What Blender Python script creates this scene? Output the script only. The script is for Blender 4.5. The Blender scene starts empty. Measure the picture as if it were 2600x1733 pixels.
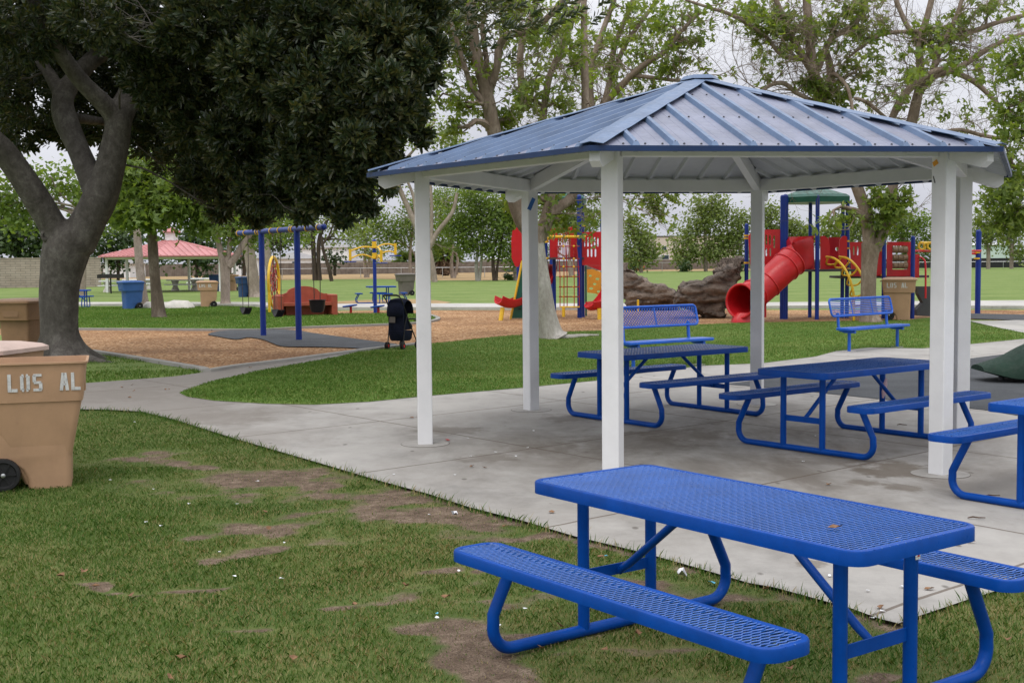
import bpy, bmesh, math, random
import numpy as np
from mathutils import Vector, Matrix
PI = math.pi
random.seed(7)
RNG = np.random.default_rng(11)
scene = bpy.context.scene
COL = scene.collection
# ------------------------------------------------------------------ camera
FPX, PITCH, ROLL, CH = 3145.1, 0.06286, 0.00885, 1.7519
cp, sp = math.cos(PITCH), math.sin(PITCH); cr, sr = math.cos(ROLL), math.sin(ROLL)
FW = Vector((0, cp, -sp)); U0 = Vector((0, sp, cp)); R0 = Vector((1, 0, 0))
UP = cr*U0 + sr*R0; RT = cr*R0 - sr*U0
cam_d = bpy.data.cameras.new("camera"); cam = bpy.data.objects.new("camera", cam_d); COL.objects.link(cam)
cam_d.sensor_width = 36; cam_d.lens = FPX/2600*36; cam_d.clip_end = 5000; cam_d.clip_start = .1
m = Matrix((RT, UP, -FW)).transposed().to_4x4(); m.translation = (0, 0, CH); cam.matrix_world = m
scene.camera = cam
def S(y): return .00872*(min(max(y, -5), 18)-12)      # the paving falls gently towards the viewer
def ray(px, py): return FW*FPX + RT*(px-1300) - UP*(py-866.5)
def G(px, py, dz=0.):
    d = ray(px, py); z = 0.
    for _ in range(25):
        t = (z+dz-CH)/d.z; y = t*d.y; z = S(y)
    return Vector((t*d.x, t*d.y, z+dz))
def P(px, py, Y):
    d = ray(px, py); t = Y/d.y
    return Vector((t*d.x, Y, CH+t*d.z))
def pm(Y): return FPX/Y           # photo pixels per metre at depth Y

# ------------------------------------------------------------------ materials
MATS = {}
def newmat(name):
    mt = bpy.data.materials.new(name); mt.use_nodes = True
    nt = mt.node_tree; b = nt.nodes['Principled BSDF']; MATS[name] = mt
    return mt, nt, b
def N(nt, t, **k):
    n = nt.nodes.new(t)
    for a, b in k.items():
        if a.startswith('i_'): n.inputs[a[2:].replace('_', ' ')].default_value = b
        else: setattr(n, a, b)
    return n
def L(nt, a, b): nt.links.new(a, b)
def ramp(nt, src, stops):
    r = nt.nodes.new('ShaderNodeValToRGB'); L(nt, src, r.inputs[0])
    e = r.color_ramp.elements
    while len(e) > 1: e.remove(e[-1])
    e[0].position = stops[0][0]; e[0].color = (*stops[0][1], 1)
    for p, c in stops[1:]:
        q = e.new(p); q.color = (*c, 1)
    return r.outputs[0]
def coords(nt, obj=True, scale=(1, 1, 1), rot=(0, 0, 0), loc=(0, 0, 0)):
    tc = N(nt, 'ShaderNodeTexCoord'); mp = N(nt, 'ShaderNodeMapping')
    mp.inputs['Scale'].default_value = scale; mp.inputs['Rotation'].default_value = rot; mp.inputs['Location'].default_value = loc
    L(nt, tc.outputs['Object' if obj else 'Generated'], mp.inputs[0]); return mp.outputs[0]
def noise(nt, co, scale, detail=4, rough=.6, dist=0):
    n = N(nt, 'ShaderNodeTexNoise'); n.inputs['Scale'].default_value = scale; n.inputs['Detail'].default_value = detail
    n.inputs['Roughness'].default_value = rough; n.inputs['Distortion'].default_value = dist
    if co is not None: L(nt, co, n.inputs['Vector'])
    return n.outputs['Fac']
def mix(nt, fac, a, b, mode='MIX'):
    n = N(nt, 'ShaderNodeMix', data_type='RGBA', blend_type=mode)
    for s, v in ((0, fac), (6, a), (7, b)):
        if isinstance(v, (int, float)): n.inputs[s].default_value = v
        elif isinstance(v, tuple): n.inputs[s].default_value = (*v, 1)
        else: L(nt, v, n.inputs[s])
    return n.outputs[2]
def math_(nt, op, a, b=None, c=None):
    n = N(nt, 'ShaderNodeMath', operation=op)
    for i, v in enumerate((a, b, c)):
        if v is None: continue
        if isinstance(v, (int, float)): n.inputs[i].default_value = v
        else: L(nt, v, n.inputs[i])
    return n.outputs[0]
def bump(nt, b, h, strength=.3, dist=.01):
    n = N(nt, 'ShaderNodeBump'); n.inputs['Strength'].default_value = strength; n.inputs['Distance'].default_value = dist
    L(nt, h, n.inputs['Height']); L(nt, n.outputs[0], b.inputs['Normal'])
def paint(name, c, rough=.4, wear=.12, scale=6, spec=.5, dirt=None, bmp=.0, metal=0, coat=0):
    """painted or moulded surface with faint blotches, grime and scuffs"""
    mt, nt, b = newmat(name); co = coords(nt)
    n1 = noise(nt, co, scale, 5, .65); n2 = noise(nt, co, scale*7, 3, .7)
    dk = tuple(x*(1-wear*1.6) for x in c); lt = tuple(min(1, x*(1+wear)) for x in c)
    col = ramp(nt, n1, [(.3, dk), (.55, c), (.75, lt)])
    d = dirt or tuple(x*.5+.03 for x in c)
    f = ramp(nt, n2, [(.60, (0, 0, 0)), (.78, (wear*2.5,)*3)])
    col = mix(nt, f, col, d)
    L(nt, col, b.inputs['Base Color'])
    r = ramp(nt, n2, [(.3, (rough*.8,)*3), (.7, (min(1, rough*1.25),)*3)]); L(nt, r, b.inputs['Roughness'])
    b.inputs['Specular IOR Level'].default_value = spec; b.inputs['Metallic'].default_value = metal
    b.inputs['Coat Weight'].default_value = coat; b.inputs['Coat Roughness'].default_value = .15
    if bmp: bump(nt, b, n2, bmp, .004)
    return mt
BLUE = paint('table_blue', (.0012, .056, .31), .34, .16, 4, .14, (.010, .05, .20), .2)
BLUEMESH = paint('mesh_blue_sky_sheen', (.008, .095, .40), .30, .14, 5, .9, (.010, .05, .20), .0, 0, .3)  # table blue with a lighter base, painting in the sky's sheen on the mesh
BLUE2 = paint('play_blue', (.004, .030, .25), .38, .1, 3, .4)
BENCHBLUE = paint('bench_blue', (.008, .10, .50), .32, .12, 3, .5, None, .1)
ROOFBLUE = paint('roof_blue', (.105, .165, .285), .42, .15, 2.2, .5, (.16, .17, .22), .05)
ROOFPAN = paint('dusty_roof_pan', (.19, .205, .285), .45, .2, 1.6, .5, (.24, .20, .19), .05)
TRIMBLUE = paint('trim_blue', (.006, .028, .10), .42, .15, 3, .4)
ROOFUNDER = paint('roof_underside', (.50, .52, .55), .5, .08, 2)
WHITE = paint('white_paint', (.74, .74, .75), .5, .05, 2.5, .4, (.50, .47, .42), .15)
REDP = paint('red_plastic', (.55, .012, .018), .36, .12, 2, .5, (.45, .03, .04))
YEL = paint('yellow_paint', (.76, .47, .02), .38, .1, 4)
ORANGE = paint('orange_plastic', (.75, .33, .03), .4, .08, 4)
GREENP = paint('green_plastic', (.010, .12, .085), .4, .12, 3)
DKGREEN = paint('dark_green_plastic', (.004, .026, .014), .6, .2, 3, .25)
TAN = paint('tan_plastic', (.43, .265, .16), .5, .09, 3, .4, (.28, .15, .08), .12)
BROWNCAN = paint('brown_plastic', (.30, .175, .095), .5, .12, 3, .4)
PALELID = paint('pale_lid_plastic', (.50, .38, .33), .55, .12, 3, .4)
BLUECAN = paint('recycling_blue', (.035, .10, .30), .5, .12, 3, .4)
NAVYCAN = paint('navy_plastic', (.015, .05, .15), .5, .12, 3, .4)
GREYCAN = paint('grey_plastic', (.14, .12, .11), .5, .12, 3, .4)
BLACK = paint('black_rubber', (.012, .012, .013), .55, .3, 6, .4)
NAVYCLOTH = paint('navy_cloth', (.006, .009, .025), .8, .3, 8, .2)
CHROME = paint('galvanised_steel', (.45, .46, .47), .35, .1, 5, .5, None, 0, .8)
LETTER = paint('stencil_paint', (.62, .62, .62), .7, .2, 25, .3, (.52, .34, .22))
BRICKRED = paint('red_concrete', (.33, .075, .045), .6, .15, 4, .3, None, .3)
ROOFRED = paint('roof_red', (.48, .19, .19), .5, .1, .6)
CHAIN = paint('rusty_chain', (.06, .045, .04), .6, .4, 30)
RUST = paint('grill_black', (.02, .018, .017), .7, .3, 8)
BROWNCYL = paint('brown_cylinder', (.26, .17, .10), .6, .2, 12)
ROPE = paint('red_rope', (.33, .02, .02), .7, .2, 20)
PAPER = paint('white_paper', (.75, .76, .78), .7, .05, 20)
CYANP = paint('cyan_wrapper', (.10, .42, .60), .5, .1, 20)
DRYLEAF = paint('dry_leaf', (.24, .125, .06), .8, .3, 12)
REDSCRAP = paint('red_wrapper', (.5, .02, .02), .5, .1, 20)
STICK = paint('stick_bark', (.10, .06, .04), .9, .3, 20)
TAPEB = paint('blue_tape', (.015, .12, .42), .5, .1, 20)
SILVER = paint('foil', (.6, .6, .62), .25, .2, 20, .5, None, .3, .9)

def bark(name, a, b_, c_, scale=3, bmp=.6, stretch=3):
    mt, nt, b = newmat(name); co = coords(nt, scale=(1, 1, 1/stretch))
    n1 = noise(nt, co, scale, 6, .7, .3); n2 = noise(nt, co, scale*6, 6, .75); n3 = noise(nt, coords(nt), 1.3, 2)
    col = ramp(nt, n1, [(.32, a), (.5, b_), (.68, c_)])
    col = mix(nt, ramp(nt, n2, [(.45, (0, 0, 0)), (.7, (.6,)*3)]), col, tuple(x*.55 for x in a))
    col = mix(nt, ramp(nt, n3, [(.35, (.35,)*3), (.65, (0, 0, 0))]), col, tuple(x*.8 for x in b_))
    L(nt, col, b.inputs['Base Color']); b.inputs['Roughness'].default_value = .85; b.inputs['Specular IOR Level'].default_value = .2
    bump(nt, b, mix(nt, .5, n1, n2), bmp, .03); return mt
BARK_FIG = bark('fig_bark', (.055, .048, .042), (.115, .103, .092), (.20, .185, .165), 4.5, 1., 1.3)
BARK_SYC = bark('sycamore_bark', (.16, .115, .085), (.27, .21, .165), (.40, .33, .27), 3.5, .6, 2.5)
BARK_WHITE = bark('white_bark', (.30, .27, .24), (.45, .42, .38), (.56, .53, .50), 3, .5, 2)
BARK_PALE = bark('pale_bark', (.20, .16, .13), (.32, .26, .22), (.45, .38, .33), 3, .5, 2)
BARK_DARK = bark('dark_bark', (.04, .028, .022), (.075, .055, .042), (.12, .09, .07), 4, .6, 2.5)
THATCH = bark('dead_palm_thatch', (.05, .03, .02), (.14, .085, .05), (.24, .16, .10), 2, .9, .4)

def leafmat(name, c1, c2, c3, rough=.5, trans=.35, spec=.4, tc=None):
    mt, nt, b = newmat(name)
    g = N(nt, 'ShaderNodeNewGeometry')
    n1 = noise(nt, coords(nt), 1.1, 3)
    f = math_(nt, 'ADD', math_(nt, 'MULTIPLY', g.outputs['Random Per Island'], .6), math_(nt, 'MULTIPLY', n1, .45))
    col = ramp(nt, f, [(.15, c1), (.5, c2), (.88, c3)])
    L(nt, col, b.inputs['Base Color']); b.inputs['Roughness'].default_value = rough; b.inputs['Specular IOR Level'].default_value = spec
    t = N(nt, 'ShaderNodeBsdfTranslucent'); tcol = mix(nt, 1.0, col, tc or (1.6, 1.5, .6), 'MULTIPLY'); L(nt, tcol, t.inputs[0])
    ms = N(nt, 'ShaderNodeMixShader'); ms.inputs[0].default_value = trans
    L(nt, b.outputs[0], ms.inputs[1]); L(nt, t.outputs[0], ms.inputs[2]); L(nt, ms.outputs[0], nt.nodes['Material Output'].inputs[0])
    return mt
LEAF_FIG = leafmat('fig_leaves', (.020, .036, .017), (.036, .058, .024), (.11, .105, .032), .36, .18, .6)
LEAF_SYC = leafmat('sycamore_leaves', (.095, .15, .03), (.15, .22, .045), (.24, .30, .08), .5, .5)
LEAF_MID = leafmat('fresh_green_leaves', (.085, .14, .030), (.13, .20, .042), (.20, .27, .065), .55, .42)
LEAF_PALE = leafmat('pale_green_leaves', (.13, .175, .055), (.18, .24, .075), (.25, .31, .11), .55, .4)
LEAF_DARK = leafmat('dark_green_leaves', (.026, .05, .02), (.045, .08, .028), (.08, .12, .04), .5, .25)
LEAF_FAR = leafmat('far_tree_leaves', (.11, .155, .045), (.16, .215, .065), (.23, .28, .10), .6, .38)
LEAF_PALM = leafmat('fan_palm_leaves', (.05, .09, .02), (.08, .13, .03), (.12, .17, .05), .5, .2)

# grounds
def lawnmat(name, c1, c2, c3, dirt=False, stripes=0, fine=60., bstr=.5):
    mt, nt, b = newmat(name); co = coords(nt)
    n1 = noise(nt, co, .5, 4, .6); n2 = noise(nt, co, 4., 5, .7); n3 = noise(nt, co, fine, 3, .8)
    f = math_(nt, 'ADD', math_(nt, 'MULTIPLY', n1, .45), math_(nt, 'ADD', math_(nt, 'MULTIPLY', n2, .35), math_(nt, 'MULTIPLY', n3, .2)))
    if stripes:
        w = N(nt, 'ShaderNodeTexWave'); w.inputs['Scale'].default_value = stripes; w.inputs['Distortion'].default_value = 2.5; w.inputs['Detail'].default_value = 2
        L(nt, coords(nt, rot=(0, 0, PI/2+.05)), w.inputs[0])
        f = math_(nt, 'ADD', f, math_(nt, 'MULTIPLY', math_(nt, 'SUBTRACT', w.outputs['Fac'], .5), .07))
    col = ramp(nt, f, [(.36, c1), (.5, c2), (.64, c3)])
    if dirt:
        at = N(nt, 'ShaderNodeAttribute'); at.attribute_name = 'dirt'
        d1 = ramp(nt, noise(nt, co, 9, 6, .75), [(.32, (.085, .058, .040)), (.52, (.17, .122, .088)), (.7, (.30, .23, .17))])
        d1 = mix(nt, ramp(nt, noise(nt, co, 85, 3, .8), [(.40, (.8,)*3), (.5, (0, 0, 0))]), d1, (.055, .038, .026)); d1 = mix(nt, ramp(nt, noise(nt, co, 120, 2, .8), [(.62, (0, 0, 0)), (.68, (.7,)*3)]), d1, (.42, .34, .26))
        df = ramp(nt, math_(nt, 'ADD', at.outputs['Fac'], math_(nt, 'MULTIPLY', math_(nt, 'SUBTRACT', n2, .5), .5)), [(.35, (0, 0, 0)), (.6, (1, 1, 1))])
        col = mix(nt, df, col, d1)
    L(nt, col, b.inputs['Base Color']); b.inputs['Roughness'].default_value = .9; b.inputs['Specular IOR Level'].default_value = .15
    bump(nt, b, mix(nt, .5, n3, n2), bstr*(1.8 if dirt else 1), .03); return mt
LAWN_NEAR = lawnmat('worn_lawn', (.065, .10, .026), (.105, .135, .038), (.18, .165, .068), True)
LAWN_FRESH = lawnmat('fresh_lawn', (.075, .145, .024), (.11, .185, .034), (.19, .225, .065))
FIELD = lawnmat('mown_field', (.105, .165, .038), (.145, .205, .052), (.21, .255, .085), False, .045, 12, .3)
DRYGRASS = lawnmat('dry_grass', (.20, .13, .06), (.32, .22, .11), (.42, .31, .17), False, 0, 6)
def chipmat():
    mt, nt, b = newmat('wood_chips'); co = coords(nt)
    v = N(nt, 'ShaderNodeTexVoronoi'); v.inputs['Scale'].default_value = 26; v.inputs['Randomness'].default_value = 1
    L(nt, coords(nt, scale=(1, .6, 1)), v.inputs['Vector'])
    sep = N(nt, 'ShaderNodeSeparateColor'); L(nt, v.outputs['Color'], sep.inputs[0])
    col = ramp(nt, sep.outputs[0], [(.0, (.15, .075, .032)), (.35, (.33, .175, .08)), (.7, (.46, .27, .135)), (1, (.62, .43, .26))])
    n1 = noise(nt, co, .35, 4, .6)
    col = mix(nt, ramp(nt, n1, [(.42, (0, 0, 0)), (.62, (.55,)*3)]), col, (.16, .075, .035), 'MIX')
    L(nt, col, b.inputs['Base Color']); b.inputs['Roughness'].default_value = .9; b.inputs['Specular IOR Level'].default_value = .15
    bump(nt, b, v.outputs['Distance'], .9, .03); return mt
CHIPS = chipmat()
def rubbermat():
    mt, nt, b = newmat('rubber_surface'); co = coords(nt)
    n1 = noise(nt, co, 1.2, 4, .6); n2 = noise(nt, co, 90, 2, .8)
    col = ramp(nt, n1, [(.35, (.030, .034, .040)), (.65, (.055, .06, .068))])
    col = mix(nt, ramp(nt, n2, [(.62, (0, 0, 0)), (.72, (.7,)*3)]), col, (.16, .16, .16))
    L(nt, col, b.inputs['Base Color']); b.inputs['Roughness'].default_value = .85; bump(nt, b, n2, .5, .01); return mt
RUBBER = rubbermat()
def concmat(name, joints=False, base=(.36, .345, .325)):
    mt, nt, b = newmat(name); co = coords(nt)
    n1 = noise(nt, co, .45, 5, .65); n2 = noise(nt, co, 3.2, 6, .72); n3 = noise(nt, co, 70, 3, .8)
    d = tuple(x*.74 for x in base); l = tuple(x*1.13 for x in base)
    f = math_(nt, 'ADD', math_(nt, 'MULTIPLY', n1, .6), math_(nt, 'MULTIPLY', n2, .4))
    col = ramp(nt, f, [(.38, d), (.5, base), (.62, l)])
    # gum spots and speckles
    v = N(nt, 'ShaderNodeTexVoronoi'); v.inputs['Scale'].default_value = 3.1; L(nt, coords(nt, scale=(1, .55, 1)), v.inputs['Vector'])
    sp_ = ramp(nt, v.outputs['Distance'], [(.05, (1, 1, 1)), (.085, (0, 0, 0))])
    col = mix(nt, math_(nt, 'MULTIPLY', sp_, .75), col, (.10, .09, .08))
    col = mix(nt, ramp(nt, n3, [(.62, (0, 0, 0)), (.75, (.35,)*3)]), col, tuple(x*.55 for x in base))
    st = noise(nt, coords(nt, scale=(1, .55, 1), loc=(3, 1, 0)), 1.05, 5, .7, .4)
    if joints:
        # foot traffic and spill stains under the shelter, worn into the slab round its middle
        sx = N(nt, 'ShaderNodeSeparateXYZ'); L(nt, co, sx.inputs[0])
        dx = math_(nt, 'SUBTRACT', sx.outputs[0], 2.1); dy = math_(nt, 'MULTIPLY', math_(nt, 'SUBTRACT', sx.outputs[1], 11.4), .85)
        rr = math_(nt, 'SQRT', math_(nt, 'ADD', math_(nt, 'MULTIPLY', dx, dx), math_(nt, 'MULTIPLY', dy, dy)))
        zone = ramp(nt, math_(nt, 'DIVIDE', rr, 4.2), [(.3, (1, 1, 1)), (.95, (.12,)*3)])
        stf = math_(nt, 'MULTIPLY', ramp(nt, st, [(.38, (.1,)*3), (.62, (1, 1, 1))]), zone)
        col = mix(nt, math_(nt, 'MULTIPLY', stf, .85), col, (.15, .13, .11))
        for sx0, sy0, rr0, k0_ in SPOTS:
            ex = math_(nt, 'SUBTRACT', sx.outputs[0], sx0); ey = math_(nt, 'SUBTRACT', sx.outputs[1], sy0)
            dq = math_(nt, 'DIVIDE', math_(nt, 'SQRT', math_(nt, 'ADD', math_(nt, 'MULTIPLY', ex, ex), math_(nt, 'MULTIPLY', ey, ey))), rr0)
            sf = ramp(nt, math_(nt, 'ADD', dq, math_(nt, 'MULTIPLY', math_(nt, 'SUBTRACT', n2, .5), 2.6)), [(.45, (k0_,)*3), (.8, (0, 0, 0))])
            col = mix(nt, sf, col, (.13, .105, .08))
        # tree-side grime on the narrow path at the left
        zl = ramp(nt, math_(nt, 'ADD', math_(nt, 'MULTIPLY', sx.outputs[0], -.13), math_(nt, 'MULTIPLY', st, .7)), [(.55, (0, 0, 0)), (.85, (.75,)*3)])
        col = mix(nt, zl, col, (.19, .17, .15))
        th = math.radians(40)
        mp = coords(nt, rot=(0, 0, -th)); s2 = N(nt, 'ShaderNodeSeparateXYZ'); L(nt, mp, s2.inputs[0])
        wob = math_(nt, 'MULTIPLY', math_(nt, 'SUBTRACT', noise(nt, co, 3, 2), .5), .03)
        lines = None
        for ch, off, pitch in ((0, 7.68, 2.75), (1, 8.83, 2.62)):
            a = math_(nt, 'ADD', math_(nt, 'SUBTRACT', s2.outputs[ch], off), wob)
            a = math_(nt, 'ABSOLUTE', math_(nt, 'SUBTRACT', math_(nt, 'FRACT', math_(nt, 'ADD', math_(nt, 'DIVIDE', a, pitch), .5)), .5))
            a = math_(nt, 'LESS_THAN', a, .013/pitch)
            lines = a if lines is None else math_(nt, 'MAXIMUM', lines, a)
        col = mix(nt, math_(nt, 'MULTIPLY', lines, .8), col, (.11, .085, .065))
    L(nt, col, b.inputs['Base Color']); b.inputs['Roughness'].default_value = .85; b.inputs['Specular IOR Level'].default_value = .25
    bump(nt, b, n3, .25, .01); return mt
SPOTS = [(G(a, b).x, G(a, b).y, r, k) for a, b, r, k in ((2290, 1192, .55, .75), (2185, 1225, .2, .6), (2300, 1238, .2, .6), (1140, 1092, .5, .45), (1360, 1136, .5, .35), (1240, 1163, .35, .4), (1600, 1120, .9, .4), (2060, 1430, .13, .6), (1740, 1105, .7, .5), (2100, 1160, .6, .4), (1450, 1060, .5, .4), (560, 1060, .9, .35), (300, 1000, 1.4, .4))]
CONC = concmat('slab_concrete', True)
CONC2 = concmat('path_concrete', False, (.44, .425, .40))
KERBM = concmat('kerb_concrete', False, (.30, .29, .27))
FOOTM = concmat('footing_concrete', False, (.335, .32, .30)); JOINTM = paint('joint_dirt', (.13, .115, .10), .9)
def rockmat():
    mt, nt, b = newmat('sculpted_rock'); co = coords(nt)
    n1 = noise(nt, coords(nt, scale=(1, 1, 2.5)), 1.6, 7, .7, .6); n2 = noise(nt, co, 9, 5, .7)
    col = ramp(nt, n1, [(.34, (.045, .033, .027)), (.46, (.13, .10, .08)), (.55, (.19, .145, .115)), (.7, (.29, .235, .19))])
    L(nt, col, b.inputs['Base Color']); b.inputs['Roughness'].default_value = .85
    bump(nt, b, mix(nt, .4, n1, n2), 1., .16); return mt
ROCK = rockmat()
def blockmat(name, c, mortar, sx, sz, rough=.85):
    mt, nt, b = newmat(name); tc = N(nt, 'ShaderNodeTexCoord'); s = N(nt, 'ShaderNodeSeparateXYZ'); L(nt, tc.outputs['Object'], s.inputs[0])
    cb = N(nt, 'ShaderNodeCombineXYZ'); L(nt, s.outputs[0], cb.inputs[0]); L(nt, s.outputs[2], cb.inputs[1])
    br = N(nt, 'ShaderNodeTexBrick'); L(nt, cb.outputs[0], br.inputs[0]); br.inputs['Scale'].default_value = 1
    br.inputs['Brick Width'].default_value = sx; br.inputs['Row Height'].default_value = sz; br.inputs['Mortar Size'].default_value = .02
    br.inputs['Color1'].default_value = (*c, 1); br.inputs['Color2'].default_value = (*[x*.85 for x in c], 1); br.inputs['Mortar'].default_value = (*mortar, 1)
    n = noise(nt, coords(nt), 1.2, 5, .6); col = mix(nt, .25, br.outputs[0], ramp(nt, n, [(.3, (.1, .09, .08)), (.7, (.5, .46, .4))]))
    L(nt, col, b.inputs['Base Color']); b.inputs['Roughness'].default_value = rough; return mt
BLOCK = blockmat('block_wall', (.38, .31, .25), (.14, .12, .10), .8, .2)
FENCEW = blockmat('board_fence', (.13, .095, .075), (.03, .02, .018), .3, 4.)
STUCCO = paint('white_stucco', (.75, .76, .78), .8, .06, .3, .2)
BEIGE = paint('beige_stucco', (.55, .49, .42), .8, .06, .3, .2)
GREYGREEN = paint('grey_green_siding', (.42, .47, .44), .7, .06, .3, .2)
TEAL = paint('pale_teal_siding', (.50, .60, .56), .7, .06, .3, .2)
ROOFGREY = paint('grey_shingle', (.30, .29, .29), .8, .12, .8, .2)
DKTRIM = paint('dark_trim', (.06, .06, .065), .6, .1, 2)
GLASSD = paint('dark_window_glass', (.03, .05, .06), .15, .1, 2)
SCREEN = paint('black_screen', (.012, .013, .015), .8, .2, 1)
RUSTDOOR = paint('rust_orange', (.35, .10, .04), .7, .1, 1)
BOULDER = paint('pale_boulder', (.55, .52, .48), .8, .15, 3, .3, None, .5)
SHINGLE = None
def shinglemat():
    mt, nt, b = newmat('green_scallop_roof')
    v = N(nt, 'ShaderNodeTexVoronoi'); v.inputs['Scale'].default_value = 5.5; v.inputs['Randomness'].default_value = .15
    L(nt, coords(nt, scale=(1, 1, 1.4)), v.inputs['Vector'])
    c = ramp(nt, v.outputs['Distance'], [(.1, (.05, .22, .165)), (.62, (.015, .085, .06))]); L(nt, c, b.inputs['Base Color'])
    b.inputs['Roughness'].default_value = .45; bump(nt, b, v.outputs['Distance'], .8, .03); return mt
SHINGLE = shinglemat()

# ------------------------------------------------------------------ mesh helper
class MB:
    def __init__(s): s.v = []; s.f = []
    def add(s, vs, fs):
        o = len(s.v); s.v += [tuple(v) for v in vs]; s.f += [tuple(i+o for i in f) for f in fs]; return s
    def box(s, c, size, rot=None, bev=0):
        x, y, z = [q/2 for q in size]; M = rot or Matrix.Identity(3)
        if bev > 0:
            b = min(bev, x*.9, y*.9, z*.9); vs = []
            for (a, bb, cc) in ((x-b, y-b, -z), (x-b, y, -z+b), (x, y-b, -z+b), (x, y-b, z-b), (x-b, y, z-b), (x-b, y-b, z)): pass
            # bevelled box as convex rings
            rings = [(x-b, y-b, -z), (x, y, -z+b), (x, y, z-b), (x-b, y-b, z)]
            vv = []; 
            for (rx, ry, rz) in rings:
                k = b if (rx == x) else b*.4
                for (px, py) in ((rx-k, -ry), (rx, -ry+k), (rx, ry-k), (rx-k, ry), (-rx+k, ry), (-rx, ry-k), (-rx, -ry+k), (-rx+k, -ry)):
                    vv.append(M @ Vector((px, py, rz)) + Vector(c))
            fs = [tuple(range(7, -1, -1)), tuple(range(24, 32))]
            for r in range(3):
                for i in range(8): j = (i+1) % 8; fs.append((r*8+i, r*8+j, (r+1)*8+j, (r+1)*8+i))
            return s.add(vv, fs)
        vs = [M @ Vector((a*x, b*y, cc*z)) + Vector(c) for cc in (-1, 1) for a, b in ((-1, -1), (1, -1), (1, 1), (-1, 1))]
        return s.add(vs, [(3, 2, 1, 0), (4, 5, 6, 7), (0, 1, 5, 4), (1, 2, 6, 5), (2, 3, 7, 6), (3, 0, 4, 7)])
    def tube(s, pts, r, sides=10, caps=True, closed=False):
        pts = [Vector(p) for p in pts]; n = len(pts)
        if not isinstance(r, (list, tuple)): r = [r]*n
        t0 = (pts[1]-pts[0]).normalized(); up = Vector((0, 0, 1)) if abs(t0.z) < .9 else Vector((1, 0, 0))
        a = t0.cross(up).normalized(); vs = []; fs = []
        for i, p in enumerate(pts):
            if closed: t = (pts[(i+1) % n]-pts[i-1]).normalized()
            else: t = (pts[min(i+1, n-1)]-pts[max(i-1, 0)]).normalized()
            a = (a - t*a.dot(t)); a = a.normalized() if a.length > 1e-6 else t.orthogonal().normalized(); b = t.cross(a)
            for k in range(sides):
                an = 2*PI*k/sides; vs.append(p + (a*math.cos(an)+b*math.sin(an))*r[i])
        for i in range(n if closed else n-1):
            j = (i+1) % n
            for k in range(sides): l = (k+1) % sides; fs.append((i*sides+k, i*sides+l, j*sides+l, j*sides+k))
        if caps and not closed: fs.append(tuple(range(sides-1, -1, -1))); fs.append(tuple((n-1)*sides+k for k in range(sides)))
        return s.add(vs, fs)
    def prism(s, poly, z0, z1):
        n = len(poly); vs = [(p[0], p[1], z0) for p in poly]+[(p[0], p[1], z1) for p in poly]
        fs = [tuple(range(n-1, -1, -1)), tuple(range(n, 2*n))]+[(i, (i+1) % n, n+(i+1) % n, n+i) for i in range(n)]
        return s.add(vs, fs)
    def slab(s, poly, axis, a0, a1):
        """2D polygon extruded along x or y; poly in (other horizontal, z)"""
        n = len(poly); f = (lambda p, a: (a, p[0], p[1])) if axis == 'x' else (lambda p, a: (p[0], a, p[1]))
        vs = [f(p, a0) for p in poly]+[f(p, a1) for p in poly]
        return s.add(vs, [tuple(range(n-1, -1, -1)), tuple(range(n, 2*n))]+[(i, (i+1) % n, n+(i+1) % n, n+i) for i in range(n)])
    def loft(s, rings, cap0=True, cap1=True):
        n = len(rings[0]); vs = [v for r in rings for v in r]; fs = []
        for i in range(len(rings)-1):
            for k in range(n): l = (k+1) % n; fs.append((i*n+k, i*n+l, (i+1)*n+l, (i+1)*n+k))
        if cap0: fs.append(tuple(range(n-1, -1, -1)))
        if cap1: fs.append(tuple((len(rings)-1)*n+k for k in range(n)))
        return s.add(vs, fs)
    def lathe(s, prof, n=16, c=(0, 0, 0)):
        return s.loft([[(c[0]+r*math.cos(2*PI*k/n), c[1]+r*math.sin(2*PI*k/n), c[2]+z) for k in range(n)] for r, z in prof])
    def xf(s, M):
        s.v = [tuple(M @ Vector(v)) for v in s.v]; return s
    def build(s, name, mat, parent=None, smooth=False, world=False, tri=False):
        me = bpy.data.meshes.new(name); vs = s.v
        if world and parent is not None:
            inv = parent.matrix_world.inverted() if False else None
            l = parent.location; rz = parent.rotation_euler.z; M = Matrix.Rotation(-rz, 3, 'Z')
            vs = [tuple(M @ (Vector(v)-l)) for v in vs]
        me.from_pydata(vs, [], s.f); me.materials.append(mat)
        bm = bmesh.new(); bm.from_mesh(me); bmesh.ops.recalc_face_normals(bm, faces=bm.faces); bm.to_mesh(me); bm.free()
        if smooth:
            for p in me.polygons: p.use_smooth = True
            try: me.set_sharp_from_angle(angle=math.radians(smooth if smooth is not True else 40))
            except Exception: pass
        o = bpy.data.objects.new(name, me); COL.objects.link(o)
        if parent is not None: o.parent = parent
        return o
def fast_mesh(name, V, k, mat, parent=None, smooth=False):
    """V: (n*k,3) array of n separate k-gons"""
    me = bpy.data.meshes.new(name); n = len(V)//k
    me.vertices.add(len(V)); me.vertices.foreach_set('co', V.astype(np.float32).ravel())
    me.loops.add(n*k); me.loops.foreach_set('vertex_index', np.arange(n*k, dtype=np.int32))
    me.polygons.add(n); me.polygons.foreach_set('loop_start', np.arange(0, n*k, k, dtype=np.int32))
    me.update(calc_edges=True); me.materials.append(mat)
    o = bpy.data.objects.new(name, me); COL.objects.link(o)
    if parent is not None: o.parent = parent
    return o
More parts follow.
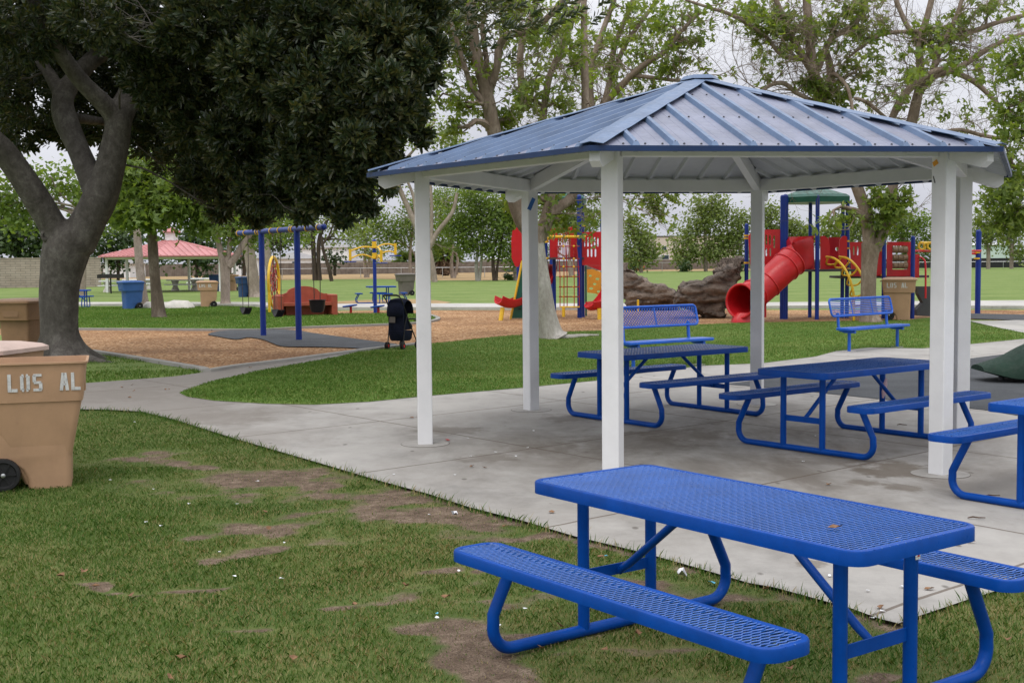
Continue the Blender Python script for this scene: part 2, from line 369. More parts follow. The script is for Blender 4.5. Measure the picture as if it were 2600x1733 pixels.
def idx_mesh(name, V, F, mat, parent=None):
    """V: (nv,3), F: (nf,k) int"""
    me = bpy.data.meshes.new(name); nf, k = F.shape
    me.vertices.add(len(V)); me.vertices.foreach_set('co', V.astype(np.float32).ravel())
    me.loops.add(nf*k); me.loops.foreach_set('vertex_index', F.astype(np.int32).ravel())
    me.polygons.add(nf); me.polygons.foreach_set('loop_start', np.arange(0, nf*k, k, dtype=np.int32))
    me.update(calc_edges=True); me.materials.append(mat)
    o = bpy.data.objects.new(name, me); COL.objects.link(o)
    if parent is not None: o.parent = parent
    return o
def tag(o, label=None, cat=None, group=None, kind=None):
    if label: o['label'] = label
    if cat: o['category'] = cat
    if group: o['group'] = group
    if kind: o['kind'] = kind
    return o
def thing(name, label, cat, loc=(0, 0, 0), rz=0, group=None):
    o = bpy.data.objects.new(name, None); COL.objects.link(o); o.location = loc; o.rotation_euler = (0, 0, rz)
    o.empty_display_size = .2
    return tag(o, label, cat, group)
def dup(root, loc, rz, label, group=None, skip=()):
    kids = [c for c in bpy.data.objects if c.parent == root]
    r = root.copy(); COL.objects.link(r); r.location = loc; r.rotation_euler = (0, 0, rz); r['label'] = label
    if group: r['group'] = group
    for ch in kids:
        if ch.name.split('.')[0] in skip: continue
        c = ch.copy(); COL.objects.link(c); c.parent = r
        for g in [q for q in bpy.data.objects if q.parent == ch]:
            d = g.copy(); COL.objects.link(d); d.parent = c
    return r
def arc(c, r, a0, a1, n, plane='xz'):
    out = []
    for i in range(n+1):
        a = math.radians(a0+(a1-a0)*i/n); u, w = r*math.cos(a), r*math.sin(a)
        out.append(Vector((c[0]+u, c[1], c[2]+w)) if plane == 'xz' else Vector((c[0], c[1]+u, c[2]+w)) if plane == 'yz' else Vector((c[0]+u, c[1]+w, c[2])))
    return out
def rrect(hx, hy, r, n=5, cx=0, cy=0):
    out = []
    for sx, sy, a0 in ((1, -1, -90), (1, 1, 0), (-1, 1, 90), (-1, -1, 180)):
        for i in range(n+1):
            a = math.radians(a0+90*i/n); out.append((cx+sx*(hx-r)+r*math.cos(a), cy+sy*(hy-r)+r*math.sin(a)))
    return out
def smooth_path(pts, n=4):
    """Catmull-Rom through (Vector, radius)"""
    P_ = [pts[0]]+list(pts)+[pts[-1]]; out = []
    for i in range(1, len(P_)-2):
        for k in range(n):
            t = k/n; res = []
            for q in range(4):
                a, b, c, d = [(P_[i+j][0][q] if q < 3 else P_[i+j][1]) for j in (-1, 0, 1, 2)]
                res.append(.5*((2*b)+(-a+c)*t+(2*a-5*b+4*c-d)*t*t+(-a+3*b-3*c+d)*t**3))
            out.append((Vector(res[:3]), max(.003, res[3])))
    out.append((Vector(pts[-1][0]), pts[-1][1])); return out
# numpy value noise
def vnoise(x, y, seed=0):
    xi = np.floor(x).astype(np.int64); yi = np.floor(y).astype(np.int64); xf = x-xi; yf = y-yi
    def h(a, b):
        n = (a*374761393+b*668265263+seed*1442695041) & 0xffffffff; n = ((n ^ (n >> 13))*1274126177) & 0xffffffff
        return ((n ^ (n >> 16)) & 0xffff)/65535.
    u = xf*xf*(3-2*xf); w = yf*yf*(3-2*yf)
    return (h(xi, yi)*(1-u)+h(xi+1, yi)*u)*(1-w)+(h(xi, yi+1)*(1-u)+h(xi+1, yi+1)*u)*w
def fbm(x, y, o=4, seed=0):
    s = 0; a = .5; t = 0
    for i in range(o): s = s+a*vnoise(x*2**i, y*2**i, seed+i); t += a; a *= .55
    return s/t
def inpoly(x, y, poly):
    ins = np.zeros(len(x), bool); n = len(poly)
    for i in range(n):
        x1, y1 = poly[i][0], poly[i][1]; x2, y2 = poly[(i+1) % n][0], poly[(i+1) % n][1]
        if y1 == y2: continue
        c = ((y1 > y) != (y2 > y)) & (x < (x2-x1)*(y-y1)/(y2-y1)+x1); ins ^= c
    return ins
# ================================================================== GROUND
def gp(*px): return [(G(a, b).x, G(a, b).y) for a, b in px]
def sheet(name, pts, dz, mat, kind='structure', thick=0, label=None):
    bm = bmesh.new(); vs = [bm.verts.new((x, y, 0)) for x, y in pts]; f = bm.faces.new(vs)
    if thick:
        r = bmesh.ops.extrude_face_region(bm, geom=[f]); up = [g for g in r['geom'] if isinstance(g, bmesh.types.BMVert)]
        for v in up: v.co.z += thick
    bmesh.ops.triangulate(bm, faces=bm.faces)
    for y in (-5, 18): bmesh.ops.bisect_plane(bm, geom=bm.verts[:]+bm.edges[:]+bm.faces[:], plane_co=(0, y, 0), plane_no=(0, 1, 0))
    for v in bm.verts: v.co.z += S(v.co.y)+dz
    bmesh.ops.recalc_face_normals(bm, faces=bm.faces)
    me = bpy.data.meshes.new(name); bm.to_mesh(me); bm.free(); me.materials.append(mat)
    o = bpy.data.objects.new(name, me); COL.objects.link(o); o['kind'] = kind
    return o
def strip(name, px, w, z0, z1, mat, world=None, smooth_n=4):
    pts = [Vector((*q, 0)) for q in (world or gp(*px))]
    pts = [p for p, _ in smooth_path([(p, 1) for p in pts], smooth_n)]
    mb = MB(); Lp = []; Rp = []
    for i, p in enumerate(pts):
        t = (pts[min(i+1, len(pts)-1)]-pts[max(0, i-1)]).normalized(); n = Vector((-t.y, t.x, 0))*w/2; Lp.append(p+n); Rp.append(p-n)
    vs = []; 
    for a, b in zip(Lp, Rp):
        s = S(a.y); vs += [(a.x, a.y, s+z0), (a.x, a.y, s+z1), (b.x, b.y, s+z1), (b.x, b.y, s+z0)]
    fs = [(0, 1, 2, 3)]; k = len(Lp)
    for i in range(k-1):
        for j in range(4): l = (j+1) % 4; fs.append((i*4+j, i*4+l, i*4+4+l, i*4+4+j))
    fs.append(tuple((k-1)*4+j for j in (3, 2, 1, 0))); mb.add(vs, fs); o = mb.build(name, mat); o['kind'] = 'structure'; return o

# traced outlines (photo pixels laid on the ground plane)
CONC_NEAR = [(-500, 1034), (173, 1038), (272, 1039), (360, 1044), (442, 1064), (612, 1117), (800, 1171), (970, 1221), (1089, 1253), (1191, 1286), (1325, 1320),
             (1459, 1360), (1631, 1401), (1760, 1437), (1900, 1478), (1968, 1490), (2159, 1542), (2230, 1568), (2281, 1581)]
CONC_RIGHT = [(2331, 1563), (2465, 1518), (2600, 1477), (3300, 1300), (4200, 1130)]
CONC_FAR = [(4200, 820), (2900, 842), (2660, 850), (2600, 860), (2446, 875), (2344, 884), (2208, 882), (2123, 891), (2070, 905), (1934, 922), (1784, 928), (1604, 950), (1514, 966), (1330, 984),
            (1096, 1004), (936, 1020), (800, 1027), (680, 1025), (544, 1017), (476, 1007), (455, 997), (490, 984), (544, 967), (646, 944), (740, 927), (850, 907), (936, 890), (936, 886), (800, 906), (700, 919), (600, 931), (527, 943),
            (442, 955), (340, 963), (214, 972), (-500, 1000)]
conc_poly = gp(*CONC_NEAR, *CONC_RIGHT, *CONC_FAR)
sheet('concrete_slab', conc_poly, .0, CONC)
central = gp((455, 997), (490, 984), (544, 967), (646, 944), (740, 927), (850, 907), (936, 888), (1060, 875), (1150, 867), (1247, 856), (1327, 850), (1412, 843), (1578, 837), (1771, 824), (1898, 819), (2102, 816), (2315, 811), (2362, 806), (2455, 815), (2530, 832), (2600, 845), (2665, 851),
             (2600, 860), (2446, 875), (2344, 884), (2208, 882), (2123, 891), (2070, 905), (1934, 922), (1784, 928), (1604, 950), (1514, 966), (1330, 984), (1096, 1004), (936, 1020), (800, 1027), (680, 1025), (544, 1017), (476, 1007))
sheet('lawn', central, .005, LAWN_FRESH)
sheet('path', gp((2462, 815), (2540, 814), (2700, 808), (3000, 806), (3000, 880), (2665, 852), (2600, 845), (2530, 831)), .006, CONC2)
rubber_poly = gp((1840, 975), (1956, 961), (2200, 938), (2449, 912), (2600, 893), (3000, 845), (3300, 1000), (3100, 1140), (2500, 1041), (2174, 1007), (2024, 991))
sheet('rubber_surface', rubber_poly, .006, RUBBER)
mulch = gp((231, 892), (374, 915), (459, 928), (510, 936), (527, 942), (600, 931), (700, 919), (800, 906), (936, 887), (1060, 874), (1150, 867), (1247, 856), (1327, 850), (1412, 843), (1578, 837), (1771, 824), (1898, 819), (2102, 816), (2315, 811), (2362, 806), (2440, 809), (2540, 812), (2620, 806),
           (2700, 786), (2400, 786), (1900, 786), (1500, 786), (1000, 787), (760, 790), (640, 792), (600, 798), (-60, 836), (100, 870))
sheet('wood_chip_bed', mulch, -.012+.004, CHIPS)
island = gp((-200, 830), (197, 835), (414, 836), (650, 837), (771, 831), (992, 823), (1070, 819), (1103, 814), (1110, 808), (1097, 800), (1040, 797), (840, 797), (720, 800), (690, 790), (640, 780), (560, 778), (400, 778), (100, 777), (-200, 776))
sheet('lawn', island, .02, LAWN_FRESH)
strip('kerb', [(60, 836), (197, 837), (414, 838), (650, 839), (771, 833), (992, 825), (1072, 820), (1106, 814), (1111, 808), (1090, 801)], .14, -.02, .05, KERBM)
strip('kerb', [(231, 893), (374, 915), (459, 929), (512, 938), (530, 943), (600, 932), (700, 920), (800, 907), (936, 889), (1060, 875)], .15, -.02, .045, KERBM)
# dark rubber mat under the swings
mat_px = [(527, 850), (545, 843), (610, 838), (740, 838), (790, 845), (870, 856), (960, 868), (1010, 876), (940, 889), (900, 884), (800, 881), (720, 880), (690, 871), (665, 862), (630, 857), (600, 862), (560, 856)]
mp_ = [p.xy for p, _ in smooth_path([(Vector((*q, 0)), 1) for q in gp(*mat_px, mat_px[0])], 4)][:-1]
sheet('rubber_mat', [tuple(p) for p in mp_], .012, RUBBER)
sheet('rubber_mat', gp((2380, 797), (2455, 796), (2600, 799), (2800, 800), (2800, 812), (2600, 813), (2480, 810), (2400, 804)), .012, RUBBER)
# far lawns, path and dry grass strip
sheet('field', [(-260, 50), (260, 50), (260, 300), (-260, 300)], .006, FIELD)
sheet('dry_grass', gp((200, 709), (420, 709), (560, 711), (640, 712), (780, 710), (950, 708), (1100, 712), (1210, 712), (1310, 710), (1400, 703), (1500, 693), (1578, 689), (1900, 687))+[(75, 260), (70, 420), (-200, 420), (-170, 140)], .016, DRYGRASS)
sheet('path', gp((-200, 776), (200, 777), (560, 777), (640, 778), (690, 782), (760, 786), (850, 786), (1200, 786), (1500, 786))+[(8, 44.6), (14.5, 44.2), (16.5, 42.5), (18.5, 42.2), (34, 42.2), (34, 47), (22, 48), (10, 48.4)]+gp((1500, 776), (1200, 776), (850, 777), (700, 775), (660, 772), (560, 772), (200, 772), (-200, 771)), -.01, CONC2, thick=.11)
sheet('sandy_patch', [(-9.6+6*math.cos(a)*(.8+.2*math.sin(3*a)), 0) for a in ()] or [tuple(q) for q in gp((820, 775), (850, 766), (930, 762), (1040, 760), (1110, 763), (1146, 768), (1120, 773), (1000, 776), (870, 777))], .018, DRYGRASS)
# near ground: one sheet, finely divided near the camera, that runs to the horizon
def axis(segs):
    out = []
    for a, b, n in segs: out += list(np.linspace(a, b, n, endpoint=False))
    return np.array(out+[segs[-1][1]])
gx = axis([(-2500, -200, 8), (-200, -20, 12), (-20, -7, 20), (-7, 7, 200), (7, 20, 20), (20, 200, 12), (200, 2500, 8)])
gy = axis([(-60, -5, 6), (-5, 4, 12), (4, 16, 170), (16, 18, 8), (18, 60, 12), (60, 400, 10), (400, 3500, 8)])
XX, YY = np.meshgrid(gx, gy)
PATCH = [(350, 1155, .5, .45), (205, 1165, .3, .3), (640, 1215, 1.0, .75), (800, 1235, .5, .4), (450, 1175, .4, .4), (1000, 1262, .9, .45), (1100, 1310, .45, .4), (600, 1328, .5, .3), (760, 1372, .42, .3), (1010, 1452, .26, .16), (1300, 1515, .45, .22),
         (1290, 1590, .3, .14), (530, 1470, .3, .1), (718, 1592, .22, .07), (1640, 1660, .5, .12), (2160, 1700, .35, .14), (330, 1490, .2, .08), (880, 1300, .6, .4), (1180, 1460, .2, .12), (950, 1530, .25, .1), (1450, 1600, .3, .1), (1230, 1345, .6, .25), (300, 925, 1.2, .8), (420, 935, .7, .4), (180, 940, 1.2, .6), (1150, 1395, .25, .2)]
PW = [(G(a, b).x, G(a, b).y, rx, ry) for a, b, rx, ry in PATCH]
EDGE = gp(*CONC_NEAR)
def dirt(x, y):
    d = np.zeros_like(x); x0_, y0_ = x, y
    x = x+.55*(fbm(x0_*1.6, y0_*1.6, 3, 31)-.5)*2; y = y+.45*(fbm(x0_*1.6+9, y0_*1.6, 3, 37)-.5)*2
    for cx, cy, rx, ry in PW:
        q = np.sqrt(((x-cx)/rx)**2+((y-cy)/ry)**2); d = np.maximum(d, 1.25-q)
    d = np.clip(d, 0, 1)
    n = fbm(x0_*4.3, y0_*4.3, 4, 3); d = d*(-.15+1.95*n)
    n2 = fbm(x*.9+7, y*.9, 4, 9); d = np.maximum(d, np.clip((n2-.60)*5, 0, .9)*np.clip((x+2.5)/3, .12, 1)*(y < 16))
    # soil showing along the slab edge
    e = np.full_like(x0_, 9.)
    for i in range(7, len(EDGE)-1):
        (ax, ay), (bx, by) = EDGE[i], EDGE[i+1]; vx, vy = bx-ax, by-ay; t = np.clip(((x0_-ax)*vx+(y0_-ay)*vy)/(vx*vx+vy*vy+1e-9), 0, 1); e = np.minimum(e, np.hypot(x0_-ax-t*vx, y0_-ay-t*vy))
    d = np.maximum(d, np.clip(1.1-e/.16, 0, 1)*np.clip(2.4*n-.75, 0, 1))
    return np.clip(d, 0, 1)
DD = dirt(XX.ravel(), YY.ravel()).reshape(XX.shape)
near = ((XX > -7) & (XX < 7) & (YY < 16) & (YY > 4))
SZ = .00872*(np.clip(YY, -5, 18)-12)
ZZ = SZ-.012-near*(.022*fbm(XX*3, YY*3, 3, 21)*1.0)
nx_, ny_ = len(gx), len(gy)
ii = np.arange(nx_*ny_).reshape(ny_, nx_)
FF = np.stack([ii[:-1, :-1], ii[:-1, 1:], ii[1:, 1:], ii[1:, :-1]], -1).reshape(-1, 4)
gnd = idx_mesh('ground', np.stack([XX, YY, ZZ], -1).reshape(-1, 3), FF, LAWN_NEAR); gnd['kind'] = 'structure'
gnd.data.materials.append(FIELD)
fmi = (YY[:-1, :-1].ravel() > 17.9).astype(np.int32)
gnd.data.polygons.foreach_set('material_index', fmi)
at = gnd.data.attributes.new('dirt', 'FLOAT', 'POINT'); at.data.foreach_set('value', DD.ravel().astype(np.float32))
for p in gnd.data.polygons: p.use_smooth = True

# ================================================================== PAVILION
HC = Vector((1.87919, 12.37503, 0)); TH = 3.26327; RS = 2.75729; HB = 2.58233; RE = 3.27368; HE = 2.61802; HA = 3.53177
pav = thing('pavilion', 'six sided picnic shelter with blue ribbed metal roof on white posts', 'shelter', (HC.x, HC.y, S(HC.y)))
def hx(k, r, z=0): a = TH-k*PI/3; return Vector((HC.x+r*math.cos(a), HC.y+r*math.sin(a), z))
post_zone = []
for k in range(6):
    p = hx(k, RS); a = TH-k*PI/3; R_ = Matrix.Rotation(a, 3, 'Z'); z0 = S(p.y)
    MB().box((p.x, p.y, (z0-.05+HB+.10)/2), (.14, .14, HB+.10-z0+.05), R_, .006).build('post', WHITE, pav, world=True)
    fb = MB().lathe([(.0, z0-.01), (.235, z0-.01), (.235, z0+.002), (0, z0+.003)], 28, (p.x, p.y, 0)); fb.build('footing', FOOTM, pav, world=True); MB().lathe([(.235, z0-.01), (.235, z0+.001), (.241, z0+.001), (.241, z0-.01)], 32, (p.x, p.y, 0)).build('footing_joint', JOINTM, pav, world=True)
    q = hx(k+1, RS); d = (q-p).normalized(); ang = math.atan2(d.y, d.x); mid = (p+q)/2
    MB().box((mid.x, mid.y, HB+.07), ((q-p).length-.135, .085, .14), Matrix.Rotation(ang, 3, 'Z'), .006).build('beam', WHITE, pav, world=True)
slope = (HA-HE)/RE
for k in range(6):   # hip rafters with cut tails
    a = TH-k*PI/3; R_ = Matrix.Rotation(a, 3, 'Z'); r0, r1 = .10, RE-.10; w = .042
    zt = lambda r: HE+(RE-r)*slope-.035
    prof = [(r0, zt(r0)-.15), (RS-.3, zt(RS-.3)-.15), (r1-.06, zt(r1-.06)-.15), (r1, zt(r1)-.09), (r1, zt(r1)), (r0, zt(r0))]
    mb = MB().slab(prof, 'y', -w, w); mb.v = [tuple(R_ @ Vector(v)+Vector((HC.x, HC.y, 0))) for v in mb.v]
    mb.build('hip_rafter', WHITE, pav, world=True)
MB().lathe([(.16, HA-.36), (.16, HA-.06), (.02, HA-.05)], 6, (HC.x, HC.y, 0)).build('centre_block', WHITE, pav, world=True)
apo = RE*math.cos(PI/6)
for k in range(6):
    # local frame of one roof face: u along the eave, v up the slope, n out of the face
    A_, B_ = hx(k, RE, HE), hx(k+1, RE, HE); ap = Vector((HC.x, HC.y, HA)); mid = (A_+B_)/2
    u = (B_-A_).normalized(); v = (ap-mid).normalized(); n = u.cross(v); n = n if n.z > 0 else -n
    Ls = (ap-mid).length; hw = RE/2; T = lambda x, y, z: mid+u*x+v*y+n*z
    mb = MB(); ns = 8
    for zz in (0, -.004):
        o_ = len(mb.v); mb.v += [tuple(T(-hw, 0, zz)), tuple(T(hw, 0, zz)), tuple(T(0, Ls, zz))]
        mb.f.append((o_, o_+1, o_+2))
    top = MB().add([T(-hw, 0, .0), T(hw, 0, .0), T(0, Ls, .0), T(-hw, 0, -.004), T(hw, 0, -.004), T(0, Ls, -.004)], [(0, 1, 2), (0, 1, 4, 3), (1, 2, 5, 4), (2, 0, 3, 5)])
    pan = top.build('roof_panel', ROOFPAN, pav, world=True)
    und = MB().add([T(-hw+.01, .01, -.006), T(hw-.01, .01, -.006), T(0, Ls-.02, -.006), T(-hw+.01, .01, -.012), T(hw-.01, .01, -.012), T(0, Ls-.02, -.012)], [(0, 1, 2), (5, 4, 3), (0, 1, 4, 3), (1, 2, 5, 4), (2, 0, 3, 5)])
    x = -hw+.17; rib = MB(); scr = MB(); pen = MB()
    while x < hw-.1:
        ymax = (1-abs(x)/hw)*Ls-.03; h_, b_, t_ = .036, .034, .017
        if ymax > .1:
            rib.add([T(x-b_, 0, 0), T(x-t_, .045, h_), T(x+t_, .045, h_), T(x+b_, 0, 0), T(x-b_, ymax-.04, 0), T(x-t_, ymax-.02, h_), T(x+t_, ymax-.02, h_), T(x+b_, ymax-.04, 0)],
                    [(0, 1, 2, 3), (7, 6, 5, 4), (0, 4, 5, 1), (1, 5, 6, 2), (2, 6, 7, 3), (3, 7, 4, 0)])
            und.add([T(x-b_, .03, -.012), T(x-t_, .03, -.045), T(x+t_, .03, -.045), T(x+b_, .03, -.012), T(x-b_, ymax-.05, -.012), T(x-t_, ymax-.05, -.045), T(x+t_, ymax-.05, -.045), T(x+b_, ymax-.05, -.012)],
                    [(3, 2, 1, 0), (0, 1, 5, 4), (1, 2, 6, 5), (2, 3, 7, 6)])
            for yy in (.10, 1.15, 2.2):
                for sx in (-.085, .085):
                    if yy < (1-abs(x+sx)/hw)*Ls-.12: scr.lathe([(.009, 0), (.008, .010), (.002, .012)], 6, T(x+sx, yy, .0))
            for yy in (-.002,): scr.lathe([(.006, 0), (.005, .005), (.002, .006)], 6, T(x, .05, h_))
            # fine stiffening creases in the pan
            for sx in (.10, .20):
                yc = (1-abs(x+sx)/hw)*Ls-.06
                if yc > .1 and x+sx < hw-.05: pen.add([T(x+sx-.006, .01, 0), T(x+sx, .01, .003), T(x+sx+.006, .01, 0), T(x+sx-.006, yc, 0), T(x+sx, yc, .003), T(x+sx+.006, yc, 0)], [(0, 3, 4, 1), (1, 4, 5, 2), (0, 1, 2), (5, 4, 3)])
        x += .305
    for nm, q, mt in (('roof_rib', rib, ROOFBLUE), ('pan_crease', pen, ROOFPAN), ('screw', scr, DKTRIM)):
        ob = q.build(nm, mt, pan); ob.data.transform(Matrix.Translation(-pav.location))
        if nm == 'screw': ob['kind'] = 'stuff'
    und.build('roof_underside', ROOFUNDER, pav, world=True)
    # eave trim
    e = MB(); q0, q1 = hx(k, RE+.012, 0), hx(k+1, RE+.012, 0); i0, i1 = hx(k, RE-.03, 0), hx(k+1, RE-.03, 0)
    e.add([Vector((*q0.xy, HE-.030)), Vector((*q1.xy, HE-.030)), Vector((*q1.xy, HE+.012)), Vector((*q0.xy, HE+.012)), Vector((*i0.xy, HE-.030)), Vector((*i1.xy, HE-.030)), Vector((*i1.xy, HE+.006)), Vector((*i0.xy, HE+.006))],
          [(0, 1, 2, 3), (7, 6, 5, 4), (3, 2, 6, 7), (0, 4, 5, 1), (0, 3, 7, 4), (1, 5, 6, 2)])
    e.build('eave_trim', TRIMBLUE, pav, world=True)
    # hip cap, a bent flashing that lifts a little between the ribs
    ha_ = TH-k*PI/3; dr = Vector((math.cos(ha_), math.sin(ha_), -slope)).normalized(); sd = Vector((-math.sin(ha_), math.cos(ha_), 0))
    rings = []; nseg = 34
    for i in range(nseg+1):
        t = i/nseg; r = RE*(.015+.985*t)+.0; c = Vector((HC.x+r*math.cos(ha_), HC.y+r*math.sin(ha_), HE+(RE-r)*slope))
        ww = .105; lift = .041+.002*math.sin(i*.9); drop = ww*slope*math.tan(PI/6)*.9
        rings.append([c+sd*ww+Vector((0, 0, lift-drop)), c+Vector((0, 0, lift+.004)), c-sd*ww+Vector((0, 0, lift-drop)), c-sd*ww+Vector((0, 0, lift-drop-.004)), c+Vector((0, 0, lift)), c+sd*ww+Vector((0, 0, lift-drop-.004))])
    MB().loft(rings).build('hip_cap', ROOFBLUE, pav, world=True)
MB().lathe([(.20, HA+.005), (.16, HA+.045), (.03, HA+.06), (0, HA+.061)], 6, (HC.x, HC.y, 0)).build('roof_cap', ROOFBLUE, pav, world=True)
# torn tape and marks stuck on the posts
def on_post(px, py, k, w, h_, name, mat, rot=0, label=None):
    p = hx(k, RS); c = P(px, py, p.y-.0); a = TH-k*PI/3
    best = None
    for j in range(4):
        nn = Vector((math.cos(a+j*PI/2), math.sin(a+j*PI/2), 0)); v_ = Vector((0, 0, CH))-p; v_.z = 0
        d = ray(px, py); t = (p+nn*.0722).dot(nn)/max(1e-9, 1); den = d.dot(nn)
        if den >= 0: continue
        t = ((p+nn*.0722).dot(nn)-Vector((0, 0, CH)).dot(nn))/den; hit = Vector((0, 0, CH))+d*t
        uu = Vector((-nn.y, nn.x, 0)); off = (hit-p).dot(uu)
        if abs(off) < .075: best = (hit, nn, uu)
    if not best: return
    hit, nn, uu = best; cr_, sr_ = math.cos(rot), math.sin(rot); W = uu*cr_+Vector((0, 0, 1))*sr_; H = -uu*sr_+Vector((0, 0, 1))*cr_
    mb = MB(); pts = [hit+W*x*w/2+H*y*h_/2 for x, y in ((-1, -1), (1, -.9), (.95, 1), (-.9, .95))]
    mb.add([q for q in pts]+[q+nn*.002 for q in pts], [(0, 1, 2, 3), (4, 5, 6, 7), (0, 1, 5, 4), (1, 2, 6, 5), (2, 3, 7, 6), (3, 0, 4, 7)])
    o = mb.build(name, mat, pav, world=True)
    if label: o['label'] = label
on_post(1349, 518, 1, .055, .16, 'tape_strip', TAPEB, -.5, 'torn blue tape near the top of a post')
on_post(2375, 414, 4, .05, .04, 'sticker', ORANGE, .5, 'orange sticker scrap')
on_post(2372, 456, 4, .008, .06, 'scuff_mark', DKTRIM, .3)
# ================================================================== PICNIC TABLES
def expanded(hx_, hy_, lw=.046, sw=.0215, r=.0034, rr=.05):
    """expanded-metal mesh: zigzag strands running across the short direction"""
    V = []; F = []; nx = int(2*hx_/sw)
    for i in range(nx+1):
        x0 = -hx_+i*2*hx_/nx; lim = hy_
        ex = hx_-abs(x0)
        if ex < rr: lim = hy_-rr+math.sqrt(max(0, rr*rr-(rr-ex)**2))
        ny = max(2, int(2*lim/(lw/2))); s = 1 if i % 2 else -1
        o = len(V)
        for j in range(ny+1):
            y = -lim+j*2*lim/ny; jj = round((y+hy_)/(lw/2)); a = (1 if jj % 2 else -1)*s*sw*.42; x = x0+a
            z = a*.28
            for dx, dz in ((-r, 0), (0, -r), (r, 0), (0, r)): V.append((x+dx*1.5, y, z+dz*1.2))
        for j in range(ny):
            for k in range(4): l = (k+1) % 4; F.append((o+j*4+k, o+j*4+l, o+j*4+4+l, o+j*4+4+k))
    return np.array(V), np.array(F)
def deck_meshes(name, hx_, hy_, th, rr, mat):
    """rolled rim + expanded-metal infill; returns two meshes"""
    path = rrect(hx_, hy_, rr, 7); n = len(path); mb = MB(); prof = [(0, -th), (0, -.010), (-.004, -.003), (-.012, 0), (-.024, -.001), (-.030, -.006), (-.030, -.012), (-.006, -.014), (-.006, -th)]
    rings = []
    for i, (x, y) in enumerate(path):
        a, b = path[i-1], path[(i+1) % n]; t = Vector((b[0]-a[0], b[1]-a[1])).normalized(); nn = Vector((t.y, -t.x))
        rings.append([(x+nn.x*d, y+nn.y*d, z) for d, z in prof])
    m_ = len(prof); vs = [v for r in rings for v in r]; fs = []
    for i in range(n):
        j = (i+1) % n
        for k in range(m_): l = (k+1) % m_; fs.append((i*m_+k, i*m_+l, j*m_+l, j*m_+k))
    mb.add(vs, fs)
    return mb, expanded(hx_-.014, hy_-.014, rr=rr)
TL, TW = 1.978, .791
def mesh_obj(name, VF, z, parent, mat, off=(0, 0)):
    V, F = VF; V = V.copy(); V[:, 2] += z; V[:, 0] += off[0]; V[:, 1] += off[1]
    o = idx_mesh(name, V, F, mat, parent); o.data.polygons.foreach_set('use_smooth', [True]*len(F)); return o
def picnic_table(label, loc, rz, group):
    t = thing('picnic_table', label, 'picnic table', loc, rz, group)
    rim, ex = deck_meshes('top', TL/2, TW/2, .060, .085, BLUE)
    for v in range(len(rim.v)): x, y, z = rim.v[v]; rim.v[v] = (x, y, z+.76)
    # cross ribs under the top
    for x in (-.77, 0, .77): rim.box((x, 0, .76-.022), (.03, TW-.03, .014))
    top = rim.build('tabletop', BLUE, t, smooth=35)
    mesh_obj('mesh_panel', ex, .753, top, BLUEMESH)
    srim, sex = deck_meshes('seat', TL/2, .137, .052, .085, BLUE)
    for s in (-1, 1):
        q = MB(); q.v = [(x, y+s*.74, z+.49) for x, y, z in srim.v]; q.f = list(srim.f)
        for x in (-.77, 0, .77): q.box((x, s*.74, .49-.020), (.03, .25, .012))
        so = q.build('seat', BLUE, t, smooth=35)
        mesh_obj('mesh_panel', sex, .483, so, BLUEMESH, (0, s*.74))
    for s in (-1, 1):
        x = s*.774; R = .029
        half = [Vector((x, .64, .445)), Vector((x, .735, .26)), Vector((x, .765, .20))] + arc((x, .655, .14), .112, 12, -90, 8, 'yz')
        pts = half+[Vector((x, -p.y, p.z)) for p in reversed(half)]
        MB().tube(pts, R, 12).build('frame_rail', BLUE, t, smooth=True)
        for sy in (-1, 1): MB().tube([(x, sy*.222, .03), (x, sy*.222, .715)], .029, 12).build('leg', BLUE, t, smooth=True)
        MB().box((x-s*.0, 0, .30), (.008, .40, .055)).build('cross_plate', BLUE, t)
        MB().tube([(x-s*.012, 0, .285), (x-s*.03, 0, .305), (x-s*.09, 0, .345), (x-s*.54, 0, .70)], [.016, .018, .020, .020], 10).build('brace', BLUE, t, smooth=True)
    return t
GT = 'blue perforated steel picnic tables by the shelter'
def tz(x, y): return (x, y, S(y))
T1 = picnic_table('large bright blue picnic table on worn grass in the foreground', tz(.97724, 5.46483), -.9341, GT)
T1.location.z -= .01
T2 = dup(T1, tz(3.27192, 11.80764), .67241, 'dark blue picnic table under the shelter roof, nearer the right hand posts')
T3 = dup(T1, tz(1.716, 13.90603), .64178, 'dark blue picnic table under the shelter roof, farther one in front of a park bench')
T4 = dup(T1, tz(4.37, 9.07), .67, 'blue picnic table cut off by the right edge of the photo, on concrete')
p5 = G(232, 781); T5 = dup(T1, (p5.x-.9, p5.y+.1, p5.z), math.radians(6), 'small far blue picnic table on lawn just right of the big trunk')
T5.scale = (.8, .95, 1)
# sticker on T1 leg
stk = MB().box((.774+.030, .222+.004, .625), (.002, .03, .032)).build('sticker', PAPER, T1); stk['label'] = 'small white warning sticker on a leg'
MB().add([(.806, .2185, .618), (.806, .236, .622), (.806, .232, .632), (.806, .224, .627)], [(0, 1, 2, 3)]).build('printed_mark', REDSCRAP, stk)
